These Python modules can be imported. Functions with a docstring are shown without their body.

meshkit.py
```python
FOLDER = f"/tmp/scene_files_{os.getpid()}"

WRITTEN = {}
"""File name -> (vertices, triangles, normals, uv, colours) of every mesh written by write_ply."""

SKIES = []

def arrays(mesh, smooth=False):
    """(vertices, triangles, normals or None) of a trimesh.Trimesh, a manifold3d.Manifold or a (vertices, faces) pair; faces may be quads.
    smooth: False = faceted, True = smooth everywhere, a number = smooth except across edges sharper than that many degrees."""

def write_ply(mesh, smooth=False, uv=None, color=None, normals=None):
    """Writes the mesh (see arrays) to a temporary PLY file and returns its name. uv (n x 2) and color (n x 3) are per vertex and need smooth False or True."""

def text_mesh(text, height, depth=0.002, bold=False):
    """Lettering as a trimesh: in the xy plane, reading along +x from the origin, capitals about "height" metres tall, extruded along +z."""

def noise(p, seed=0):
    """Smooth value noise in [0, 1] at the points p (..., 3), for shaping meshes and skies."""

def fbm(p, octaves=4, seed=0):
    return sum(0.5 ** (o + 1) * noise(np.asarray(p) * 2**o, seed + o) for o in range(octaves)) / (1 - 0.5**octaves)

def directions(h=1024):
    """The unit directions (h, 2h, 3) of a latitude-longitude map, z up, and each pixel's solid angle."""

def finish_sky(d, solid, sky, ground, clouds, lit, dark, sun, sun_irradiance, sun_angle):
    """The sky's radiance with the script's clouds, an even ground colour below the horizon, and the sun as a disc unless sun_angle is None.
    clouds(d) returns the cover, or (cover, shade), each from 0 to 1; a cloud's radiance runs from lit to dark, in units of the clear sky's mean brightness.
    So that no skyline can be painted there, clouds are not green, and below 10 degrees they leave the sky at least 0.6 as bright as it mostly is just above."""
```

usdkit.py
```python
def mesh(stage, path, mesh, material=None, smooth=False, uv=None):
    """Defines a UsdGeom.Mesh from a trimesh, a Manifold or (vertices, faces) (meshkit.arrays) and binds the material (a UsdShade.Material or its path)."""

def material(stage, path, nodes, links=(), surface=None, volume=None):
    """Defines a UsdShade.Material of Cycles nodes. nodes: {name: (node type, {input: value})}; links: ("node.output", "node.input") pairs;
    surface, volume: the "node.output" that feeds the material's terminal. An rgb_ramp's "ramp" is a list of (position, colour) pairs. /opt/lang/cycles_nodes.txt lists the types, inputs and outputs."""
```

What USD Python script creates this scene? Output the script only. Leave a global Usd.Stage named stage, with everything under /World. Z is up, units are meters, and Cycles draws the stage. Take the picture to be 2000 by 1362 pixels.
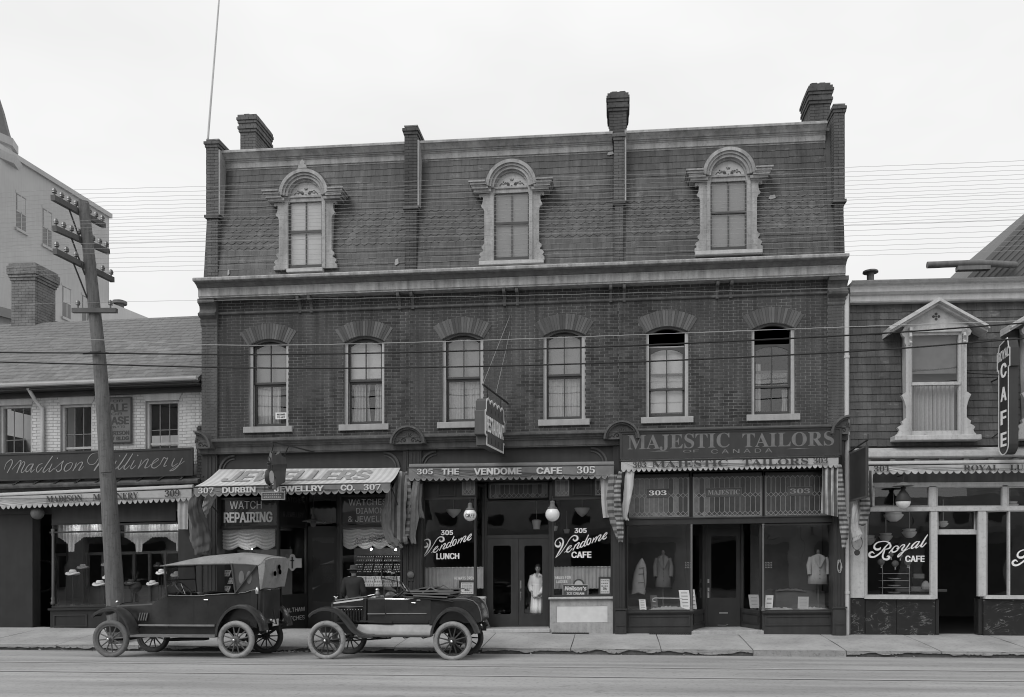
import math, random, numpy as np, trimesh, manifold3d, usdkit, meshkit
from pxr import Usd, UsdGeom, UsdLux, UsdShade, Gf, Sdf
from shapely.geometry import Polygon, LineString, Point, box as sbox
from shapely.ops import unary_union
from shapely import affinity

stage = Usd.Stage.CreateInMemory()
UsdGeom.SetStageUpAxis(stage, "Z"); UsdGeom.SetStageMetersPerUnit(stage, 1.0)
UsdGeom.Xform.Define(stage, "/World"); UsdGeom.Scope.Define(stage, "/World/Looks")

# ---------------------------------------------------------------- camera, sky, sun, exposure
TH = math.atan(.0715); CT, ST = math.cos(TH), math.sin(TH)
FPX, PX0, HOR, EYE, DIST = 1600., 1086., 1095., 2.0, 20.      # focal length, optical axis and horizon in photograph pixels; metres
EXPOSURE = 0.3
SKY_STRENGTH = 0.10
SUN = np.array([-.45, -.62, .80]); SUN /= np.linalg.norm(SUN)
cam = UsdGeom.Camera.Define(stage, "/World/camera")
AP = 36.0; FL = AP * FPX / 2000.
cam.CreateHorizontalApertureAttr(AP); cam.CreateVerticalApertureAttr(AP * 1362 / 2000)
cam.CreateFocalLengthAttr(FL); cam.CreateClippingRangeAttr(Gf.Vec2f(.1, 2000))
cam.CreateHorizontalApertureOffsetAttr((1000 - PX0) / 2000 * AP)
cam.CreateVerticalApertureOffsetAttr((HOR - 681) / 2000 * AP)
cam.CreateExposureAttr(EXPOSURE)
UsdGeom.Xformable(cam).AddTransformOp().Set(Gf.Matrix4d(CT, ST, 0, 0, 0, 0, 1, 0, ST, -CT, 0, 0, 0, -DIST, EYE, 1))

dome = UsdLux.DomeLight.Define(stage, "/World/sky")
dome.GetPrim().SetCustomDataByKey("kind", "structure"); dome.GetPrim().SetCustomDataByKey("label", "pale overcast sky above the roofs"); dome.GetPrim().SetCustomDataByKey("category", "sky")
skym = usdkit.material(stage, "/World/Looks/overcast_sky", {
    "sky": ("sky_texture", {"sky_type": "single_scattering", "sun_disc": False, "sun_elevation": math.asin(SUN[2]), "sun_rotation": math.atan2(SUN[0], SUN[1]), "aerosol_density": 2.5}),
    "grey": ("rgb_to_bw", {}),
    "co": ("texture_coordinate", {}),
    "mp": ("mapping", {"scale": (1.2, 1.2, 3.0)}),
    "n": ("noise_texture", {"scale": 1.6, "detail": 4.0, "roughness": .5}),
    "cl": ("rgb_ramp", {"ramp": [(.3, (7.1,) * 3), (.7, (8.5,) * 3)]}),
    "mx": ("mix_color", {"fac": .93, "use_clamp": False}),
    "bg": ("background_shader", {"strength": SKY_STRENGTH})},
    [("sky.color", "grey.color"), ("grey.val", "mx.a"), ("co.generated", "mp.vector"), ("mp.vector", "n.vector"), ("n.fac", "cl.fac"), ("cl.color", "mx.b"), ("mx.result", "bg.color")], surface="bg.background")
UsdShade.MaterialBindingAPI.Apply(dome.GetPrim()).Bind(skym)
sun = UsdLux.DistantLight.Define(stage, "/World/sun")
sun.CreateIntensityAttr(.4); sun.CreateAngleAttr(35.0); sun.CreateNormalizeAttr(True); sun.CreateColorAttr(Gf.Vec3f(1, 1, 1))
_z = Gf.Vec3d(*map(float, SUN)); _x = Gf.Cross(Gf.Vec3d(0, 0, 1), _z).GetNormalized(); _y = Gf.Cross(_z, _x)
UsdGeom.Xformable(sun).AddTransformOp().Set(Gf.Matrix4d(*_x, 0, *_y, 0, *_z, 0, 0, 0, 0, 1))

# ---------------------------------------------------------------- where a photograph pixel lies at depth y
def at(px, py, y=0.):
    t = (px - PX0) / FPX; dy = y + DIST
    X = dy * (t * CT - ST) / (CT + t * ST); dep = dy * CT - X * ST
    return np.array([X, y, EYE - (py - HOR) * dep / FPX])
KS = .012                                   # the old terrace has settled: its courses rise 1.2 % to the right
def sh(px, py, y=0.):                       # the same in the terrace's own (settled) frame
    p = at(px, py, y); p[2] -= KS * p[0]; return p
def rect(x0, y0, x1, y1, y=0., f=sh):
    xm, ym = (x0 + x1) / 2, (y0 + y1) / 2
    return f(x0, ym, y)[0], f(x1, ym, y)[0], f(xm, y1, y)[2], f(xm, y0, y)[2]   # x0,x1,z0,z1

# ---------------------------------------------------------------- mesh tools: a mesh is (vertices, triangles)
def cat(*ms):
    V, Fc, n = [], [], 0
    for m in ms:
        if m is None: continue
        v, f = m; V.append(v); Fc.append(f + n); n += len(v)
    return np.vstack(V), np.vstack(Fc)
_BF = np.array([[0,2,1],[0,3,2],[4,5,6],[4,6,7],[0,1,5],[0,5,4],[1,2,6],[1,6,5],[2,3,7],[2,7,6],[3,0,4],[3,4,7]])
def bx(x0, x1, y0, y1, z0, z1):
    return np.array([[x0,y0,z0],[x1,y0,z0],[x1,y1,z0],[x0,y1,z0],[x0,y0,z1],[x1,y0,z1],[x1,y1,z1],[x0,y1,z1]], float), _BF.copy()
def cbx(x0, x1, y0, y1, z0, z1, c=.01):     # a box with chamfered edges
    return ext(Polygon([(x0+c,z0),(x1-c,z0),(x1,z0+c),(x1,z1-c),(x1-c,z1),(x0+c,z1),(x0,z1-c),(x0,z0+c)]), y0, y1, 'xz') if c <= 0 else \
        hull([[x, y, z] for sx in (0,1) for sy in (0,1) for sz in (0,1) for (dx,dy,dz) in ((c,c,0),(c,0,c),(0,c,c))
              for x in [(x0 + dx, x1 - dx)[sx]] for y in [(y0 + dy, y1 - dy)[sy]] for z in [(z0 + dz, z1 - dz)[sz]]])
def hull(p):
    m = manifold3d.Manifold.hull_points(np.array(p, float)).to_mesh(); return np.array(m.vert_properties[:, :3], float), np.array(m.tri_verts)
def ext(poly, d0, d1, plane='xz'):
    if not isinstance(poly, (Polygon,)) and not hasattr(poly, 'geoms'): poly = Polygon(poly)
    out = []
    for g in getattr(poly, 'geoms', [poly]):
        if g.is_empty or g.area < 1e-9: continue
        m = trimesh.creation.extrude_polygon(g, abs(d1 - d0), engine='earcut'); v, f = np.array(m.vertices), np.array(m.faces); a, b, c = v.T; lo = min(d0, d1)
        if plane == 'xz': out.append((np.c_[a, lo + c, b], f[:, ::-1]))
        elif plane == 'yz': out.append((np.c_[lo + c, a, b], f))
        else: out.append((np.c_[a, b, lo + c], f))
    return cat(*out)
def loft(rings, caps=True, closed=True):
    R = np.array(rings, float); n, k = R.shape[:2]; V = R.reshape(-1, 3); F = []
    for i in range(n - 1):
        for j in range(k if closed else k - 1):
            a, b = i*k + j, i*k + (j+1) % k; F += [[a, b, b + k], [a, b + k, a + k]]
    if caps and closed:
        c0, c1 = len(V), len(V) + 1; V = np.vstack([V, R[0].mean(0), R[-1].mean(0)])
        for j in range(k): F += [[c0, (j+1) % k, j], [c1, (n-1)*k + j, (n-1)*k + (j+1) % k]]
    return V, np.array(F)
def tube(pts, r, n=8):
    P = np.array(pts, float); r = np.broadcast_to(np.asarray(r, float), len(P)); T = np.gradient(P, axis=0); T /= np.linalg.norm(T, axis=1)[:, None] + 1e-12
    u = np.cross(T[0], [0, 0, 1]);  u = u if np.linalg.norm(u) > 1e-3 else np.cross(T[0], [0, 1, 0]); u /= np.linalg.norm(u); rings = []
    for p, t, rr in zip(P, T, r):
        u = u - t * np.dot(u, t); u /= np.linalg.norm(u); w = np.cross(t, u)
        rings.append([p + rr * (math.cos(q) * u + math.sin(q) * w) for q in np.arange(n) * 2 * math.pi / n])
    return loft(rings)
def bar(a, b, w, h, up=(0, 0, 1)):           # rectangular bar from a to b
    a, b = np.array(a, float), np.array(b, float); t = (b - a) / np.linalg.norm(b - a); s = np.cross(t, up); s /= np.linalg.norm(s); q = np.cross(s, t)
    o = [s*w/2 + q*h/2, -s*w/2 + q*h/2, -s*w/2 - q*h/2, s*w/2 - q*h/2]
    return loft([[a + x for x in o], [b + x for x in o]])
def lathe(prof, c=(0, 0, 0), n=24, axis='z', arc=None):
    P = np.array(prof, float); rings = []
    for q in (np.arange(n) * 2 * math.pi / n):
        a, b = P[:, 0] * math.cos(q), P[:, 0] * math.sin(q)
        v = np.c_[a, b, P[:, 1]] if axis == 'z' else np.c_[a, P[:, 1], -b] if axis == 'y' else np.c_[P[:, 1], a, b]
        rings.append(v + np.array(c))
    R = np.array(rings); k = len(P); V = R.reshape(-1, 3); F = []
    for i in range(n):
        for j in range(k - 1):
            a, b, c2, d = i*k + j, ((i+1) % n)*k + j, ((i+1) % n)*k + j + 1, i*k + j + 1; F += [[a, b, c2], [a, c2, d]]
    return V, np.array(F)
def ball(c, r, n=2, s=(1, 1, 1)):
    m = trimesh.creation.icosphere(n, r); return np.array(m.vertices) * np.array(s) + np.array(c), np.array(m.faces)
def grid(fn, nu, nv):
    V = np.array([fn(i / nu, j / nv) for j in range(nv + 1) for i in range(nu + 1)], float); F = []
    for j in range(nv):
        for i in range(nu):
            a = j*(nu+1) + i; F += [[a, a+1, a+nu+2], [a, a+nu+2, a+nu+1]]
    return V, np.array(F)
def quad(a, b, c, d): return np.array([a, b, c, d], float), np.array([[0, 1, 2], [0, 2, 3]])
def pane(x0, x1, y, z0, z1): return quad((x0, y, z0), (x1, y, z0), (x1, y, z1), (x0, y, z1))
def tf(m, fn): v, f = m; return np.array([fn(p) for p in v], float), f
def move(m, d): return m[0] + np.array(d, float), m[1]
def sdl(m, th, c=(0, 0, 0)):                 # turn about the vertical through c
    v = m[0] - np.array(c); a, b = math.cos(th), math.sin(th); return np.c_[v[:, 0]*a - v[:, 1]*b, v[:, 0]*b + v[:, 1]*a, v[:, 2]] + np.array(c), m[1]
def spl(P, n=8):                              # Catmull-Rom through the points
    P = np.array(P, float); Q = np.vstack([2*P[0] - P[1], P, 2*P[-1] - P[-2]]); out = []
    for i in range(1, len(Q) - 2):
        for t in np.arange(n) / n:
            out.append(.5 * ((2*Q[i]) + (Q[i+1]-Q[i-1])*t + (2*Q[i-1]-5*Q[i]+4*Q[i+1]-Q[i+2])*t*t + (-Q[i-1]+3*Q[i]-3*Q[i+1]+Q[i+2])*t**3))
    return np.array(out + [P[-1]])
def arcpts(cx, cz, r, a0, a1, n): return [(cx + r*math.cos(math.radians(a)), cz + r*math.sin(math.radians(a))) for a in np.linspace(a0, a1, n)]

# ---------------------------------------------------------------- things and their parts
COUNT = {}
def numbered(parent, name):
    k = COUNT.get((parent, name), 0); COUNT[(parent, name)] = k + 1; return f"{parent}/{name}" + (f"_{k:03d}" if k else "")
class Thing:
    def __init__(s, name, label=None, cat=None, loc=(0, 0, 0), group=None, kind=None, shear=0.):
        s.loc = np.array(loc, float); s.k = shear; s.path = numbered("/World", name)
        x = UsdGeom.Xform.Define(stage, s.path); s.prim = x.GetPrim()
        x.AddTranslateOp().Set(Gf.Vec3d(*map(float, s.loc + np.array([0, 0, shear * s.loc[0]]))))
        for k, v in (("label", label), ("category", cat), ("group", group), ("kind", kind)):
            if v: s.prim.SetCustomDataByKey(k, v)
    def part(s, name, mesh, mat, under=None, smooth=False, label=None, kind=None):
        v, f = (cat(*mesh) if isinstance(mesh, list) else mesh); v = np.array(v, float) - s.loc
        if s.k: v[:, 2] += s.k * v[:, 0]
        path = numbered(under or s.path, name); m = usdkit.mesh(stage, path, (v, f), MAT[mat], smooth)
        if label: m.GetPrim().SetCustomDataByKey("label", label)
        if kind: m.GetPrim().SetCustomDataByKey("kind", kind)
        return path
def one(name, mesh, mat, label, cat_, group=None, kind=None, shear=0., smooth=False):   # a thing that is one mesh
    v, f = (cat(*mesh) if isinstance(mesh, list) else mesh); v = np.array(v, float)
    if shear: v[:, 2] += shear * v[:, 0]
    path = numbered("/World", name); m = usdkit.mesh(stage, path, (v, f), MAT[mat], smooth); p = m.GetPrim()
    for k, val in (("label", label), ("category", cat_), ("group", group), ("kind", kind)):
        if val: p.SetCustomDataByKey(k, val)
    return path

# ---------------------------------------------------------------- materials (the plate is monochrome: greys only)
MAT = {}
def mat(name, v, rough=.7, var=.18, scale=2.5, isl=0., bump=0., bscale=60., stretch=(1, 1, 1), spec=.3, metal=0., streak=0., dirt=0., coat=0., transl=0., chip=0.):
    """v: albedo; var: soft mottling; isl: tone change from piece to piece; streak: rain streaks; dirt: fine dark specks"""
    N = {"g": ("geometry", {}), "m": ("mapping", {"scale": stretch}), "n": ("noise_texture", {"scale": scale, "detail": 5.0, "roughness": .6}),
         "r": ("map_range", {"from_min": .25, "from_max": .75, "to_min": v * (1 - var), "to_max": v * (1 + var), "clamp": True}),
         "p": ("principled_bsdf", {"roughness": rough, "specular_ior_level": spec, "metallic": metal, "coat_weight": coat})}
    L = [("g.position", "m.vector"), ("m.vector", "n.vector"), ("n.fac", "r.value")]; last = "r.result"
    def mul(tag, src):
        nonlocal last
        N[tag] = ("math", {"math_type": "multiply"}); L.extend([(last, tag + ".value1"), (src, tag + ".value2")]); last = tag + ".value"
    if isl:
        N["oi"] = ("object_info", {}); N["ad"] = ("math", {"math_type": "add"}); N["fr"] = ("math", {"math_type": "fraction"}); N["ir"] = ("map_range", {"to_min": 1 - isl, "to_max": 1 + isl})
        L += [("g.random_per_island", "ad.value1"), ("oi.random", "ad.value2"), ("ad.value", "fr.value1"), ("fr.value", "ir.value")]; mul("mi", "ir.result")
    if streak:
        N["sm"] = ("mapping", {"scale": (5., 5., .35)}); N["sn"] = ("noise_texture", {"scale": 1.3, "detail": 4.0, "roughness": .65}); N["sr"] = ("map_range", {"from_min": .35, "from_max": .7, "to_min": 1 + streak * .3, "to_max": 1 - streak, "clamp": True})
        L += [("g.position", "sm.vector"), ("sm.vector", "sn.vector"), ("sn.fac", "sr.value")]; mul("ms", "sr.result")
    if dirt:
        N["dn"] = ("noise_texture", {"scale": 14., "detail": 6.0, "roughness": .7}); N["dr"] = ("map_range", {"from_min": .52, "from_max": .68, "to_min": 1., "to_max": 1 - dirt, "clamp": True})
        L += [("g.position", "dn.vector"), ("dn.fac", "dr.value")]; mul("md", "dr.result")
    if chip:
        N["cm"] = ("mapping", {"scale": (1, 1, 2.2)}); N["cn"] = ("noise_texture", {"scale": 2.6, "detail": 5.0, "roughness": .65}); N["cr"] = ("map_range", {"from_min": .60, "from_max": .72, "to_min": 1., "to_max": 1 + chip, "clamp": True})
        L += [("g.position", "cm.vector"), ("cm.vector", "cn.vector"), ("cn.fac", "cr.value")]; mul("mk", "cr.result")
    N["cc"] = ("combine_color", {"color_type": "rgb"})
    for c in "rgb": L.append((last, "cc." + c))
    L.append(("cc.color", "p.base_color"))
    if bump:
        N["bn"] = ("noise_texture", {"scale": bscale, "detail": 3.0}); N["b"] = ("bump", {"strength": bump, "distance": .02})
        L += [("m.vector", "bn.vector"), ("bn.fac", "b.height"), ("b.normal", "p.normal")]
    surf = "p.BSDF"
    if transl:
        N["tl"] = ("translucent_bsdf", {}); N["mc"] = ("mix_closure", {"fac": transl})
        L += [("cc.color", "tl.color"), ("p.BSDF", "mc.closure1"), ("tl.BSDF", "mc.closure2")]; surf = "mc.closure"
    MAT[name] = usdkit.material(stage, "/World/Looks/" + name, N, L, surface=surf)
def glass(name, refl=1.0, tint=.95, wav=.004, rough=0.0):
    N = {"g": ("geometry", {}), "n": ("noise_texture", {"scale": 1.7, "detail": 1.0}), "b": ("bump", {"strength": 1.0, "distance": wav}), "f": ("layer_weight", {"blend": .5}), "pw": ("math", {"math_type": "power", "value2": 5.0}), "k": ("math", {"math_type": "multiply_add", "value2": .9, "value3": .043 * refl, "use_clamp": True}),
         "t": ("transparent_bsdf", {"color": (tint,) * 3}), "s": ("glossy_bsdf", {"color": (1, 1, 1), "roughness": rough}), "m": ("mix_closure", {})}
    MAT[name] = usdkit.material(stage, "/World/Looks/" + name, N, [("g.position", "n.vector"), ("n.fac", "b.height"), ("b.normal", "s.normal"), ("f.facing", "pw.value1"), ("pw.value", "k.value1"), ("k.value", "m.fac"), ("t.BSDF", "m.closure1"), ("s.BSDF", "m.closure2")], surface="m.closure")
def glow(name, s):
    MAT[name] = usdkit.material(stage, "/World/Looks/" + name, {"e": ("emission", {"color": (1, 1, 1), "strength": s})}, surface="e.emission")
def stripes(name, a, b, per, axis='x', duty=.5, rough=.85, blur=.04, lo=.72):
    N = {"g": ("geometry", {}), "t": ("separate_xyz", {}), "d": ("math", {"math_type": "divide", "value2": per}), "f": ("math", {"math_type": "fraction"}),
         "r": ("rgb_ramp", {"ramp": [(0, (a,)*3), (duty - blur, (a,)*3), (duty + blur, (b,)*3), (1 - blur, (b,)*3), (1, (a,)*3)]}), "n": ("noise_texture", {"scale": 6., "detail": 4.}),
         "q": ("map_range", {"from_min": .3, "from_max": .7, "to_min": lo, "to_max": 1.05, "clamp": True}), "mm": ("mix_color", {"blend_type": "multiply", "fac": 1.0}), "p": ("principled_bsdf", {"roughness": rough, "specular_ior_level": .15})}
    MAT[name] = usdkit.material(stage, "/World/Looks/" + name, N, [("g.position", "t.vector"), ("t." + axis, "d.value1"), ("d.value", "f.value1"), ("f.value", "r.fac"), ("g.position", "n.vector"), ("n.fac", "q.value"), ("r.color", "mm.a"), ("q.result", "mm.b"), ("mm.result", "p.base_color")], surface="p.BSDF")

mat("dark_brick", .055, .85, .5, .6, isl=.36, streak=.42, dirt=.15, bump=.25, bscale=90)
mat("arch_brick_pale", .10, .85, .15, 3, isl=.35)
mat("mortar", .22, .95, .5, .9, streak=.5)
mat("parapet_brick", .085, .85, .3, 1, isl=.3, streak=.3, bump=.2)
mat("slate", .080, .6, .42, .5, isl=.15, streak=.42, dirt=.15, chip=.9, bump=.15, bscale=40)
mat("slate_under", .08, .8)
mat("trim_paint", .30, .6, .25, 2.5, streak=.35, dirt=.35)
mat("cornice_paint", .36, .6, .2, 2.2, streak=.45, dirt=.3)
mat("stone_sill", .34, .75, .12, 4, streak=.15, bump=.1)
mat("pale_trim", .42, .6, .1, 4, streak=.15, dirt=.2)
mat("white_paint", .46, .5, .1, 3, streak=.2, dirt=.25)
mat("sash_dark", .06, .45, .15, 5)
mat("shop_dark", .025, .42, .2, 3, streak=.15, spec=.4)
mat("shop_mid", .036, .45, .2, 3, streak=.2, spec=.4)
mat("shop_black", .022, .35, .2, 3, spec=.5)
mat("frieze_stone", .10, .7, .25, 2.5, streak=.4, dirt=.3)
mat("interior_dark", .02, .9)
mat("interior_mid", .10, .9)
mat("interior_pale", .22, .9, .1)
mat("white_brick", .52, .8, .08, 2, isl=.09, streak=.2, bump=.15)
mat("white_mortar", .34, .9, .1)
mat("shingle", .17, .85, .15, 1.5, isl=.14, streak=.2)
mat("gutter", .45, .45, .15, 3)
mat("concrete", .33, .85, .26, .9, dirt=.3, chip=-.2, bump=.2, bscale=50, streak=0)
mat("kerb_concrete", .27, .9, .15, 4, dirt=.35, bump=.5, bscale=40)
mat("road_surface", .29, .88, .34, .8, stretch=(.22, 1.9, 1), dirt=.3, chip=-.28, bump=.15, bscale=80)
mat("steel_rail", .33, .4, .15, 5, stretch=(.3, 3, 1))
mat("groove", .07, .9)
mat("pole_wood", .13, .9, .35, 3, stretch=(9, 9, .5), bump=.5, bscale=14, dirt=.3)
mat("arm_wood", .10, .9, .2, 4)
mat("insulator", .09, .25, .1, spec=.6)
mat("cable", .02, .7)
mat("thin_wire", .32, .7)
mat("tyre_white", .27, .8, .2, 9, dirt=.45)
mat("tyre_grey", .13, .85, .25, 9, dirt=.3)
mat("tyre_dark", .06, .85, .2, 9)
mat("rim_dark", .05, .5)
mat("spoke_wood", .11, .45, .15, 10)
mat("spoke_black", .045, .4, .15, 10)
mat("car_body", .022, .26, .5, 2.2, spec=.6, dirt=.3, bump=.06, bscale=5)
mat("car_body_gloss", .018, .14, .4, 3, spec=.7, bump=.05, bscale=6)
mat("fender_paint", .038, .26, .5, 4, spec=.6, dirt=.35)
mat("running_board", .16, .5, .3, 6)
mat("canvas_roofing", .21, .8, .25, 3, dirt=.25, bump=.5, bscale=7)
mat("canvas_top", .27, .85, .25, 3, dirt=.25, bump=.5, bscale=7)
mat("canvas_dark", .06, .9, .2, 5)
mat("leather", .03, .35, .2, 14, bump=.4, bscale=25)
mat("chrome", .7, .25, .05, metal=1.)
mat("brass_dull", .35, .4, .2, metal=1.)
mat("awning_pale", .47, .9, .1, 4, dirt=.1, transl=.15)
mat("awning_dark", .12, .9, .2, 4)
mat("awning_mid", .17, .9, .2, 4)
mat("letter_white", .74, .6, .14, 9, dirt=.2)
mat("letter_pale", .52, .7, .1, 8)
mat("letter_dull", .15, .7, .2, 8)
mat("letter_mid", .26, .6, .15, 8)
mat("letter_dark", .05, .7, .15, 8)
mat("sign_dark", .028, .4, .2, 3, spec=.5, streak=.2)
mat("sign_mid", .085, .6, .2, 3, streak=.2)
mat("sign_grey", .13, .7, .2, 3)
mat("card_white", .72, .8, .05)
mat("card_grey", .38, .8, .08)
mat("cloth_white", .85, .9, .06, 6)
mat("cloth_grey", .36, .9, .12, 6)
mat("cloth_dark", .03, .9, .2, 6)
mat("lace", .5, .9, .2, 30, transl=.3)
mat("lace_pale", .42, .9, .12, 20, transl=.3)
mat("blind", .27, .9, .06, 2, transl=.2)
mat("blind_pale", .52, .9, .08, 2, transl=.2)
mat("skin", .36, .55, .08, 10)
mat("hair_dark", .03, .6)
mat("felt_pale", .6, .9, .08, 9)
mat("felt_grey", .28, .9, .1, 9)
mat("felt_dark", .06, .9, .1, 9)
mat("black_marble", .018, .18, .3, 3, spec=.6)
mat("tile_white", .6, .3, .1, 5, spec=.5)
mat("tile_stone", .36, .6, .12, 5, streak=.2, dirt=.2)
mat("opal_glass", .72, .22, .05, 5, spec=.5)
mat("leaf_dark", .03, .5)
mat("far_brick", .35, .9, .12, .25, streak=.08)
mat("far_dark", .16, .9, .1, .6)
mat("far_roof", .13, .9, .1, 1.5)
mat("rusty_brick", .2, .9, .35, 3, isl=.2, dirt=.3)
mat("opposite_brick", .36, .9, .25, 1)
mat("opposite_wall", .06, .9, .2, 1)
mat("opposite_glass", .02, .1)
mat("lead_came", .24, .5)
mat("leaded_mid", .045, .35, .3, 9, isl=.35, spec=.5)
mat("leaded_pale", .13, .35, .3, 9, isl=.3, spec=.5)
mat("iron", .03, .6)
mat("pipe_grey", .14, .6, .15, 3, streak=.3)
mat("rope", .35, .9)
mat("awning_letter", .27, .9, .2, 6)
stripes("awning_stripe_pale", .52, .43, .15, 'x', lo=.93)
stripes("awning_stripe_bold", .50, .10, .13, 'x', lo=.6)
stripes("awning_stripe_level", .34, .10, .11, 'z', lo=.4)
stripes("awning_stripe_dull", .24, .10, .16, 'z')
stripes("awning_stripe_dull_up", .26, .10, .15, 'x')
glass("window_glass", 1.4, .96); glass("shop_glass", 2.0, .97, .003); glass("car_glass", 2.2, .8)
glow("bulb_lit", 130.0)
mat("apron_sheen", .20, .38, .3, 5, spec=.5)  # pale tone stands in for the road reflected in the glossy apron
mat("cornice_dark", .13, .7, .25, 2.5, streak=.3, dirt=.3)  # darker grey for the ogee band between the paler cornice parts
mat("kerb_shade", .10, .95, .3, 6, dirt=.3)  # dark concrete tone painting in the shadow below the crumbled kerb edge
mat("valance_edge", .22, .9, .1, 4)
# marble with pale veins
MAT["veined_marble"] = usdkit.material(stage, "/World/Looks/veined_marble", {"g": ("geometry", {}), "mp": ("mapping", {"scale": (1.0, 1.0, 2.2), "rotation": (0, .5, 0)}), "w": ("noise_texture", {"scale": 1.5, "detail": 6.0, "roughness": .6, "distortion": 2.6}), "a": ("math", {"math_type": "subtract", "value2": .5}), "ab": ("math", {"math_type": "absolute"}), "n2": ("noise_texture", {"scale": 3.2, "detail": 2.0}), "k2": ("map_range", {"from_min": .40, "from_max": .55, "to_min": .05, "to_max": 0.0, "clamp": True}), "a2": ("math", {"math_type": "add"}),
    "r": ("rgb_ramp", {"ramp": [(0, (.34,)*3), (.003, (.16,)*3), (.012, (.03,)*3), (.06, (.018,)*3), (1, (.014,)*3)]}), "p": ("principled_bsdf", {"roughness": .2, "specular_ior_level": .5})},
    [("g.position", "mp.vector"), ("mp.vector", "w.vector"), ("w.fac", "a.value1"), ("a.value", "ab.value1"), ("g.position", "n2.vector"), ("n2.fac", "k2.value"), ("ab.value", "a2.value1"), ("k2.result", "a2.value2"), ("a2.value", "r.fac"), ("r.color", "p.base_color")], surface="p.BSDF")

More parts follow.
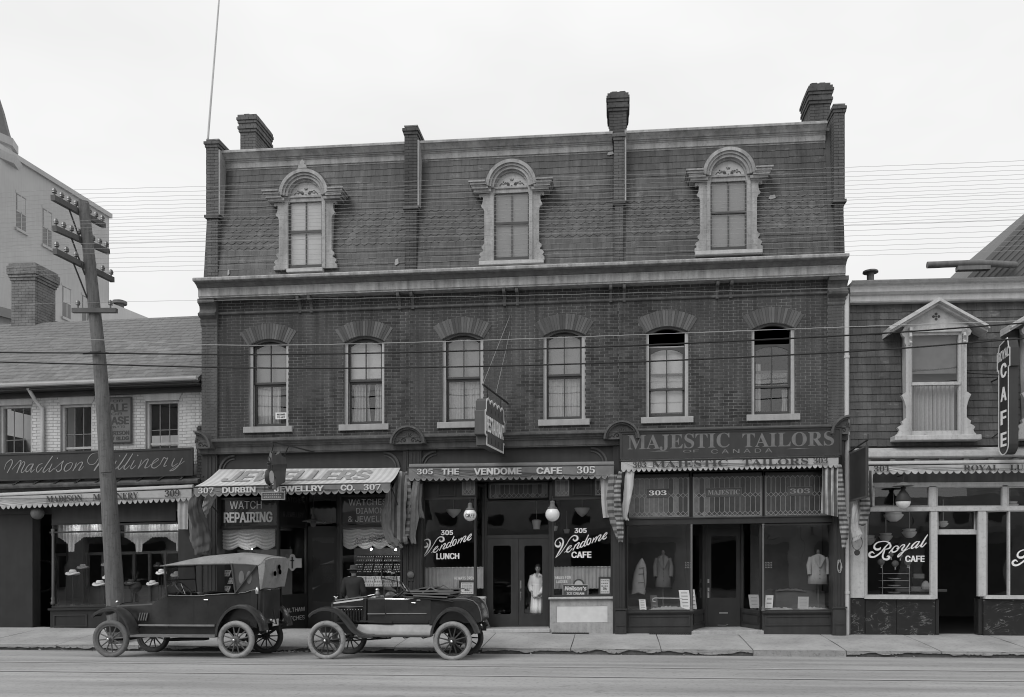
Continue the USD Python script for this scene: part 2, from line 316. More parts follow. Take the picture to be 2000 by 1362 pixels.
# ---------------------------------------------------------------- lettering
SERIF={
'A':(92,'-1,0 -1,4 2,4 7,9 11,17 41,94 44,97 47,97 80,20 86,7 94,4 94,0 49,0 49,4 54,4 59,7 59,13 53,27 22,27 17,16 15,9 21,4 27,4 27,0/36,65 25,33 50,34 38,65'),
'B':(92,'4,0 4,4 11,5 15,11 15,85 11,91 4,92 4,96 58,96 74,91 82,82 83,69 78,59 67,54 65,51 78,46 87,35 88,28 87,19 83,12 76,5 60,0/38,10 43,5 52,5 57,8 61,13 63,35 60,42 53,47 39,48/40,88 38,53 47,53 53,55 59,62 60,69 59,83 53,90 49,91 42,91'),
'C':(99,'6,35 5,55 9,71 14,79 26,91 46,99 62,99 78,92 84,92 88,99 92,99 92,65 87,67 81,80 73,88 61,94 51,94 44,91 37,84 31,64 31,34 33,24 39,14 48,8 63,6 75,10 83,16 88,23 91,23 94,18 82,6 63,-1 45,-1 32,3 19,12 12,22'),
'D':(104,'3,92 3,96 58,96 73,92 82,87 90,79 95,71 99,54 97,33 90,15 77,5 59,0 4,0 4,4 12,5 15,10 15,85 11,91/40,9 43,5 52,5 61,9 67,15 73,33 73,63 70,74 61,87 52,91 43,91 38,86'),
'E':(92,'3,0 3,4 11,5 15,11 15,85 12,90 4,91 4,95 83,95 83,67 81,67 79,74 74,83 67,87 58,90 42,90 39,87 39,51 45,51 52,54 59,63 60,72 64,72 64,24 60,24 58,38 52,43 45,46 39,46 38,11 43,6 58,6 67,9 75,13 80,18 86,29 90,29 85,0'),
'F':(85,'3,92 3,96 82,96 82,68 78,69 77,77 73,84 63,90 42,91 39,88 39,53 45,53 53,57 58,64 59,73 64,73 64,26 59,27 58,37 52,45 45,47 38,47 39,11 46,4 54,4 54,0 4,0 4,4 11,5 15,11 15,85 11,91'),
'G':(106,'6,36 8,67 14,79 24,90 36,96 46,99 62,99 79,92 84,93 87,99 92,99 92,65 88,65 81,80 74,87 65,92 51,94 39,86 33,75 31,62 31,37 33,24 39,13 49,5 63,4 68,5 72,11 72,32 69,37 58,38 58,42 105,42 105,38 97,37 94,33 94,6 67,-1 47,-1 36,1 24,8 14,18'),
'H':(110,'4,0 4,4 11,5 15,11 15,85 11,91 4,92 4,96 51,96 51,92 42,91 39,86 39,53 72,53 72,85 69,91 59,92 59,96 106,96 106,92 98,91 95,86 95,10 98,5 106,4 106,0 59,0 59,4 67,5 72,11 71,46 39,46 39,11 40,7 46,4 51,4 51,0'),
'I':(55,'3,0 3,4 11,5 15,11 15,88 10,92 3,92 3,96 51,96 51,92 42,91 38,86 38,11 43,5 51,4 51,0'),
'J':(69,'-1,4 0,10 4,14 13,15 19,10 17,-7 25,-9 31,-3 31,82 26,88 18,90 17,95 65,95 64,90 57,88 54,84 54,12 49,-4 36,-13 17,-14 5,-9'),
'K':(108,'4,0 4,4 12,5 15,10 15,86 11,91 4,92 4,96 51,96 51,92 46,92 40,90 39,86 39,51 73,85 71,91 62,92 62,96 103,95 103,92 92,91 81,84 58,61 58,59 95,12 102,5 109,4 109,0 59,0 59,4 68,4 69,10 42,44 38,41 38,11 43,5 51,4 51,0'),
'L':(90,'4,0 5,5 11,5 15,11 15,86 11,91 4,92 4,96 53,96 53,92 46,92 40,90 38,86 39,11 43,6 58,6 67,9 78,17 85,32 90,33 85,0'),
'M':(133,'3,0 3,4 8,4 15,10 15,86 12,91 3,92 4,96 40,95 66,32 70,38 94,96 129,96 129,92 122,91 118,85 118,10 121,5 129,4 129,0 83,0 83,4 92,5 95,10 94,78 60,0 56,0 53,8 24,78 22,78 22,14 26,5 36,4 36,0'),
'N':(104,'4,0 4,4 10,4 15,9 15,82 9,91 4,92 4,96 33,96 81,37 82,85 78,91 69,92 69,96 101,95 101,92 93,91 88,85 88,-1 82,0 23,72 22,71 22,16 23,8 29,4 35,4 35,0'),
'O':(110,'6,37 6,60 12,74 22,87 41,97 64,99 82,92 95,81 104,62 105,53 104,36 97,21 83,6 69,0 46,-1 31,4 17,15 9,28/31,63 32,28 37,15 41,9 51,4 63,5 73,13 79,34 79,62 73,83 65,91 59,94 50,94 37,84 33,76'),
'P':(87,'4,0 4,4 11,5 15,11 15,86 11,91 4,92 4,96 59,96 76,91 82,85 86,76 86,64 82,55 77,50 67,45 39,43 39,11 43,5 51,4 51,0/38,50 52,50 60,58 62,64 60,81 57,87 51,91 42,91 39,88'),
'Q':(110,'6,36 6,59 9,68 17,81 27,90 47,97 64,97 82,91 95,79 101,68 104,60 105,44 101,27 96,18 85,6 72,1 71,-3 77,-11 84,-15 88,-17 104,-15 104,-19 87,-24 71,-24 55,-19 44,-9 39,0 31,3 17,14 9,27/31,62 32,26 37,13 48,4 60,3 66,5 73,12 79,32 79,62 73,82 65,90 59,92 50,92 37,83 33,75'),
'R':(99,'4,0 4,4 11,5 15,11 15,86 11,91 4,92 4,96 58,96 71,94 78,90 87,78 87,63 81,53 68,47 68,43 91,9 97,4 101,4 101,0 71,0 41,44 38,43 38,10 42,5 51,4 51,0/40,89 38,50 49,49 56,51 61,57 64,75 60,85 57,88 52,91 43,91'),
'S':(82,'9,33 14,32 14,28 19,16 25,9 31,5 45,4 56,11 59,18 56,28 52,32 29,42 14,55 10,65 10,76 15,88 24,96 32,99 45,99 64,94 67,99 72,99 72,68 67,69 67,73 59,86 49,92 37,94 29,90 26,85 26,75 30,69 58,56 72,45 76,35 76,23 69,9 63,4 49,-1 32,-1 17,3 14,2 13,-1 9,-1'),
'T':(88,'3,67 3,96 86,96 86,67 82,67 81,76 73,87 62,91 55,90 55,12 59,5 69,4 69,0 19,0 19,4 25,4 31,7 33,17 33,91 25,91 16,87 8,76 6,67'),
'U':(104,'3,94 3,97 50,97 50,94 42,92 38,89 38,21 44,11 48,8 63,6 71,9 78,16 82,27 82,88 75,94 69,94 69,97 100,97 100,94 93,92 89,85 88,27 83,12 76,4 62,-1 42,-1 32,1 22,9 18,15 15,26 15,86 11,92'),
'V':(90,'-3,92 -3,96 45,95 45,92 35,91 32,88 32,84 50,39 54,33 58,38 74,83 74,89 69,92 63,92 63,96 92,96 92,92 86,91 80,80 49,-3 45,-3 41,4 6,87 2,91'),
'W':(128,'-4,92 -3,96 38,96 38,92 34,92 30,89 29,83 45,37 47,36 50,39 63,73 59,88 56,91 49,92 49,96 92,96 92,92 85,91 82,86 98,40 100,38 115,83 114,91 105,92 105,96 131,96 131,92 129,92 122,84 95,0 94,-1 88,0 66,63 56,42 41,-1 36,-1 6,85 1,92'),
'X':(99,'3,0 3,4 12,7 18,12 40,42 40,46 14,85 9,91 3,92 3,96 51,96 51,92 44,92 40,89 40,87 50,68 56,63 70,83 70,89 66,92 62,92 62,96 96,96 96,92 85,90 76,80 60,56 62,50 87,11 91,5 97,4 97,0 50,0 50,4 60,6 60,12 44,37 26,11 29,5 36,4 36,0'),
'Y':(90,'-3,92 -3,96 44,96 44,92 37,92 34,89 33,84 52,49 73,83 73,88 67,92 62,92 62,96 92,96 92,92 88,91 81,84 56,43 56,11 61,5 69,4 69,0 22,0 22,4 30,5 33,10 33,39 5,89'),
'Z':(92,'4,0 13,18 56,87 56,90 30,88 18,79 14,68 9,67 12,95 86,95 85,90 33,7 58,6 67,9 77,16 83,26 85,33 88,35 86,0'),
'0':(78,'5,35 5,65 9,82 14,91 19,96 32,101 47,101 59,96 65,90 71,79 74,59 73,31 69,18 64,9 59,4 46,-1 27,0 18,5 10,15/27,69 28,21 31,13 37,8 44,9 50,17 51,25 53,61 50,83 47,88 41,92 36,92 31,87 28,79'),
'1':(78,'6,77 8,83 20,87 37,100 54,100 54,11 57,8 72,8 72,0 14,0 14,8 27,8 32,12 32,83 30,83 22,74 17,72 9,73'),
'2':(78,'5,0 5,15 34,44 43,57 47,69 47,83 42,91 33,92 27,88 24,81 23,68 19,68 8,73 5,80 8,91 13,96 27,101 46,101 60,96 68,86 69,81 68,69 56,51 20,16 54,15 61,21 64,29 72,29 72,0'),
'3':(78,'4,13 5,22 13,27 17,26 17,20 19,14 29,9 42,10 46,13 50,20 50,35 46,42 34,47 21,47 21,56 34,56 43,62 47,73 45,88 39,92 30,91 26,87 23,72 14,72 10,73 5,79 5,87 8,92 17,99 27,101 45,101 60,96 68,87 69,76 65,65 50,54 64,47 72,37 72,19 68,12 62,5 50,0 24,-1 10,4'),
'4':(78,'1,27 1,35 4,40 41,100 62,100 62,37 76,36 76,27 62,26 62,14 63,10 69,8 74,8 74,0 26,0 26,8 34,8 40,12 41,27/13,37 41,36 41,81 37,79 35,72'),
'5':(78,'5,14 8,23 12,26 17,26 19,16 25,10 36,9 41,10 47,17 50,27 49,42 42,50 35,53 13,50 9,53 13,100 67,100 67,74 59,74 58,81 54,85 23,85 21,61 44,62 54,59 63,54 71,42 72,35 72,27 68,14 58,4 42,-1 19,0 8,8'),
'6':(78,'6,35 6,58 9,71 14,83 24,95 40,101 55,101 65,97 71,92 72,83 67,77 63,76 54,77 53,89 48,93 39,92 33,87 27,68 28,58 38,62 53,62 63,58 69,51 74,36 73,21 69,12 60,3 49,-1 35,-1 22,4 14,12 10,19/26,44 27,29 32,13 39,8 47,9 51,15 54,25 53,43 50,48 44,53 37,53 27,47'),
'7':(78,'6,100 74,100 73,88 36,0 23,1 60,84 21,85 17,82 14,71 6,71'),
'8':(78,'4,22 4,28 8,38 17,46 24,50 12,60 8,69 8,82 12,91 19,97 31,101 49,101 62,96 69,86 71,73 68,65 53,53 67,45 73,36 74,19 71,10 65,5 54,0 29,-1 23,0 12,6/27,38 23,22 24,16 30,9 35,6 43,6 47,8 52,13 55,20 55,27 52,33 44,40 33,43/27,80 30,68 35,63 43,59 49,63 53,73 53,81 50,88 43,94 34,92 28,85'),
'9':(78,'5,59 5,76 8,85 13,92 19,97 31,101 44,101 59,95 69,79 73,58 71,31 62,12 51,3 40,-1 24,-1 14,3 9,10 9,18 13,22 17,22 19,14 29,8 36,8 43,12 50,25 53,45 51,46 47,42 38,38 26,38 14,44 8,51/26,79 28,54 36,49 43,49 52,57 53,70 50,81 47,87 40,92 35,92 28,87'),
'e':(63,'4,27 4,40 6,50 18,64 27,68 40,68 49,64 56,55 59,47 59,36 24,35 27,19 33,12 38,9 45,9 51,12 56,18 59,17 59,13 49,3 38,-1 27,-1 19,1 9,12/27,59 25,41 42,42 41,58 37,63 31,63'),
'i':(41,'4,0 4,4 10,5 12,11 12,54 10,60 4,62 4,65 31,65 31,10 34,4 37,4 37,0|10,83 12,92 18,97 27,96 32,90 31,81 24,76 15,77'),
'l':(42,'4,0 4,4 10,5 12,11 12,85 10,91 4,92 4,96 31,96 31,10 34,4 37,4 37,0'),
's':(60,'8,23 12,23 16,12 26,4 34,4 39,8 39,18 35,22 17,31 10,37 8,42 8,53 10,59 19,67 35,68 46,65 47,68 51,68 51,47 47,47 43,57 35,63 28,63 22,57 22,53 26,48 45,38 53,31 54,14 51,8 45,1 38,-1 27,-1 17,3 13,2 12,-1 8,-1'),
'n':(79,'4,0 4,4 7,4 12,11 12,54 7,61 4,62 4,65 31,65 32,58 45,67 56,67 63,64 69,53 69,9 72,4 77,3 77,0 42,0 42,4 46,4 49,7 49,53 45,56 36,55 31,48 31,9 34,4 37,4 37,0'),
'o':(71,'4,27 4,40 8,53 17,63 24,67 41,68 54,63 60,56 65,46 67,27 63,14 54,4 42,-1 29,-1 17,4 10,10/24,46 26,12 30,5 38,4 43,8 46,19 46,48 42,61 38,64 30,63 26,56'),
}

def _serif(text, track=0):
    x, polys = 0., []
    for ch in text:
        if ch == ' ': x += 38 + track; continue
        adv, s = SERIF[ch]
        for g in s.split('|'):
            q = [[tuple(map(float, p.split(','))) for p in r.split()] for r in g.split('/')]
            polys.append(affinity.translate(Polygon(q[0], q[1:]).buffer(0), x, 0))
        x += adv + track
    return polys
def lett(text, x0, x1, zb, h, y, face='sans', bold=False, track=0, depth=.003, slope=0., shear=0.):
    """Lettering facing the street: from x0 to x1, baseline zb, capitals h tall, standing proud at depth y."""
    if face == 'serif':
        m = cat(*[ext(p, 0, 1, 'xy') for p in _serif(text, track)]); v, f = m; v = v * [1, 1, depth]; v[:, 1] *= h / 97.
    else:
        if track: text = (' ' * track).join(text)
        t = meshkit.text_mesh(text, h, depth, bold); v, f = np.array(t.vertices), np.array(t.faces)
        if bold: v, f = cat((v, f), (v + [h * .04, 0, .00015], f), (v + [h * .08, 0, .0003], f))
    a, b = v[:, 0].min(), v[:, 0].max(); xx = x0 + (v[:, 0] - a) / (b - a) * (x1 - x0) + shear * v[:, 1]
    return np.c_[xx, y - v[:, 2], zb + v[:, 1] + slope * (xx - x0)], f
def strokes(S, fx, y, depth=.003):
    """Brush lettering: each stroke a list of (px, py, width) on the photograph, fx turns pixel + width into metres at depth y."""
    out = []
    for st in S:
        P = spl(st, 6); polys = []
        for a, b in zip(P[:-1], P[1:]):
            (xa, za, ra), (xb, zb, rb) = fx(*a), fx(*b)
            polys.append(unary_union([Point(xa, za).buffer(ra, 6), Point(xb, zb).buffer(rb, 6)]).convex_hull)
        out.append(unary_union(polys))
    u = unary_union(out).simplify(.0012)
    return ext(u, y - depth, y, 'xz')

# ================================================================ the terrace of three shops with rooms above
rng = random.Random(7)
GZ = .23
PARTY = [-10.388, -5.04, .115, 5.506]
WINX = [[-8.672, -6.222], [-3.742, -1.237], [1.269, 3.797]]
ZSILL, ZSPR, ZCR, AH = 5.465, 7.52, 7.665, .51
AR = (AH**2 + (ZCR - ZSPR)**2) / (2 * (ZCR - ZSPR)); AC = ZCR - AR; AA = math.degrees(math.asin(AH / AR))
MZ0, MZ1 = 9.09, 12.12
def ym(z): return .03 + (z - MZ0) / (MZ1 - MZ0) * .32
def opening(xc, hw=AH, g=0.):               # arched opening outline
    return Polygon([(xc - hw + g, ZSILL + g), (xc + hw - g, ZSILL + g), (xc + hw - g, ZSPR)] + [(xc + AR*math.sin(math.radians(a)) * (hw - g) / AH, AC + AR*math.cos(math.radians(a)) - g) for a in np.linspace(AA, -AA, 13)][1:-1] + [(xc - hw + g, ZSPR)])
def bricks_in(x0, x1, z0, z1, holes, y, ch=.0735, bl=.228, j=.014, depth=.03, rnd=rng, jit=.0025, tooth=(0, 0)):
    """Single bricks of a stretcher-bond wall face as boxes; holes: polygons left free."""
    out = []; H = unary_union(holes) if holes else None; nz = int(round((z1 - z0) / ch)); ch = (z1 - z0) / nz
    from shapely.prepared import prep
    PH = prep(H.buffer(.003)) if H is not None else None
    X0, X1 = x0, x1
    for r in range(nz):
        x0, x1 = X0 + tooth[0] * (.057 if r % 2 else -.057), X1 + tooth[1] * (.057 if r % 2 else -.057)
        za, zb = z0 + r*ch + j/2, z0 + (r+1)*ch - j/2; x = X0 - bl - (bl/2 if r % 2 else 0)
        while x < x1:
            a, b = max(x + j/2, x0), min(x + bl - j/2, x1); x += bl
            if b - a < .03: continue
            if PH is not None and PH.intersects(sbox(a, za, b, zb)):
                g = sbox(a, za, b, zb).difference(H.buffer(.003))
                for q in getattr(g, 'geoms', [g]):
                    if q.is_empty or q.area < .0008: continue
                    out.append(ext(q, y - rnd.uniform(0, jit), y + depth, 'xz'))
            else: out.append(bx(a, b, y - rnd.uniform(0, jit), y + depth, za, zb))
    return out
def lay(T, name, pieces, matn, limit, under=None, stuff='brickwork', key=None):
    """The nearest pieces as parts of their own, the rest joined into one."""
    if key is None: key = lambda m: abs(m[0][:, 0].mean() - 0) + abs(m[0][:, 2].mean() - 2)
    P = sorted(pieces, key=key)
    for m in P[:limit]: T.part(name, m, matn, under)
    if P[limit:]: T.part(stuff, P[limit:], matn, under, kind="stuff")
def stack(x0, x1, y0, y1, z0, z1, steps, ch=.075, bl=.22, rnd=rng):
    """A brick stack: courses of single bricks round a core; steps: (z from which the courses stand out by d)."""
    out = [bx(x0 + .02, x1 - .02, y0 + .02, y1 - .02, z0, z1 - .01)]; n = int((z1 - z0) / ch)
    for r in range(n):
        z = z0 + r * ch; d = 0
        for zz, dd in steps:
            if z >= zz - 1e-6: d = dd
        xa, xb, ya, yb = x0 - d, x1 + d, y0 - d, y1 + d
        nx = max(1, round((xb - xa) / bl)); o = .5 if r % 2 else 0
        for (a0, a1, fixed, horiz) in ((xa, xb, ya, 1), (xa, xb, yb, 1), (ya + .1, yb - .1, xa, 0), (ya + .1, yb - .1, xb, 0)):
            q = a0 - (o * bl); 
            while q < a1 - .01:
                s, e = max(q, a0) + .004, min(q + bl, a1) - .004; q += bl
                if e - s < .02: continue
                t = rnd.uniform(0, .006)
                if horiz: out.append(bx(s, e, fixed - t if fixed == ya else fixed - .1, fixed + .1 if fixed == ya else fixed + t, z + .004, z + ch - .005))
                else: out.append(bx(fixed - t if fixed == xa else fixed - .1, fixed + .1 if fixed == xa else fixed + t, s, e, z + .004, z + ch - .005))
        if d: out.append(bx(xa + .01, xb - .01, ya + .01, yb - .01, z, z + ch - .004))
    return out
CORN = [(.06, 8.66), (-.26, 8.66), (-.26, 8.69), (-.285, 8.70), (-.285, 8.855), (-.30, 8.87), (-.30, 8.89), (-.33, 8.90), (-.36, 8.93), (-.42, 8.965), (-.47, 8.975), (-.47, 9.0), (-.52, 9.01), (-.53, 9.06), (-.50, 9.09), (.06, 9.13)]
def upper_sash_window(T, xc, drop=0., blind='blind', lower='lace', blind_to=6.55, k=0):
    O = opening(xc)
    fr = T.part('window', [ext(O.difference(sbox(xc - AH + .075, ZSILL - 1, xc + AH - .075, 8)), .07, .16, 'xz'),
                           bx(xc - AH + .03, xc - AH + .075, .115, .2, ZSILL, ZSPR), bx(xc + AH - .075, xc + AH - .03, .115, .2, ZSILL, ZSPR)], 'pale_trim')
    # wooden head under the arch, its dark colour also standing in for shadow
    head = O.intersection(sbox(xc - 2, ZSPR - .015, xc + 2, 9)).difference(opening(xc, AH - .07).buffer(-.05))
    T.part('head_moulding', ext(head.buffer(-.001), .05, .15, 'xz'), 'sash_dark', fr)
    T.part('sill', cbx(xc - .63, xc + .63, -.06, .16, 5.31, 5.462, .008), 'stone_sill', fr)
    w = AH - .078; top = ZCR - .06 - drop; mid = 6.56 - drop; bot = ZSILL + .005
    def sash(name, z0, z1, y, arch, rail):
        shape = sbox(xc - w, z0, xc + w, z1); inner = []
        for s in (-1, 1):
            a, b = (xc - w + .045, xc - .012) if s < 0 else (xc + .012, xc + w - .045)
            q = sbox(a, z0 + rail, b, z1 - .055)
            if arch:
                q = q.intersection(Polygon([(xc - w, z0), (xc + w, z0)] + [(xc + t, z1 - .05 - .14 * (abs(t) / w)**2.4) for t in np.linspace(w, -w, 15)]))
            inner.append(q)
        p = shape.difference(unary_union(inner)).intersection(O.buffer(-.02) if drop == 0 else shape)
        m = T.part(name, ext(p, y, y + .04, 'xz'), 'sash_dark', fr)
        for q in inner:
            T.part('pane', ext(q, y + .018, y + .022, 'xz'), 'window_glass', fr)
    sash('upper_sash', mid, top, .155, True, .05); sash('lower_sash', bot, 6.56 if not drop else 6.56 - .0, .20, False, .10)
    if blind: T.part('roller_blind', [pane(xc - w, xc + w, .255, blind_to, 7.62 - drop * .9), tube([(xc - w, .255, blind_to), (xc + w, .255, blind_to)], .010, 6)], blind, fr)
    return fr
def curtain(xc, w, y, z0, z1, matn, label, group=None, folds=9, amp=.022, part=None, shear=KS, seed=0, gather=0., name='curtain'):
    r = random.Random(seed); ph = r.uniform(0, 6)
    def fn(u, v):
        t = u * 2 - 1; ww = w * (1 - gather * (1 - abs(2*v - 1))); return (xc + t * ww, y + amp * math.sin(u * folds * 6.283 + ph + .6 * math.sin(3*u)) * (1.1 - .4 * v) + .008 * math.sin(u * 31 + ph), z0 + (z1 - z0) * v + .006 * math.sin(u * folds * 6.283))
    m = grid(fn, folds * 8, 6)
    return one(name, m, matn, label, name if name != 'cafe_curtain' else 'curtain', group, shear=shear, smooth=True)

def dormer(T, xc, zb, wide_sill, blind, blindz, fan=True):
    yf = -.03; hb = [(-.675, .47), (-.70, .43), (-.74, .40), (-.735, .35), (-.70, .31), (-.70, .28), (-.765, .25), (-.80, .20), (-.765, .155), (-.76, .13), (-.81, .10), (-.81, .01)]
    ht = [(-.80, 1.68), (-.80, 1.62), (-.775, 1.60), (-.74, 1.63), (-.705, 1.60), (-.71, 1.50), (-.735, 1.43), (-.76, 1.40), (-.735, 1.35), (-.70, 1.33), (-.675, 1.26)]
    left = [(-.43, .01), (-.43, 1.70)] + ht + hb
    sides = [Polygon([(xc + s * a, zb + b) for a, b in left]) for s in (1, -1)]
    cheek = [bx(xc - .67, xc - .62, yf + .05, .36, zb, zb + 1.7), bx(xc + .62, xc + .67, yf + .05, .36, zb, zb + 1.7)]
    arch = Polygon(arcpts(xc, zb + 1.80, .60, 0, 180, 25) + [(xc - .60, zb + 1.66), (xc + .60, zb + 1.66)])
    hole = Polygon(arcpts(xc, zb + 1.80, .40, 0, 180, 21) + [(xc - .43, zb + 1.66), (xc + .43, zb + 1.66)])
    D = T.part('dormer', [ext(unary_union(sides), yf, yf + .07, 'xz'), ext(arch.difference(hole), yf + .002, .40, 'xz')] + cheek, 'trim_paint')
    for r0, r1, pr in ((.545, .625, .15), (.49, .543, .11), (.425, .488, .07)):
        T.part('arch_moulding', ext(Polygon(arcpts(xc, zb + 1.82, r1, 0, 180, 29) + arcpts(xc, zb + 1.82, r0, 180, 0, 29)), yf - pr, .30 if r1 > .6 else yf + .02, 'xz'), 'trim_paint', D)
    T.part('arch_crown', ext(Polygon(arcpts(xc, zb + 1.82, .665, 0, 180, 29) + arcpts(xc, zb + 1.82, .627, 180, 0, 29)), yf - .10, .42, 'xz'), 'slate_under', D)
    for s in (-1, 1):
        T.part('cornice_return', [bx(*sorted((xc + s * .50, xc + s * .92)), yf - .10, .2, zb + 1.70, zb + 1.76), bx(*sorted((xc + s * .56, xc + s * .96)), yf - .15, .25, zb + 1.762, zb + 1.80), bx(*sorted((xc + s * .60, xc + s * 1.0)), yf - .19, .3, zb + 1.84, zb + 1.89), bx(*sorted((xc + s * .62, xc + s * .97)), yf - .16, .3, zb + 1.802, zb + 1.838), bx(*sorted((xc + s * .62, xc + s * 1.03)), yf - .22, .34, zb + 1.892, zb + 1.93)], 'trim_paint', D)
        T.part('pilaster_strip', bx(*sorted((xc + s * .435, xc + s * .52)), yf - .025, yf, zb + .01, zb + 1.69), 'trim_paint', D)
    T.part('window_head', [ext(hole.difference(sbox(xc - .41, zb + 1.6, xc + .41, zb + 1.70)).intersection(sbox(xc - 1, zb + 1.66, xc + 1, zb + 1.86)), yf + .03, yf + .08, 'xz'), bx(xc - .41, xc + .41, yf - .0, yf + .05, zb + 1.80, zb + 1.84)], 'trim_paint', D)
    T.part('tympanum', ext(Polygon(arcpts(xc, zb + 1.80, .402, 0, 180, 21)), yf + .06, yf + .1, 'xz'), 'pale_trim', D)
    orn = []
    for s in (-1, 1):
        orn.append(tube([(xc + s * (.10 + .055 * math.cos(a) * (1 - a/9)), yf + .052, zb + 1.92 + .05 * math.sin(a) * (1 - a/9)) for a in np.linspace(0, 6.5, 16)], .009, 5))
        orn.append(tube([(xc + s * x, yf + .052, zb + z) for x, z in ((.05, 1.90), (.16, 1.97), (.20, 1.91), (.25, 1.95), (.30, 1.89))], .01, 5)); orn.append(ball((xc + s * .205, yf + .05, zb + 1.98), .016, 1))
    for x in (-.04, 0, .04): orn.append(tube([(xc + x * .5, yf + .052, zb + 2.0), (xc + x, yf + .052, zb + 2.05)], .008, 5))
    orn.append(ball((xc, yf + .05, zb + 1.88), .016, 1)); T.part('scroll_ornament', orn, 'sash_dark', D)
    w = .40
    T.part('sash', [ext(sbox(xc - .43, zb + .03, xc + .43, zb + 1.80).difference(sbox(xc - w, zb + .10, xc + w, zb + 1.72).buffer(-.05).buffer(.05)), yf + .04, yf + .1, 'xz'), bx(xc - .42, xc + .42, yf + .05, yf + .1, zb + .93, zb + .99), bx(xc - .013, xc + .013, yf + .06, yf + .09, zb + .1, zb + 1.72), bx(xc - .43, xc + .43, yf + .05, yf + .12, zb + .03, zb + .13)], 'sash_dark', D)
    for s in (0, 1):
        for z0, z1 in ((.13, .93), (.99, 1.72)): T.part('pane', pane(xc - w + s * w, xc + s * w, yf + .075, zb + z0, zb + z1), 'window_glass', D)
    T.part('sill', cbx(xc - (.80 if wide_sill else .46), xc + (.80 if wide_sill else .46), yf - .07, .1, zb - .085, zb + .012, .01), 'pale_trim', D)
    T.part('roller_blind', pane(xc - w, xc + w, yf + .10, zb + blindz, zb + 1.74), blind, D)

def slates(T, x0, x1, keep_out, n_shift, limit=300):
    rows = []; z = MZ0 + .02
    ex = [.172] * 5 + [.158] * 6 + [.172] * 8
    pts = []; W = .208
    for r, e in enumerate(ex):
        if z > MZ1: break
        hexr = 5 <= r <= 10; x = x0 - (W / 2 if (r + n_shift) % 2 else 0) + rng.uniform(-.01, .01)*(not hexr)
        while x < x1:
            a, b = max(x + .0015, x0), min(x + W - .0015, x1); x += W
            if b - a < .04: continue
            dz = rng.uniform(-.006, .006); zb, zt = z + dz, min(z + e * 1.35, MZ1)
            if hexr:
                m = (a + b) / 2 if b - a > W * .8 else None
                sh_ = [(a, zb + .055), (a, zt), (b, zt), (b, zb + .055)] + ([(m + .016, zb), (m - .016, zb)] if m else [])
            else: sh_ = [(a, zb), (a, zt), (b, zt), (b, zb + rng.uniform(-.003, .003))]
            P = Polygon(sh_)
            if keep_out is not None and keep_out.intersects(P):
                P = P.difference(keep_out)
                if P.is_empty or P.area < .002: continue
                P = max(getattr(P, 'geoms', [P]), key=lambda g: g.area)
            lift = rng.uniform(0, .003)
            v, f = ext(P, 0, .009, 'xz'); s = np.clip((v[:, 2] - zb) / (zt - zb), 0, 1); v[:, 1] += np.array([ym(q) for q in v[:, 2]]) - .013 * (1 - s) - .006 - lift
            pts.append((v, f))
        z += e
    lay(T, 'slate', pts, 'slate', limit, stuff='slating')
def shell(T, x0, x1, matn='interior_dark', zg=GZ, ztop=12.4, yb=9., floors=(4.86, 8.75)):
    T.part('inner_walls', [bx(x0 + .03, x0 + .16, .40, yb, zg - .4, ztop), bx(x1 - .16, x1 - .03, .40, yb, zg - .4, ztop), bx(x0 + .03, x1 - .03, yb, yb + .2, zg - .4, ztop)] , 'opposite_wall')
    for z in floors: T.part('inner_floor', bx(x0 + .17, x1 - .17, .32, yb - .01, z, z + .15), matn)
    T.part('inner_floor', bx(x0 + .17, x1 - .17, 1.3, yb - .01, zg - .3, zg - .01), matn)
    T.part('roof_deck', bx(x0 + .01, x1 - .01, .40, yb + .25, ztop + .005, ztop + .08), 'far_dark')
def bracket(T, x, z0=8.28, z1=8.655, w=.07, name='cornice_bracket'):
    P = [(0, z0), (-.05, z0), (-.06, z0 + .05), (-.03, z0 + .07), (-.03, z0 + .10), (-.05, z0 + .16), (-.11, z0 + .24), (-.22, z0 + .27), (-.24, z0 + .30), (-.24, z1), (0, z1)]
    T.part(name, ext(P, x - w / 2, x + w / 2, 'yz'), 'frieze_stone')

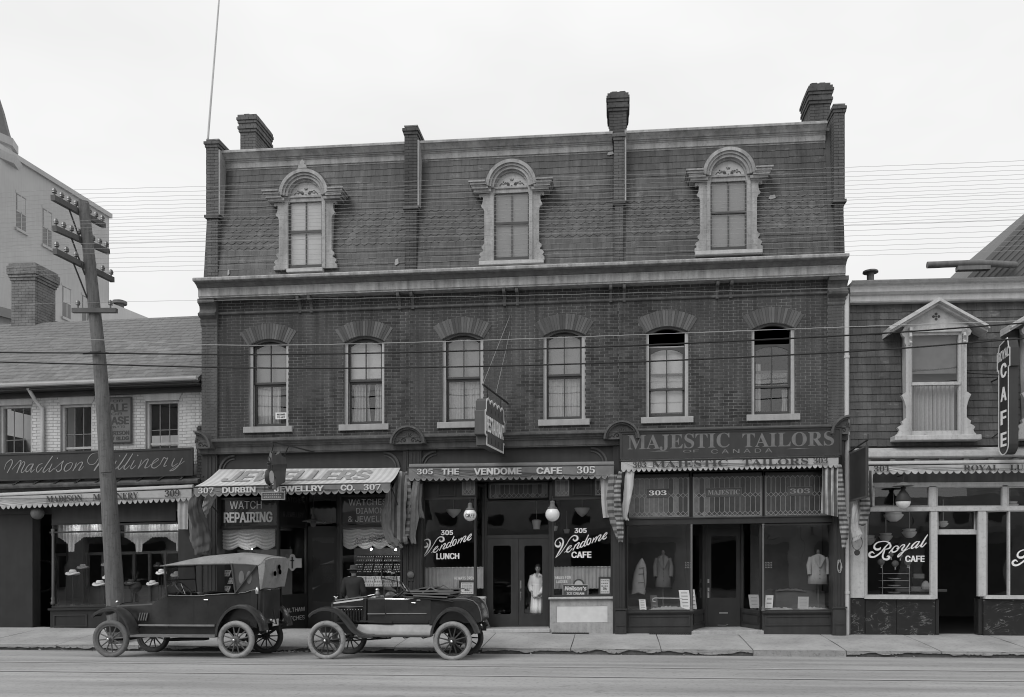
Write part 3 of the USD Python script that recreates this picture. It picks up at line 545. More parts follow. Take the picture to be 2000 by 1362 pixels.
HOUSES = []
LAB = ["brick shop-house with the jewellers' shop and rolled-out awning, its mansard slated", "middle brick shop-house with the cafe front and central doors below", "brick shop-house above the tailors' front, at the terrace's right end"]
BRK = [[587, 609], [781, 807, 986, 1011], [1193, 1219, 1400, 1427]]
for h in range(3):
    x0, x1 = PARTY[h], PARTY[h + 1]
    T = Thing('row_house', LAB[h], 'house', ((x0 + x1) / 2, 0, GZ), shear=KS); HOUSES.append(T)
    cl, cr = (x0 + .42 if h == 0 else x0 + .001), (x1 - .44 if h == 2 else x1 - .001)
    ops = [opening(x) for x in WINX[h]]
    wall = sbox(x0 + .002, 4.7, x1 - .002, 8.75)
    for o in ops: wall = wall.difference(o)
    T.part('mortar_wall', ext(wall, .004, .30, 'xz'), 'mortar')
    vo = []; band = []
    for xc in WINX[h]:
        n = 19; aa = AA + 1.2
        for i in range(n):
            a, b = [math.radians(-aa + 2 * aa * (i + q) / n) for q in (.06, .94)]
            r1 = AR + .385 + rng.uniform(-.006, .006)
            vo.append(ext([(xc + (AR + .002) * math.sin(a), AC + (AR + .002) * math.cos(a)), (xc + r1 * math.sin(a), AC + r1 * math.cos(a)), (xc + r1 * math.sin(b), AC + r1 * math.cos(b)), (xc + (AR + .002) * math.sin(b), AC + (AR + .002) * math.cos(b))], -.012 - rng.uniform(0, .003), .028, 'xz'))
        band.append(Polygon([(xc + AR * math.sin(t), AC + AR * math.cos(t)) for t in np.radians(np.linspace(-aa, aa, 15))] + [(xc + (AR + .387) * math.sin(t), AC + (AR + .387) * math.cos(t)) for t in np.radians(np.linspace(aa, -aa, 15))]))
    for m in vo: T.part('arch_brick', m, 'arch_brick_pale')
    holes = ops + band + [sbox(x - .635, 5.305, x + .635, 5.47) for x in WINX[h]]
    B = bricks_in(cl, cr, 5.18, 8.30, holes, -.002, tooth=(h > 0, h < 2))
    lay(T, 'brick', B, 'dark_brick', 300)
    T.part('frieze_bricks', bricks_in(cl, cr, 8.37, 8.66, [], -.002, tooth=(h > 0, h < 2)), 'dark_brick', kind="stuff")
    for xa, xb, on in ((x0 + .005, x0 + .415, h == 0), (x1 - .435, x1 - .005, h == 2)):
        if on:
            T.part('corner_pier', bx(xa + .004, xb - .004, -.04, .05, 4.95, 8.05), 'mortar')
            T.part('pier_bricks', bricks_in(xa, xb, 4.95, 8.03, [], -.05, depth=.05), 'parapet_brick', kind="stuff")
            P = [(0, 8.02), (-.06, 8.02), (-.08, 8.05), (-.08, 8.09), (-.07, 8.10), (-.09, 8.13), (-.10, 8.17), (-.08, 8.20), (-.12, 8.22), (-.20, 8.25), (-.22, 8.30), (-.14, 8.36), (-.12, 8.42), (-.14, 8.50), (-.2, 8.55), (-.24, 8.56), (-.24, 8.658), (0, 8.658)]
            T.part('corner_corbel', ext(P, xa - .01, xb + .01, 'yz'), 'frieze_stone')
    T.part('string_moulding', ext([(.02, 8.30), (-.03, 8.30), (-.05, 8.32), (-.05, 8.34), (-.03, 8.37), (.02, 8.37)], cl, cr, 'yz'), 'frieze_stone')
    ca, cb = x0 + (.04 if h == 0 else .001), x1 - (.08 if h == 2 else .001)
    mc = T.part('main_cornice', ext(CORN[:7] + [(.06, 8.89)], ca, cb, 'yz'), 'cornice_paint'); T.part('cornice_moulding', ext([(.06, 8.891)] + [(y, z + .001) for y, z in CORN[6:12]] + [(.06, 9.001)], ca, cb, 'yz'), 'cornice_dark', mc); T.part('cornice_crown', ext([(.06, 9.003)] + [(y, z + .003) for y, z in CORN[11:]], ca - (.02 if h == 0 else 0), cb + (.02 if h == 2 else 0), 'yz'), 'cornice_paint', mc)
    for px in BRK[h]: bracket(T, sh(px, 595)[0])
    # mansard
    DX = [596, 999, 1423][h]; SB = [(597, 526), (994, 511), (1425, 491)][h]
    zb = sh(SB[0], SB[1], -.03)[2]; xd = sh(DX, 440, -.03)[0]
    T.part('mansard_boards', (lambda v, f: (np.c_[v[:, 0], v[:, 1] + np.array([ym(z) for z in v[:, 2]]), v[:, 2]], f))(*ext(sbox(x0 + .01, MZ0 - .02, x1 - .01, MZ1 + .25).difference(sbox(xd - .42, zb + .06, xd + .42, zb + 2.15)), .0, .25, 'xz')), 'slate_under')
    ko = unary_union([sbox(xd - .66, zb - .1, xd + .66, zb + 1.9), Point(xd, zb + 1.82).buffer(.66)])
    pl, pr = (x0 + (.40 if h == 0 else .16)), (x1 - (.40 if h == 2 else .16))
    slates(T, pl, pr, ko, h)
    dormer(T, xd, zb, h > 0, ['blind_pale', 'blind', 'blind'][h], [.12, .13, .10][h])
    # upper cornice between the parapets
    UC = [(.70, 12.10), (.33, 12.10), (.33, 12.13), (.30, 12.14), (.30, 12.27), (.28, 12.28), (.28, 12.30), (.25, 12.31), (.25, 12.335), (.22, 12.34), (.19, 12.38), (.13, 12.44), (.10, 12.45), (.10, 12.50), (.13, 12.525), (.70, 12.56)]
    T.part('upper_cornice', ext(UC, pl + .002, pr - .002, 'yz'), 'trim_paint')
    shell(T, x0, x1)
    # window fittings
    sets = [[(0, 'blind', 6.62), (0, 'blind_pale', 6.66)], [(0, 'blind', 6.55), (0, 'blind', 6.56)], [(.42, 'blind_pale', 5.62), (.42, None, 0)]][h]
    for xc, (dr, bl, bz) in zip(WINX[h], sets): upper_sash_window(T, xc, dr, bl, blind_to=bz)
q = sh(596, 332, .2); HOUSES[0].part('finial', [ext([(q[0] - .13, q[2] - .12), (q[0] + .13, q[2] - .12), (q[0] + .10, q[2] + .02), (q[0] + .05, q[2] + .05), (q[0] + .06, q[2] + .10), (q[0], q[2] + .17), (q[0] - .06, q[2] + .10), (q[0] - .05, q[2] + .05), (q[0] - .10, q[2] + .02)], .0, .06, 'xz')], 'trim_paint', label="pierced crest above the leftmost dormer")
for px, py, w_, h_, h in ((1509, 383, .17, .11, 2), (776, 514, .10, .17, 0), (449, 535, .05, .15, 0), (1192, 292, .16, .09, 1)):
    q = sh(px, py, .1); HOUSES[h].part('broken_slate', ext([(q[0] - w_ / 2, q[2] - h_ * .3), (q[0] - w_ * .2, q[2] - h_ / 2), (q[0] + w_ / 2, q[2] - h_ * .2), (q[0] + w_ * .4, q[2] + h_ / 2), (q[0] - w_ * .3, q[2] + h_ * .4)], ym(q[2]) - .045, ym(q[2]) - .03, 'xz'), 'stone_sill', label="pale broken slate lying loose on the roof")
curtain(WINX[0][0] - .1, .30, .285, 5.56, 6.62, 'cloth_grey', "striped grey curtain behind the window that has the small white card", seed=1, folds=6)
curtain(WINX[0][1] - .14, .24, .285, 5.56, 6.66, 'lace_pale', "white curtain parted in the second upper window from the left, left half", seed=2, folds=5, gather=.25)
curtain(WINX[0][1] + .29, .12, .285, 5.56, 6.66, 'lace_pale', "white curtain parted in the second upper window from the left, right half", seed=3, folds=3, gather=.3)
curtain(WINX[1][0], .42, .285, 5.56, 6.55, 'lace_pale', "lace curtain in the upper window beside the restaurant sign's bracket", seed=4, folds=12, amp=.008)
curtain(WINX[1][1], .42, .285, 5.56, 6.56, 'lace_pale', "lace curtain in the upper window right of the restaurant sign", seed=5, folds=12, amp=.008)
curtain(WINX[2][1] - .33, .08, .285, 5.60, 6.75, 'lace', "thin pale curtain at the left side of the terrace's rightmost upper window", seed=6, folds=3)
curtain(WINX[2][1] + .33, .07, .285, 5.55, 6.1, 'lace_pale', "thin pale curtain at the lower right of the terrace's rightmost upper window", seed=8, folds=3, gather=.3)
T = Thing('notice_card', "small white rooms-to-let card inside the leftmost upper window of the terrace", 'card', (sh(549, 812, .19)[0], .19, 5.5), shear=KS)
a = rect(538, 806, 560, 819, .19); T.part('card', bx(a[0], a[1], .188, .192, a[2], a[3]), 'card_white'); 
for i, s in enumerate(("ROOMS", "TO LET")): T.part('lettering', lett(s, a[0] + .04, a[1] - .04, a[3] - .07 - i * .068, .04, .186, bold=True), 'letter_dark')

# parapets between the houses, with the chimneys
def party(T, px0, px1, top, y1, trim=True, ledge=405, pyl=.03, half=0):
    a, b = sh(px0, 330, pyl)[0], sh(px1, 330, pyl)[0]
    zt = sh((px0 + px1) / 2, top, pyl)[2]; zl = sh((px0 + px1) / 2, ledge, .1)[2]
    lo = stack(a + .02, b - .02, .03, .6, 9.10, zl, []); hi = stack(a, b, pyl - .02, y1, zl, zt, [(zt - .24, .02), (zt - .16, .045), (zt - .08, .03)])
    q = T.part('party_parapet', hi, 'parapet_brick'); T.part('parapet_foot', lo, 'parapet_brick', q)
    T.part('ledge', bx(a - .03, b + .03, pyl - .06, .3, zl - .05, zl + .02), 'parapet_brick', q)
    if trim: T.part('edge_board', bx(b + .012, b + .05, pyl - .03, .4, zl + .03, 12.48), 'trim_paint', q)
    T.part('coping', bx(a - .01, b + .01, pyl, y1, zt, zt + .03), 'mortar', q)
party(HOUSES[0], 403, 427, 274, 1.1, ledge=425)
party(HOUSES[0], 790, 815, 247, 1.0, ledge=408)
party(HOUSES[1], 1199, 1219, 262, .9, ledge=398)
party(HOUSES[2], 1628, 1650, 205, .7, trim=False, ledge=395)
def chimney(T, px0, px1, ptop, y0, dep, pots=0):
    a, b = sh(px0, 260, y0)[0], sh(px1, 260, y0)[0]; zt = sh((px0 + px1) / 2, ptop, y0)[2]
    q = T.part('chimney', stack(a, b, y0, y0 + dep, 12.3, zt, [(zt - 1.0 + .45, .0), (zt - .55, .03), (zt - .475, .055), (zt - .40, .03), (zt - .32, .05), (zt - .25, .075), (zt - .17, .05), (zt - .10, 0)], rnd=random.Random(3)), 'parapet_brick')
    T.part('flue_cap', [bx(a + .06 + i * .2, a + .2 + i * .2, y0 + .1, y0 + dep - .1, zt - .06, zt + .05) for i in range(max(1, int((b - a) / .22)))], 'parapet_brick', q)
chimney(HOUSES[0], 469, 499, 222, 1.0, .95)
chimney(HOUSES[1], 1190, 1224, 178, .9, .8)
chimney(HOUSES[2], 1582, 1622, 161, .9, .8)

# ================================================================ shop fronts of the terrace
A, Bh, C = HOUSES
rg = random.Random(11)
SC = [(.03, 4.78), (-.20, 4.78), (-.20, 4.80), (-.215, 4.81), (-.215, 4.94), (-.25, 4.95), (-.26, 4.985), (-.30, 4.995), (-.31, 5.03), (-.36, 5.045), (-.38, 5.06), (-.38, 5.10), (-.34, 5.115), (.03, 5.205)]
for h, T in enumerate(HOUSES):
    x0, x1 = PARTY[h], PARTY[h + 1]
    T.part('shop_cornice', ext(SC, x0 + .002, x1 - .002, 'yz'), 'frieze_stone')
    T.part('fascia_board', bx(x0 + .003, x1 - .003, -.02, .25, 4.25, 4.778), 'shop_mid')
    T.part('beam', bx(x0 + .003, x1 - .003, .02, .34, 4.0, 4.247), 'shop_dark')
def console(T, xc, half=0):
    rr = .43; z = 4.90; a0, a1 = (0, 180) if not half else ((0, 90) if half > 0 else (90, 180))
    q = T.part('console', ext(Polygon(arcpts(xc, z, rr - .09, a0, a1, 15) + ([(xc, z)] if half else [])), -.37, -.02, 'xz'), 'frieze_stone')
    for r0, r1, y in ((rr - .045, rr, -.50), (rr - .088, rr - .047, -.44)):
        T.part('console_moulding', ext(Polygon(arcpts(xc, z, r1, a0, a1, 19) + arcpts(xc, z, r0, a1, a0, 19)), y, -.02, 'xz'), 'frieze_stone', q)
    orn = []
    for s in ((-1, 1) if not half else (half,)):
        orn.append(tube([(xc + s * (.11 + .06 * math.cos(t) * (1 - t/8)), -.375, z + .09 + .055 * math.sin(t) * (1 - t/8)) for t in np.linspace(0, 6, 15)], .012, 5)); orn.append(tube([(xc + s * x, -.375, z + y) for x, y in ((.17, .05), (.23, .09), (.27, .05), (.31, .06))], .012, 5))
    for t in ((-50, -25, 0, 25, 50) if not half else ((0, half * 25, half * 50))):
        orn.append(tube([(xc + .05 * math.sin(math.radians(t)), -.375, z + .15 + .02), (xc + .14 * math.sin(math.radians(t)), -.375, z + .13 + .13 * math.cos(math.radians(t)))], [.014, .006], 5))
    T.part('carved_scroll', orn, 'shop_dark', q)
console(A, -10.36, 1); console(A, sh(797, 862, -.4)[0]); console(Bh, sh(1214, 862, -.4)[0]); console(C, 5.47, -1)
def corner_arch(T, xc, zc, r, a0, a1):
    T.part('arch_moulding', [ext(Polygon(arcpts(xc, zc, r + .05, a0, a1, 13) + arcpts(xc, zc, r, a1, a0, 13)), -.07, -.02, 'xz'), ext(Polygon(arcpts(xc, zc, r - .04, a0, a1, 13) + arcpts(xc, zc, r - .07, a1, a0, 13)), -.05, -.02, 'xz')], 'frieze_stone')
for T, xa, xb in ((A, -9.88, -5.35), (Bh, -4.75, -.22)):
    corner_arch(T, xa + .36, 4.36, .36, 90, 180); corner_arch(T, xb - .36, 4.36, .36, 0, 90)
def pier(T, px0, px1, y=-.12, top=4.78, base=None, grooves=3):
    a, b = sh(px0, 1050, y)[0], sh(px1, 1050, y)[0]
    q = T.part('pilaster', bx(a, b, y, .3, -.02, top), 'shop_mid'); w = (b - a) / (grooves * 2 + 1)
    for i in range(grooves): T.part('pilaster_reed', bx(a + w * (2*i + 1), a + w * (2*i + 2), y - .015, y, .75, top - .05), 'shop_mid', q)
    if base: T.part('pilaster_base', [cbx(a - .03, b + .03, y - .06, y + .1, -.05, .80, .02), bx(a - .01, b + .01, y - .075, y, .42, .46), bx(a + .04, b - .04, y - .07, y, .12, .36), bx(a - .05, b + .05, y - .08, y, .80, .84)], 'shop_mid', q)
    return q
pier(A, 399, 424, -.1); pier(A, 787, 797, -.1, grooves=1); pier(Bh, 798, 823, -.1); pier(Bh, 1197, 1204, -.1, grooves=0); pier(C, 1204, 1221, -.14, base=1); pier(C, 1628, 1649, -.14, base=1)

def shop_window(T, p, y=.10, frame=.05, matn='shop_mid', mull=(), sill=True, glassm='shop_glass', label=None, rails=()):
    x0, x1, z0, z1 = rect(*p, y); f = frame
    bars = [bx(x0, x0 + f, y - .03, y + .05, z0, z1), bx(x1 - f, x1, y - .03, y + .05, z0, z1), bx(x0 + f, x1 - f, y - .03, y + .05, z1 - f, z1), bx(x0 + f, x1 - f, y - .03, y + .05, z0, z0 + f)]
    for q in mull: xm = sh(q, (p[1] + p[3]) / 2, y)[0]; bars.append(bx(xm - .02, xm + .02, y - .025, y + .04, z0 + f, z1 - f))
    for q in rails: zm = sh((p[0] + p[2]) / 2, q, y)[2]; bars.append(bx(x0 + f, x1 - f, y - .035, y + .045, zm - .03, zm + .03))
    w = T.part('shop_window', bars, matn, label=label)
    T.part('pane', pane(x0 + f, x1 - f, y + .01, z0 + f, z1 - f), glassm, w)
    return w, (x0 + f, x1 - f, z0 + f, z1 - f)
def bulkhead(T, px0, px1, ptop, y=.06, panel=True, matn='shop_mid'):
    a, b, z1 = sh(px0, ptop, y)[0], sh(px1, ptop, y)[0], sh((px0 + px1) / 2, ptop, y)[2]
    q = T.part('stall_riser', [bx(a, b, y, .25, -.1, z1 - .05), bx(a, b, y - .02, y, -.1, .12 + GZ)], matn)
    T.part('sill_moulding', [bx(a - .01, b + .01, y - .07, .14, z1 - .03, z1), bx(a, b, y - .04, y, z1 - .06, z1 - .03)], matn, q)
    if panel:
        w = b - a; r = sbox(a + .10, GZ + .20, b - .10, z1 - .14)
        T.part('panel_moulding', ext(sbox(a + .06, GZ + .16, b - .06, z1 - .10).difference(r), y - .018, y, 'xz'), matn, q)
    return z1
def leaded(T, p, y, cols, levels, matn, pale=(), plates=(), border=.03, d=.055):
    """A leaded light: elongated hexagons between rows of diamonds, each pane a piece of its own."""
    x0, x1, z0, z1 = rect(*p, y); w = (x1 - x0 - 2 * border) / cols; xa = x0 + border; P = sbox(x0 + .004, z0 + .004, x1 - .004, z1 - .004); Q = []
    F = T.part('leaded_light', ext(sbox(x0 - .03, z0 - .03, x1 + .03, z1 + .03).difference(P), y - .02, y + .05, 'xz'), 'shop_dark')
    L = [z0 + (z1 - z0) * q for q in levels]; inner = sbox(xa, z0 + border, x1 - border, z1 - border)
    PL = unary_union([sbox(*b) for b in plates]) if plates else None
    edges = [z0 - .2] + L + [z1 + .2]
    for i in range(cols):
        xl, xr, xc = xa + i * w, xa + (i + 1) * w, xa + (i + .5) * w
        for lo, hi in zip(edges[:-1], edges[1:]):
            Q.append((i, Polygon([(xc, lo), (xr, lo + d), (xr, hi - d), (xc, hi), (xl, hi - d), (xl, lo + d)])))
    for i in range(cols + 1):
        for l in L: Q.append((i, Polygon([(xa + (i - .5) * w, l), (xa + i * w, l - d), (xa + (i + .5) * w, l), (xa + i * w, l + d)])))
    for k in range(6): Q.append((0, sbox(x0 + (x1 - x0) * k / 6, z0, x0 + (x1 - x0) * (k + 1) / 6, z0 + border))); Q.append((0, sbox(x0 + (x1 - x0) * k / 6, z1 - border, x0 + (x1 - x0) * (k + 1) / 6, z1)))
    used = []
    for i, q in Q:
        g = q.intersection(inner) if q.bounds[3] - q.bounds[1] > border * 1.01 or q.bounds[1] > z0 + border and q.bounds[3] < z1 - border else q
        if PL is not None: g = g.difference(PL)
        g = g.intersection(P).buffer(-.0055)
        if g.is_empty or g.area < .0004: continue
        for gg in getattr(g, 'geoms', [g]):
            used.append(gg); T.part('pane', ext(gg, y + .004 + rg.uniform(0, .004), y + .01, 'xz'), 'leaded_pale' if i in pale else matn, F)
    T.part('lead_cames', ext(P.difference(unary_union(used)).difference(PL) if PL is not None else P.difference(unary_union(used)), y, y + .012, 'xz'), 'lead_came', F)
    return F

# ---- 307, the jewellers
w1, r1 = shop_window(A, (426, 972, 545, 1186), .10, .05, 'shop_dark', rails=(1030,))
w2, r2 = shop_window(A, (664, 966, 786, 1184), .10, .05, 'shop_dark', rails=(1028,))
bulkhead(A, 425, 546, 1187); bulkhead(A, 663, 787, 1185)
for wv, r, ptop, pbot in ((w1, r1, 978, 1027), (w2, r2, 972, 1026)):
    xm = (r[0] + r[1]) / 2; A.part('sign_glass', bx(r[0], r[1], .125, .135, sh(486, pbot, .1)[2], r[3]), 'shop_black', wv)
def wtxt(T, w, s, p, y=.10, m='letter_mid', **k):
    a = rect(*p, y); return T.part('lettering', lett(s, a[0], a[1], a[2], a[3] - a[2], y + .004, **k), m, w)
wtxt(A, w1, "WATCH", (449, 979, 511, 994), .115, m='letter_white'); wtxt(A, w1, "REPAIRING", (437, 1001, 532, 1020), .115, m='letter_white', bold=True)
wtxt(A, w2, "WATCHES", (681, 975, 755, 987), .115, m='letter_pale'); wtxt(A, w2, "DIAMONDS", (696, 992, 768, 1003), .115, m='letter_pale'); wtxt(A, w2, "& JEWELLERY", (680, 1008, 778, 1019), .115, m='letter_pale')
ax, bxx = at(545, 1100, .12)[0], at(601, 1100, 1.15)[0]; cx0, cx1 = at(661, 1100, 1.15)[0], at(664, 1100, .12)[0]
def splay(T, xa, ya, xb, yb, z0, z1, matn, name='entry_side', rails=(), glassm='shop_glass', zlow=None):
    L = math.hypot(xb - xa, yb - ya); th = math.atan2(yb - ya, xb - xa)
    def pl(m): return sdl(move(m, (xa, ya, 0)), th, (xa, ya, 0))
    bars = [bx(0, .05, 0, .06, z0, z1), bx(L - .06, L, 0, .06, z0, z1)] + [bx(0, L, 0, .06, q - .03, q + .03) for q in rails] + [bx(0, L, 0, .06, z1 - .05, z1)]
    q = T.part(name, [pl(b) for b in bars] + [pl(bx(0, L, .01, .06, z0, zlow))], matn)
    T.part('pane', pl(quad((.05, .03, zlow), (L - .05, .03, zlow), (L - .05, .03, z1), (.05, .03, z1))), glassm, q)
    return q, pl, L
zq = sh(575, 1163, .6)[2]; zt = 3.92
sp, pl, L = splay(A, ax, .12, bxx, 1.15, .15, zt, 'shop_dark', rails=(zq, 2.98), zlow=zq)
A.part('sign_glass', pl(bx(.06, L - .06, .034, .04, 3.0, zt - .06)), 'shop_black', sp)
for s, a, b in (("WALTHAM", .42, .53), ("WATCHES", .20, .31)): A.part('lettering', pl(lett(s, .10, L - .12, GZ + a + .12, b - a, .006)), 'letter_pale', sp)
for s, a in (("WATCHES", .60), ("& JEWELLERY", .22)): A.part('lettering', pl(lett(s, .16, L - .16, 3.0 + a, .13, .006)), 'letter_dark' if 0 else 'sign_mid', sp)
splay(A, cx1, .12, cx0, 1.15, .15, zt, 'shop_dark', rails=(zq, 2.98), zlow=zq)
dr = A.part('door', [bx(bxx, cx0, 1.17, 1.22, .15, 3.0)], 'shop_black'); A.part('door_pane', pane(bxx + .12, cx0 - .12, 1.165, 1.0, 2.7), 'shop_glass', dr); A.part('transom_light', pane(bxx, cx0, 1.16, 3.05, 3.9), 'shop_glass', dr); A.part('threshold', bx(ax + .05, cx1 - .05, .02, 1.2, .02, .20), 'tile_stone', dr)
# inside the windows: platform, back boards
for (xa, xb) in ((r1[0], r1[1]), (r2[0], r2[1])):
    A.part('display_floor', bx(xa, xb, .18, 1.05, .70, .86), 'interior_mid'); A.part('display_back', [bx(xa, xb, 1.06, 1.1, .70, 2.4), bx(xa, xb, .2, 1.1, 2.9, 2.95)], 'interior_mid')
def swag(px0, px1, py0, py1, y, label, n, group=None):
    x0, x1, z0, z1 = rect(px0, py1, px1, py0, y); z0, z1 = min(z0, z1), max(z0, z1)
    def fn(u, v):
        s = u * n; k = abs(math.sin(math.pi * s)); row = v * 6; fr = row - math.floor(row)
        return (x0 + (x1 - x0) * u, y - .03 * (1 - abs(2 * fr - 1)) * (.4 + .6 * k) - .01, z1 - (z1 - z0) * (v * (.86 + .14 * k)) - .05 * k * v ** .5 * (1 - v) - .02 * k)
    return one('swag_curtain', grid(fn, n * 14, 48), 'lace', label, 'curtain', group, shear=KS, smooth=True)
swag(430, 538, 1033, 1073, .22, "ruched lace valance under the watch repairing sign", 3)
swag(671, 784, 1033, 1071, .22, "ruched lace valance with brush lettering under the watches and diamonds sign", 4)
a = rect(692, 1064, 758, 1043, .16)
A.part('lettering', lett("Durbin Jewellery Co", a[0], a[1], min(a[2], a[3]), .16, .16, slope=.16, shear=.35), 'letter_dark', w2)
a = rect(718, 1058, 757, 1054, .16); A.part('lettering', ext(Polygon([(a[0], a[2] - .08), (a[1], a[2] + .10), (a[1], a[2] + .07)]), .158, .161, 'xz'), 'letter_dark', w2)
def lamp_bulb(px, py, y, where):
    p = at(px, py, y); t = Thing('light_bulb', f"small lit bulb {where}", 'light bulb', p, group=None)
    t.part('globe', ball(p, .028, 2), 'bulb_lit'); t.part('socket', lathe([(.0, .02), (.016, .02), (.018, .07), (0, .07)], p, 8), 'brass_dull')
lamp_bulb(491, 1071, .45, "under the lace in the watch repairing window"); lamp_bulb(725, 1073, .45, "under the lace above the jeweller's trays, the brighter one"); lamp_bulb(773, 1074, .5, "in the jeweller's right window beside the hanging striped cloth")
p = at(612, 1018, .25); t = Thing('entry_lamp', "dark gas-style lamp with a flat shade hanging in the jewellers' entry", 'lamp', p); t.part('shade', lathe([(.05, .05), (.26, .0), (.27, -.015), (.05, .02)], p, 24), 'pipe_grey', smooth=30); t.part('chimney', lathe([(0, -.16), (.06, -.13), (.075, -.06), (.05, .02), (.05, .10), (.03, .16), (.03, .34), (0, .36)], p, 16), 'sign_mid', smooth=True); t.part('stem', tube([p + [0, 0, .3], p + [0, 0, .95]], .012, 6), 'iron'); t.part('arm', tube([p + [-.16, 0, -.02], p + [.28, 0, -.05], p + [.32, 0, -.02]], .008, 5), 'brass_dull')
p = at(802, 1123, -.13); t = Thing('bell_box', "small round bell on the pilaster between jewellers and cafe", 'bell', p); t.part('gong', lathe([(0, -.05), (.05, -.045), (.085, -.02), (.09, .01), (0, .01)], p, 18, 'y'), 'pipe_grey', smooth=True); t.part('back', cbx(p[0] - .07, p[0] + .07, -.125, -.10, p[2] - .16, p[2] + .12, .01), 'shop_mid')
def tray(px0, px1, py0, py1, y, boxes, matn, label, group, dark=False):
    x0, x1, z0, z1 = rect(px0, py0, px1, py1, y); z0, z1 = min(z0, z1), max(z0, z1)
    t = Thing('jewellery_tray', label, 'tray', ((x0 + x1) / 2, y, z0), group=group, shear=KS); H = z1 - z0
    def tilt(m): v = m[0].copy(); v[:, 1] += (v[:, 2] - z0) * .8; return v, m[1]
    t.part('tray_base', tilt(bx(x0, x1, y, y + .02, z0, z1)), 'card_white' if not dark else 'cloth_dark')
    nx, nz = boxes
    for i in range(nx):
        for j in range(nz):
            a, b = x0 + (x1 - x0) * (i + .12) / nx, x0 + (x1 - x0) * (i + .88) / nx; c, d = z0 + H * (j + .12) / nz, z0 + H * (j + .88) / nz
            bb = tilt(bx(a, b, y - .012, y, c, d))
            p = t.part('ring_box', bb, 'letter_pale' if not dark else 'felt_dark'); t.part('ring', tilt(ball(((a + b) / 2, y - .015, (c + d) / 2), .010, 1)), 'sash_dark' if not dark else 'card_white', p)
OD = ['first', 'second', 'third', 'fourth', 'fifth', 'sixth']
for i in range(6): tray(674 + i * 18.4, 691 + i * 18.4, 1146, 1126, .45, (4, 3), 'card_white', f"{OD[i]} white tray of ring boxes from the left in the jeweller's bottom tier", "white trays in the jeweller's window")
for i in range(5): tray(690 + i * 19.2, 706 + i * 19.2, 1119, 1101, .66, (5, 4), 'cloth_dark', f"{OD[i]} dark tray of rings from the left in the jeweller's middle tier", "dark trays in the jeweller's window", True)
for i in range(5): tray(695 + i * 18, 711 + i * 18, 1098, 1084, .84, (4, 2), 'cloth_dark', f"{OD[i]} dark tray of sparse jewels from the left in the jeweller's top tier", "top tier trays in the jeweller's window", True)
for i, (px, py) in enumerate(((431, 1157), (444, 1141), (432, 1126))): tray(px, px + 15, py, py - 12, .40 + .1 * i, (3, 2), 'card_white', ["lowest", "second", "topmost"][i] + " white tray in the watch repairing window, seen through the touring car", None)
T = Thing('watch_placard', "pale placard shaped like a pocket watch in the jewellers' entry", 'sign', at(571, 1100, .55))
p = at(571, 1100, .50); T.part('board', ext(unary_union([Point(p[0], p[2]).buffer(.16), sbox(p[0] - .24, p[2] - .12, p[0] + .24, p[2] + .12), Point(p[0], p[2] + .16).buffer(.07), Point(p[0], p[2] - .14).buffer(.06)]), .50, .515, 'xz'), 'card_grey')
T.part('emblem', [bx(p[0] - .02, p[0] + .02, .492, .499, p[2] - .14, p[2] + .16), bx(p[0] - .05, p[0] + .05, .492, .499, p[2] + .05, p[2] + .08)], 'letter_dark')

# ---- awnings
def valance(p, q, hflat, n, hs, y, name, T, matn, bind=None, under=None):
    (xa, za), (xb, zb) = p, q; L = xb - xa; pts_t = [(xa, za), (xb, zb)]; low = []; bnd = []
    for i in range(n):
        c0, c1 = i / n, (i + 1) / n
        for t in np.linspace(0, 1, 9):
            u = c0 + (c1 - c0) * t; s = (1 - abs(2*t - 1)**2.2) * hs + rg.uniform(-.003, .003); low.append((xa + L * u, za + (zb - za) * u - hflat - s))
    P = Polygon([(xb, zb), (xa, za)] + low)
    m = ext(P.buffer(0), 0, .006, 'xz'); v = m[0]; v[:, 1] += y + .02 * np.sin(v[:, 0] * 5.1) * ((za - v[:, 2] + (zb - za) * (v[:, 0] - xa) / L)) + .012 * np.sin(v[:, 0] * 17)
    k = T.part(name, (v, m[1]), matn, under)
    if bind:
        U = Polygon(low + [(x, z + .035) for x, z in low[::-1]]).buffer(0); m = ext(U, 0, .009, 'xz'); v = m[0]; v[:, 1] += y - .002 + .02 * np.sin(v[:, 0] * 5.1) * ((za - v[:, 2] + (zb - za) * (v[:, 0] - xa) / L)) + .012 * np.sin(v[:, 0] * 17); T.part('scallop_edge', (v, m[1]), bind, k)
    return k
def cloth(T, pts, matn, folds=4, name='side_curtain', amp=.12, n=48, seed=0, flat=.5, smooth=True):
    """Gathered hanging cloth: pts = (px, py, depth, half width in px)."""
    P = np.array([[*at(a, b, y), w / 80.] for a, b, y, w in pts]); Q = spl(P, 9); R = []; r = random.Random(seed); ph = [r.uniform(0, 6.28) for _ in range(3)]
    for i, (x, y, z, w) in enumerate(Q):
        ring = []
        for t in np.arange(n) * 2 * math.pi / n:
            k = 1 + amp * math.sin(folds * t + ph[0] + i * .12) + amp * .6 * math.sin((folds + 3) * t + ph[1] - i * .2) + .05 * math.sin(i * .9 + ph[2] + t) + amp * 1.6 * (meshkit.fbm(np.array([1.6 * math.cos(t) + i * .16, 1.6 * math.sin(t) + seed, i * .22]), 3, seed) - .5) + amp * .5 * math.sin((folds * 2 + 5) * t + i * .35)
            ring.append((x + w * k * math.cos(t), y + w * flat * k * math.sin(t), z + .02 * math.sin(2 * t + i)))
        R.append(ring)
    return T.part(name, loft(R), matn, smooth=smooth)
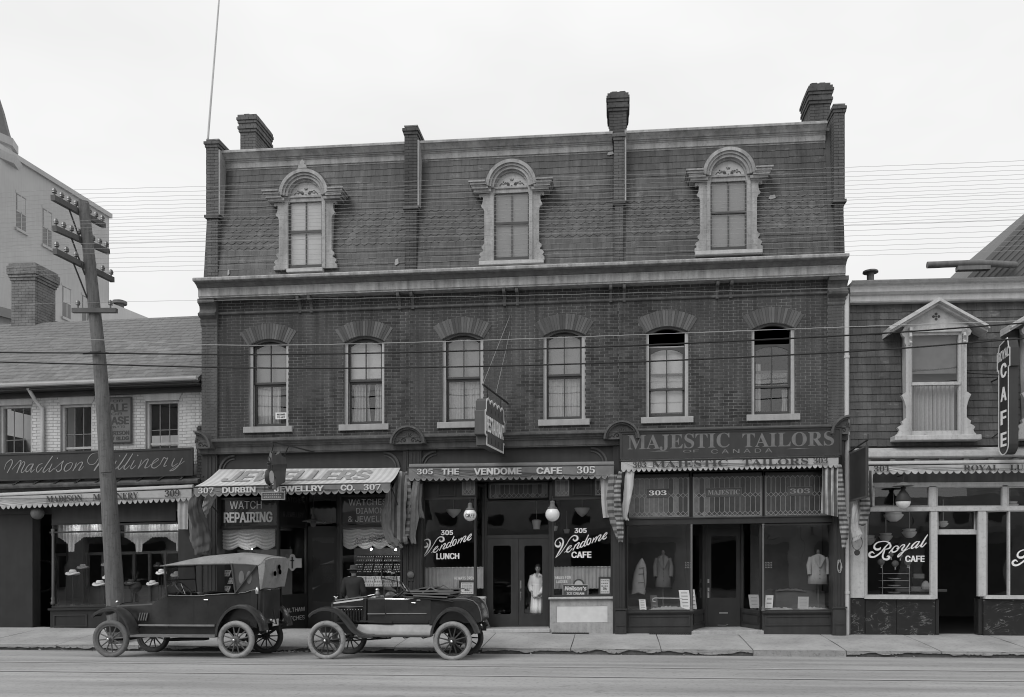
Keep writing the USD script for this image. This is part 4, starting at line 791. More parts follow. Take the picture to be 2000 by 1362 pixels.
def flap(T, top, bot, y, matn, folds=4, amp=.02, name='side_curtain', seed=0):
    (xa, za), (xb, zb) = [at(p[0], p[1], y)[[0, 2]] for p in top]; (xc, zc), (xd, zd) = [at(p[0], p[1], y)[[0, 2]] for p in bot]; r = random.Random(seed); ph = r.uniform(0, 6)
    def fn(u, v):
        x = (xa + (xb - xa) * u) * (1 - v) + (xc + (xd - xc) * u) * v; z = (za + (zb - za) * u) * (1 - v) + (zc + (zd - zc) * u) * v
        return (x + .01 * math.sin(v * 7 + ph) * v, y + amp * math.sin(u * folds * 6.28 + ph + v), z)
    return T.part(name, grid(fn, folds * 8, 10), matn, smooth=True)
# 307: rolled out
TL, TR, FL, FR = at(428, 917, -.15), at(782, 914, -.15), at(379, 951, -1.4), at(762, 943, -1.4)
T = Thing('awning', "striped awning rolled out over the jewellers', lettered JEWELLERS on its slope", 'awning', tuple((TL + TR) / 2))
def aw(u, v):
    p = (TL * (1 - u) + TR * u) * (1 - v) + (FL * (1 - u) + FR * u) * v; p[2] -= .05 * math.sin(math.pi * v) + .004 * math.sin(u * 23) * v * (1 - v); return p
T.part('canvas', grid(aw, 60, 10), 'awning_stripe_pale', smooth=True)
k = valance((FL[0], FL[2]), (FR[0], FR[2]), .165, 27, .075, -1.4, 'valance', T, 'awning_mid', 'valance_edge')
T.part('front_bar', tube([FL + [0, .02, -.01], FR + [0, .02, -.01]], .022, 8), 'iron')
m = lett("JEWELLERS", .13, .80, .18, .5, 0, bold=True, depth=.001); v = m[0]; u = (458 + (734 - 458) * (v[:, 0] - v[:, 0].min()) / np.ptp(v[:, 0])); vv = (v[:, 2] - .18) / .5
W = np.array([aw((uu - 428) / (782 - 428), .66 - .54 * min(max(t, 0), 1)) for uu, t in zip(u, vv)]); W[:, 2] += .012 + (v[:, 1] + .001) * 4
T.part('lettering', (W, m[1]), 'awning_letter')
zl = lambda px: (FL + (FR - FL) * (at(px, 948, -1.4)[0] - FL[0]) / (FR[0] - FL[0]))
for s, a, b in (("307", 388, 418), ("DURBIN", 435, 500), ("JEWELLRY", 536, 633), ("CO.", 666, 694), ("307", 711, 744)):
    p0, p1 = zl(a), zl(b); T.part('lettering', lett(s, p0[0], p1[0], p0[2] - .158, .125, -1.425, 'serif' if s == "307" else 'sans', bold=True, slope=(p1[2] - p0[2]) / (p1[0] - p0[0])), 'letter_pale', k)
for s, pa, pb in ((0, TL, FL), (1, TR, FR)): T.part('awning_arm', tube([pb + [0, .02, -.02], pa + [0, .08, -1.15]], .012, 6), 'iron')
cloth(T, [(388, 955, -1.3, 8), (381, 990, -1.1, 11), (392, 1030, -.7, 15), (396, 1062, -.5, 17), (394, 1084, -.45, 12)], 'awning_dark', 5, seed=1, amp=.16)
cloth(T, [(414, 962, -1.1, 9), (406, 985, -.9, 7), (400, 1003, -.8, 5), (398, 1016, -.8, 2)], 'awning_pale', 4, seed=2, amp=.2)
cloth(T, [(788, 922, -.3, 7), (781, 955, -.35, 13), (775, 1000, -.4, 18), (774, 1035, -.4, 18), (782, 1056, -.4, 14), (790, 1062, -.35, 6)], 'awning_stripe_dull_up', 5, seed=3, amp=.1)
cloth(T, [(760, 950, -.9, 3), (757, 985, -.7, 6), (753, 1010, -.6, 9), (758, 1040, -.55, 8), (770, 1062, -.5, 10), (782, 1070, -.45, 6)], 'awning_mid', 4, seed=4, amp=.18)
cloth(T, [(795, 925, -.32, 3), (801, 970, -.34, 5), (800, 1010, -.36, 6), (793, 1048, -.4, 5)], 'awning_stripe_dull', 3, seed=5, amp=.15)
# 305, 303: rolled up, only the valance shows
def rolled(name_label, pa, pb, py_drop, n, y, matn, bind, words, lmat):
    a, b = at(*pa, y), at(*pb, y); T = Thing('awning', name_label, 'awning', tuple((a + b) / 2)); sc = (b[0] - a[0]) / (pb[0] - pa[0])
    k = valance((a[0], a[2]), (b[0], b[2]), py_drop[0] * sc, n, py_drop[1] * sc, y, 'valance', T, matn, bind)
    T.part('canvas_roll', tube([a + [0, .10, .03], b + [0, .10, .03]], .075, 12), matn, smooth=True); T.part('front_bar', tube([a + [-.03, .01, 0], b + [.03, .01, 0]], .02, 6), 'iron')
    for s, x0, x1, ya, yb, face in words:
        p0, p1 = at(x0, ya, y), at(x1, ya, y); zs = a[2] + (b[2] - a[2]) * (p0[0] - a[0]) / (b[0] - a[0])
        T.part('lettering', lett(s, p0[0], p1[0], zs - yb * sc, (yb - ya) * sc, y - .03, face, bold=face == 'sans', slope=(b[2] - a[2]) / (b[0] - a[0]), track=0), lmat, k)
    return T
T = rolled("rolled-up dark scalloped awning of the Vendome cafe", (798, 914), (1199, 909), (20, 6), 33, -.42, 'awning_mid', 'valance_edge',
       [("305", 815, 846, 3, 13, 'serif'), ("THE", 863, 897, 3, 14, 'sans'), ("VENDOME", 926, 1019, 3, 15, 'sans'), ("CAFE", 1048, 1098, 3, 15, 'sans'), ("305", 1127, 1162, 2, 15, 'serif')], 'letter_pale')
cloth(T, [(814, 940, -.35, 6), (809, 975, -.36, 7), (806, 1010, -.36, 9), (804, 1040, -.36, 7), (808, 1062, -.36, 4)], 'awning_mid', 4, seed=6, amp=.2)
cloth(T, [(820, 945, -.3, 4), (818, 985, -.3, 5), (824, 1012, -.3, 5)], 'awning_dark', 3, seed=7, amp=.2)
flap(T, [(1172, 932), (1193, 932)], [(1177, 1012), (1196, 1010)], -.30, 'awning_pale', 2, .015, seed=1)
cloth(T, [(1198, 928, -.45, 6), (1196, 965, -.46, 9), (1198, 1000, -.46, 10), (1204, 1030, -.46, 8), (1210, 1054, -.46, 5)], 'awning_stripe_dull', 4, seed=8, amp=.15)
T = rolled("rolled-up pale scalloped awning lettered MAJESTIC TAILORS", (1213, 901), (1638, 892), (16, 6), 42, -.42, 'awning_pale', None,
       [("303", 1236, 1262, 3, 14, 'serif'), ("MAJESTIC", 1273, 1421, 2, 14, 'serif'), ("TAILORS", 1450, 1578, 2, 14, 'serif'), ("303", 1588, 1616, 2, 13, 'serif')], 'letter_dark')
cloth(T, [(1230, 920, -.33, 8), (1228, 955, -.34, 8), (1223, 985, -.34, 7), (1220, 1010, -.34, 5), (1225, 1016, -.34, 3)], 'awning_stripe_pale', 3, seed=9, amp=.12)
cloth(T, [(1212, 922, -.5, 3), (1207, 955, -.5, 6), (1206, 990, -.5, 7), (1210, 1025, -.5, 7), (1212, 1058, -.5, 4)], 'awning_stripe_level', 3, seed=10, amp=.14)
flap(T, [(1606, 912), (1639, 909)], [(1604, 1003), (1637, 1010)], -.36, 'awning_stripe_bold', 3, .02, seed=2)
cloth(T, [(1640, 908, -.5, 3), (1643, 950, -.5, 5), (1646, 1000, -.5, 7), (1650, 1035, -.5, 7), (1648, 1070, -.5, 3)], 'awning_stripe_level', 3, seed=11, amp=.16)

# ---- 305, the cafe
wl, rl = shop_window(Bh, (825, 972, 930, 1166), .10, .05, 'shop_mid')
wr, rr_ = shop_window(Bh, (1078, 972, 1197, 1166), .10, .05, 'shop_mid')
FRM = lambda p, y0, y1, T, m, nm='frame_post': T.part(nm, (lambda r: bx(r[0], r[1], y0, y1, r[2], r[3]))(rect(*p, y0)), m)
YD = .62
FRM((825, 940, 932, 974), .13, .2, Bh, 'shop_dark', 'transom_board'); FRM((1078, 936, 1197, 974), .13, .2, Bh, 'shop_dark', 'transom_board')
leaded(Bh, (902, 938, 928, 968), .10, 3, (.25,), 'leaded_pale', d=.06); leaded(Bh, (1084, 936, 1112, 970), .10, 3, (.2,), 'leaded_pale', d=.06); leaded(Bh, (1162, 936, 1180, 968), .10, 2, (.25,), 'leaded_mid', d=.06)
for p in ((854, 942, 890, 970), (1118, 938, 1156, 968)): 
    x0_, x1_, z0_, z1_ = rect(*p, .1); q = Bh.part('ventilator_panel', ext(sbox(x0_, z0_, x1_, z1_).difference(sbox(x0_ + .04, z0_ + .04, x1_ - .04, z1_ - .04)), .09, .13, 'xz'), 'shop_dark')
    Bh.part('ventilator_slat', [bx(x0_ + .05, x1_ - .05, .11, .13, z0_ + .05 + i * .025, z0_ + .065 + i * .025) for i in range(12)], 'shop_mid', q)
xa, xb = at(930, 1100, .12)[0], at(948, 1100, YD)[0]; xc_, xd_ = at(1076, 1100, YD)[0], at(1078, 1100, .12)[0]
zs = sh(880, 1166, .1)[2]
splay(Bh, xa, .12, xb, YD, .15, 3.95, 'shop_mid', zlow=zs); splay(Bh, xd_, .12, xc_, YD, .15, 3.95, 'shop_mid', zlow=zs)
z55, z22 = sh(1012, 1052, YD)[2], sh(1012, 1224, YD)[2]
DOORX = [at(951, 1100, YD)[0], at(1012.5, 1100, YD)[0], at(1074, 1100, YD)[0]]
df = Bh.part('door_frame', [bx(xb - .02, DOORX[0], YD - .03, YD + .08, z22, 4.0), bx(DOORX[2], xc_ + .02, YD - .03, YD + .08, z22, 4.0), bx(DOORX[0], DOORX[2], YD - .02, YD + .08, z55, z55 + .09), bx(DOORX[0], DOORX[2], YD - .02, YD + .08, sh(1012, 979, YD)[2], sh(1012, 979, YD)[2] + .08)], 'shop_mid')
Bh.part('transom_light', pane(DOORX[0], DOORX[2], YD + .03, z55 + .09, sh(1012, 979, YD)[2]), 'shop_glass', df)
leaded(Bh, (956, 944, 1070, 975), YD, 12, (.22,), 'leaded_mid', pale=(1, 9, 11), d=.06)
for i, (px0, px1) in enumerate(((963, 998), (1024, 1059))):
    a, b = DOORX[i] + .004, DOORX[i + 1] - .004; ga, gb, g0, g1 = rect(px0, 1066, px1, 1200, YD); g0, g1 = min(g0, g1), max(g0, g1)
    hole = sbox(ga, g0, gb, g1).union(sbox(ga, g0 + .1, gb, g1)); hole = hole.buffer(-.05).buffer(.05)
    d = Bh.part('door', ext(sbox(a, z22 + .01, b, z55 - .005).difference(hole), YD - .01, YD + .04, 'xz'), 'shop_mid')
    Bh.part('door_pane', pane(ga - .01, gb + .01, YD + .02, g0 - .01, g1 + .01), 'shop_glass', d)
    hx = sh(1017 if i else 1009, 1150, YD)[0]
    if i: Bh.part('handle', [bx(hx - .018, hx + .018, YD - .016, YD - .01, 1.32, 1.52), bx(hx - .015, hx + .015, YD - .016, YD - .01, 1.02, 1.24), tube([(hx, YD - .02, 1.22), (hx, YD - .06, 1.18), (hx, YD - .06, 1.08), (hx, YD - .02, 1.04)], .010, 6)], 'brass_dull', d)
Bh.part('threshold', bx(DOORX[0] - .05, DOORX[2] + .05, -.02, YD + .5, z22 - .08, z22 - .004), 'tile_stone'); Bh.part('step_edge', cbx(DOORX[0] - .05, DOORX[2] + .05, -.06, -.022, z22 - .10, z22 - .005, .01), 'pale_trim')
for px0, px1 in ((826, 946), (1074, 1198)):
    y = .03; x0_, x1_, z0_, z1_ = rect(px0, 1166, px1, 1242, y); zt_ = sh((px0 + px1) / 2, 1166, y)[2]; zb_ = sh((px0 + px1) / 2, 1216, y)[2]
    q = Bh.part('stall_riser', bx(x0_, x1_, y, .3, -.1, zt_ - .06), 'tile_stone'); pa, pb = x0_ + .17, x1_ - .14; pz0, pz1 = zb_, sh((px0 + px1) / 2, 1184, y)[2]
    Bh.part('marble_frame', [ext(sbox(x0_, zb_, x1_, zt_ - .06).difference(sbox(pa, pz0, pb, pz1)), y - .012, y, 'xz'), bx(x0_, x1_, y - .02, y, -.1, zb_ - .003)], 'tile_stone', q)
    Bh.part('marble_panel', bx(pa + .004, pb - .004, y - .006, y, pz0 + .004, pz1 - .004), 'tile_white', q)
    Bh.part('sill', cbx(x0_ - .03, x1_ + .03, y - .09, .16, zt_ - .055, zt_ + .0, .01), 'pale_trim', q)
for (xa_, xb_) in ((rl[0], rl[1] + .15), (rr_[0], rr_[1])):
    Bh.part('display_floor', bx(xa_, xb_, .16, .58, zs - .16, zs - .01), 'interior_mid')
VEND = [[(200,612,10),(232,655,18),(212,720,25),(158,742,28),(100,715,22),(80,648,13),(110,570,10),(180,515,13),(250,510,18),(300,562,24),(304,640,25),(280,722,23),(230,822,19),(160,940,14),(95,1050,6)],
 [(95,1050,5),(200,960,8),(300,830,9),(400,680,9),(480,540,10),(560,455,13),(640,432,17),(700,470,25),(700,540,27),(640,578,22),(586,552,15),(598,520,8)],
 [(340,905,7),(430,830,9),(510,760,11),(536,718,11),(500,714,9),(440,780,15),(405,850,21),(422,893,19),(480,880,11),(560,790,8)],
 [(650,680,10),(620,760,14),(580,840,11)], [(600,790,8),(680,680,10),(740,632,15),(756,650,15),(712,740,15),(690,785,16),(730,788,10),(790,720,7)],
 [(900,600,10),(860,602,12),(800,680,16),(790,748,17),(830,752,11),(900,660,8)], [(1010,420,13),(960,530,14),(900,660,16),(890,722,15),(930,718,9),(970,660,7)],
 [(1080,520,10),(1040,512,11),(985,590,17),(970,668,18),(1010,688,13),(1060,620,13),(1080,530,11)],
 [(1160,500,10),(1140,570,13),(1110,640,11)], [(1130,600,7),(1210,490,10),(1250,472,13),(1230,540,13),(1195,613,11)], [(1220,570,7),(1300,440,10),(1360,416,14),(1340,480,14),(1292,568,15),(1330,574,10),(1390,500,7)],
 [(1400,510,9),(1480,440,10),(1530,372,12),(1510,352,11),(1460,400,13),(1410,490,18),(1432,533,16),(1490,510,11),(1520,466,9)]]
def fxm(ox, oy, sc, y, s=1.0):
    def f(x, yy, w): p = at(ox + x / sc, oy + yy / sc, y); return p[0], p[2], w / sc / FPX * (y + DIST)
    return f
def raw(T, v_f):      # lettering already given in the world, put into a settled thing
    v = v_f[0].copy(); v[:, 2] -= T.k * v[:, 0]; return v, v_f[1]
Bh.part('lettering', raw(Bh, strokes(VEND, fxm(820, 1020, 15.13, .105), .105)), 'letter_white', wl)
Bh.part('lettering', raw(Bh, strokes(VEND, fxm(1078.6, 1016, 14.3, .105), .105)), 'letter_white', wr)
for s, w, p, bld in (("305", wl, (861, 1036, 885, 1045), True), ("LUNCH", wl, (852, 1081, 897, 1092), True), ("305", wr, (1122, 1032, 1146, 1041), True), ("CAFE", wr, (1116, 1078, 1155, 1089.5), True), ("ALWAYS OPEN", wl, (887, 1126.5, 926, 1132), False), ("TABLES FOR", wr, (1080, 1125.5, 1115, 1131), False), ("LADIES", wr, (1087, 1133.5, 1108, 1139), False)):
    wtxt(Bh, w, s, p, .10, 'letter_white', bold=bld)
def cafe_curtain(px0, px1, pt, pb, y, label, seed, folds):
    x0, x1, z0, z1 = rect(px0, pt, px1, pb, y); z0, z1 = min(z0, z1), max(z0, z1)
    curtain((x0 + x1) / 2, (x1 - x0) / 2, y, z0, z1, 'cloth_grey', label, seed=seed, folds=folds, amp=.012, name='cafe_curtain')
    one('curtain_rod', tube([(x0, y - .02, z1 - .01), (x1, y - .02, z1 - .01)], .007, 6), 'brass_dull', "thin rod carrying the " + label.split(' in ')[0] + " in the " + ("left" if px0 < 1000 else "right") + " cafe window", 'rod', shear=KS)
cafe_curtain(829, 944, 1108, 1150, .40, "half curtain in the window lettered LUNCH", 12, 15); cafe_curtain(1080, 1196, 1107, 1150, .40, "half curtain in the window lettered CAFE", 13, 16)
def framed(px0, py0, px1, py1, y, label, lines, name='framed_menu', fm='sash_dark', lean=.12, cat_='menu', fw=.045):
    x0, x1, z0, z1 = rect(px0, py0, px1, py1, y, at); t = Thing(name, label, cat_, ((x0 + x1) / 2, y, z0))
    def ln(m): v = m[0].copy(); v[:, 1] += (v[:, 2] - z0) * lean; return v, m[1]
    t.part('card', ln(bx(x0 + fw, x1 - fw, y, y + .008, z0 + fw, z1 - fw)), 'card_white')
    if fw > .015: t.part('frame', ln(ext(sbox(x0, z0, x1, z1).difference(sbox(x0 + fw, z0 + fw, x1 - fw, z1 - fw)), y - .012, y + .012, 'xz')), fm)
    n = len(lines); H = z1 - z0 - 2 * fw
    for i, (s, hh) in enumerate(lines):
        zb = z1 - fw - H * (i + .9) / (n + .3); wd = (x1 - x0 - 2 * fw) * (.42 if len(s) < 5 else .8); xm = (x0 + x1) / 2
        if len(s) < 5: t.part('lettering', ln(lett(s, xm - wd / 2, xm + wd / 2, zb, H / (n + .3) * hh, y - .002, bold=True)), 'letter_dark')
        else:
            q = xm - wd / 2
            while q < xm + wd / 2 - .01: e = min(q + rg.uniform(.02, .05), xm + wd / 2); t.part('print_mark', ln(bx(q, e, y - .002, y - .0005, zb, zb + H / (n + .3) * hh * .7)), 'letter_mid'); q = e + .012
framed(896, 1134, 928, 1164, .30, "dark framed menu card leaning under the words ALWAYS OPEN", [("DINNER SPECIAL", .5), ("BUSINESS", .6), ("LUNCH", .7), ("30c", .8), ("WITH COFFEE", .5)])
framed(1169, 1127, 1194, 1163, .30, "dark framed menu card standing at the right end of the cafe window", [("DINNER SPECIAL", .5), ("BUSINESS", .6), ("LUNCH", .7), ("30c", .8), ("WITH COFFEE", .5)])
t = Thing('ice_cream_card', "grey ice cream show card with an arched top on the cafe window sill", 'sign', at(1124, 1163, .22))
a = rect(1099, 1142, 1149, 1164, .20, at); t.part('board', [ext(sbox(a[0], a[2], a[1], a[3]).union(Point((a[0] + a[1]) / 2 - .0 + .08, a[3]).buffer(.14)), .20, .215, 'xz')], 'sign_mid')
t.part('border', ext(sbox(a[0], a[2], a[1], a[3]).difference(sbox(a[0] + .012, a[2] + .012, a[1] - .012, a[3] - .012)), .194, .2, 'xz'), 'letter_pale')
t.part('lettering', [lett("Neilson's", a[0] + .05, a[1] - .05, a[2] + .135, .10, .196, bold=True, shear=.12)], 'letter_white'); t.part('lettering', lett("ICE CREAM", a[0] + .10, a[1] - .10, a[2] + .03, .055, .196, bold=True), 'letter_white')
t.part('emblem', [ext(Point((a[0] + a[1]) / 2 + .08, a[3]).buffer(.10).intersection(sbox(-9, a[3], 9, 9)), .192, .199, 'xz')], 'letter_pale')
def globe_lamp(px, py, rpx, y, label, top_py, text=None):
    p = at(px, py, y); r = rpx / FPX * (y + DIST) ; zt = at(px, top_py, y)[2]; t = Thing('globe_lamp', label, 'lamp', p)
    g = t.part('globe', lathe([(0, -r)] + [(r * math.cos(q), r * math.sin(q)) for q in np.linspace(-1.45, 1.05, 18)] + [(r * .45, r * .88)], p, 28), 'opal_glass', smooth=True)
    t.part('cap', lathe([(0, r * 1.0), (r * .55, r * .80), (r * .66, r * .72), (r * .70, r * .80), (r * .62, r * 1.0), (r * .40, r * 1.12), (r * .32, r * 1.5), (r * .36, r * 1.7), (r * .30, r * 1.85), (0, r * 1.95)], p, 24), 'pipe_grey', smooth=True)
    t.part('stem', tube([p + [0, 0, r * 1.9], [p[0], p[1], zt]], .012, 6), 'iron')
    t.part('wall_bracket', tube([[p[0], p[1], zt], [p[0], .05, zt + .02]], .014, 6), 'iron')
    if text:
        m = lett(text, -.62 * r, .95 * r, -.42 * r, r * .55, 0, bold=True); v = m[0]; th = v[:, 0] / r; zz = np.clip(v[:, 2] / r, -.95, .95); rad = r * 1.012 * np.sqrt(1 - zz**2); t.part('lettering', (np.c_[p[0] + rad * np.sin(th), p[1] - rad * np.cos(th) , p[2] + v[:, 2]], m[1]), 'letter_dark', g)
globe_lamp(918, 1006, 12.5, -.30, "opal globe lamp with the word CAFE, left of the cafe doors", 975, "CAFE"); globe_lamp(1079, 1005, 14, -.35, "plain white opal globe lamp above the right edge of the cafe doors", 970)
def pendant(px, py, y, w, h, label, group=None, shape='bowl', chain=.5):
    p = at(px, py, y); s = (y + DIST) / FPX; R = w * s / 2; H = h * s; t = Thing('pendant_lamp', label, 'lamp', p, group=group)
    if shape == 'bowl': pr = [(0, -H), (R * .15, -H * .95), (R * .6, -H * .62), (R * .93, -H * .2), (R, 0), (R * .97, .01), (R * .85, .01)]
    elif shape == 'bell': pr = [(0, -H), (R * .7, -H), (R * .8, -H * .6), (R, -H * .1), (R * .9, 0), (R * .3, H * .1), (0, H * .12)]
    else: pr = [(0, -H), (R * .35, -H * .97), (R * .75, -H * .62), (R, -H * .15), (R * .99, 0), (R * .85, H * .06), (R * .80, H * .12), (R * .80, H * .26), (R * .88, H * .33), (R * .90, H * .45), (R * .8, H * .5), (0, H * .5)]
    t.part('shade', lathe(pr, p, 24), 'opal_glass', smooth=True); t.part('stem', tube([p + [0, 0, H * .1], p + [0, 0, chain]], .01, 5), 'brass_dull')
pendant(886, 996, 1.4, 30, 16, "opal bowl lamp inside the window lettered LUNCH"); pendant(1137, 993, 1.4, 30, 17, "opal bowl lamp inside the window lettered CAFE", None); pendant(1048, 1016, 1.6, 19, 18, "dim bell-shaped lamp behind the glass over the cafe doors", shape='bell', chain=.9); pendant(1084, 1028, 1.9, 11, 9, "small white lamp shade just below the plain globe lamp", shape='bell'); pendant(1107, 1034, 2.2, 13, 8, "small lamp shade left of the number above the word CAFE", shape='bell')

# ---- 303, the tailors
x0_, x1_, z0_, z1_ = rect(1213, 842, 1641, 891, -.40, sh)
T = Thing('shop_sign', "long dark signboard lettered MAJESTIC TAILORS OF CANADA above the tailors' awning", 'sign', ((x0_ + x1_) / 2, -.40, z0_), shear=KS)
T.part('board', bx(x0_, x1_, -.40, -.38, z0_, z1_), 'sign_dark'); T.part('frame', [ext(sbox(x0_ - .03, z0_ - .03, x1_ + .03, z1_ + .03).difference(sbox(x0_ + .02, z0_ + .02, x1_ - .02, z1_ - .02)), -.42, -.376, 'xz'), bx(x0_ - .03, x1_ + .03, -.45, -.37, z1_ + .03, z1_ + .06)], 'shop_mid')
for s, p, f, tr in (("MAJESTIC", (1226, 848, 1425, 876), 'serif', 0), ("TAILORS", (1450, 845, 1629, 872), 'serif', 0), ("OF", (1334, 879, 1365, 884), 'sans', 0), ("CANADA", (1389, 877, 1508, 885), 'sans', 1)):
    a = rect(*p, -.40); T.part('lettering', lett(s, a[0], a[1], min(a[2], a[3]), abs(a[3] - a[2]), -.401, f, track=tr, bold=False), 'letter_dull')
for p in ((1268, 881, 1308, 882), (1535, 876, 1583, 877)): a = rect(*p, -.4); T.part('flourish', ext(Polygon([(a[0], a[2]), ((a[0] + a[1]) / 2, min(a[2], a[3]) - .004), (a[1], a[2]), ((a[0] + a[1]) / 2, a[3] + .008)]), -.404, -.4005, 'xz'), 'letter_dull')
T.part('support', [bx(x, x + .05, -.375, -.1, z0_ + .1, z0_ + .16) for x in (x0_ + .3, (x0_ + x1_) / 2, x1_ - .3)], 'iron')
for p, cols, pal in (((1228, 926, 1346, 1011), 12, (0, 1, 2, 3, 4, 5, 6, 7, 9)), ((1353, 924, 1488, 1010), 13, (0, 2)), ((1494, 922, 1622, 1008), 13, ())):
    x0_, x1_, z0_, z1_ = rect(*p, .04); H = z1_ - z0_
    txt, (u0, u1) = (("303", (.30, .66)), ("MAJESTIC", (.19, .71)), ("303", (.35, .72)))[0 if p[0] == 1228 else 1 if p[0] == 1353 else 2]
    pb = (x0_ + (x1_ - x0_) * u0, z0_ + H * .46, x0_ + (x1_ - x0_) * u1, z0_ + H * .66)
    F = leaded(C, p, .04, cols, (.08, .50, .92), 'leaded_mid', pale=pal, plates=[pb])
    C.part('name_plate', [bx(pb[0] + .005, pb[2] - .005, .028, .05, pb[1] + .005, pb[3] - .005), bx(pb[0], pb[2], .015, .03, pb[3] - .02, pb[3])], 'sign_mid', F)
    C.part('lettering', lett(txt, pb[0] + .05, pb[2] - .05, pb[1] + .055, (pb[3] - pb[1]) * .52, .026, 'serif'), 'letter_white' if p[0] == 1228 else 'letter_mid', F)
FRM((1222, 1011, 1628, 1023), -.02, .3, C, 'shop_dark', 'transom_beam'); FRM((1222, 1009.5, 1628, 1011.5), -.05, .1, C, 'shop_mid', 'transom_moulding')
w1, r1 = shop_window(C, (1224, 1023, 1353, 1194), .05, .035, 'shop_mid'); w2, r2 = shop_window(C, (1489, 1023, 1628, 1194), .05, .035, 'shop_mid')
bulkhead(C, 1223, 1353, 1194, .0); bulkhead(C, 1489, 1628, 1194, .0)
YB = 1.0
for px in (1350.5, 1490.5):
    p = sh(px, 1194, .02); C.part('window_post', lathe([(0, 0), (.05, 0), (.05, .03), (.03, .05), (.045, .08), (.03, .11), (.024, .14), (.022, 2.0), (.03, 2.03), (.022, 2.06), (.04, 2.10), (0, 2.10)], (p[0], .02, p[2]), 14), 'pipe_grey', smooth=True)
xa, xb = at(1352, 1100, .06)[0], at(1378, 1100, YB)[0]; xc_, xd_ = at(1450, 1100, YB)[0], at(1489, 1100, .06)[0]; zs = sh(1290, 1194, .05)[2]
sp1, pl1, L1 = splay(C, xa, .06, xb, YB, .10, 4.05, 'shop_mid', zlow=zs); sp2, pl2, L2 = splay(C, xd_, .06, xc_, YB, .10, 4.05, 'shop_mid', zlow=zs)
for s_, pl_, L_ in ((sp1, pl1, L1), (sp2, pl2, L2)):
    sg = 1 if pl_ is pl1 else -1
    C.part('panel_moulding', pl_(ext(sbox(.08, .40, L_ - .10, zs - .08).difference(sbox(.12, .44, L_ - .14, zs - .12)), -.012 if sg > 0 else .061, .012 if sg > 0 else .075, 'xz')), 'shop_dark', s_)
z35, z22 = sh(1414, 1032, YB)[2], sh(1414, 1224, YB)[2]; a, b = at(1382, 1100, YB)[0], at(1447, 1100, YB)[0]
C.part('door_frame', [bx(xb - .02, a - .004, YB - .02, YB + .08, z22, 4.0), bx(b + .004, xc_ + .02, YB - .02, YB + .08, z22, 4.0), bx(a, b, YB - .02, YB + .08, z35 + .003, z35 + .3)], 'shop_dark')
g = rect(1389, 1046, 1438, 1168, YB); hole = sbox(g[0], min(g[2:]), g[1], max(g[2:]))
d = C.part('door', ext(sbox(a, z22 + .01, b, z35).difference(hole), YB, YB + .05, 'xz'), 'shop_dark'); C.part('door_pane', pane(g[0], g[1], YB + .025, min(g[2:]), max(g[2:])), 'shop_glass', d)
hx = sh(1384, 1150, YB)[0] + .0; C.part('handle', [bx(hx - .03, hx + .015, YB - .008, YB, 1.02, 1.28), bx(hx - .03, hx + .015, YB - .008, YB, 1.40, 1.50), ball((hx, YB - .04, 1.20), .025, 2)], 'brass_dull', d)
C.part('letter_slot', [bx(g[0] + .2, g[0] + .42, YB - .01, YB, .62, .66)], 'brass_dull', d); C.part('kick_plate', tube([(g[0] + .16, YB - .01, .33), (g[0] + .36, YB - .02, .325), (g[0] + .42, YB - .02, .35)], .011, 6), 'pipe_grey', d)
C.part('threshold', bx(xa - .02, xd_ + .02, .0, YB + .3, .04, z22 - .006), 'tile_stone'); C.part('step_edge', cbx(xa - .02, xd_ + .02, -.03, -.002, .0, z22 - .02, .01), 'tile_stone')
for (xx0, xx1) in ((r1[0], r1[1]), (r2[0], r2[1])): C.part('display_floor', bx(xx0, xx1, .12, 1.4, zs - .2, zs + .005), 'interior_mid'); C.part('display_back', bx(xx0 - .1, xx1 + .1, 1.42, 1.46, zs - .2, zs + 2.2), 'interior_mid')
C.part('downpipe', [tube([sh(1654, 1240, -.05), sh(1654, 575, -.05)], .055, 10)] + [lathe([(.05, 0), (.07, 0), (.07, .06), (.05, .06)], sh(1654, q, -.05), 12) for q in (1160, 1010, 850, 700)], 'gutter', smooth=30)
C.part('conduit', tube([sh(1659, 1238, -.06), sh(1659, 820, -.06)], .022, 6), 'pipe_grey')
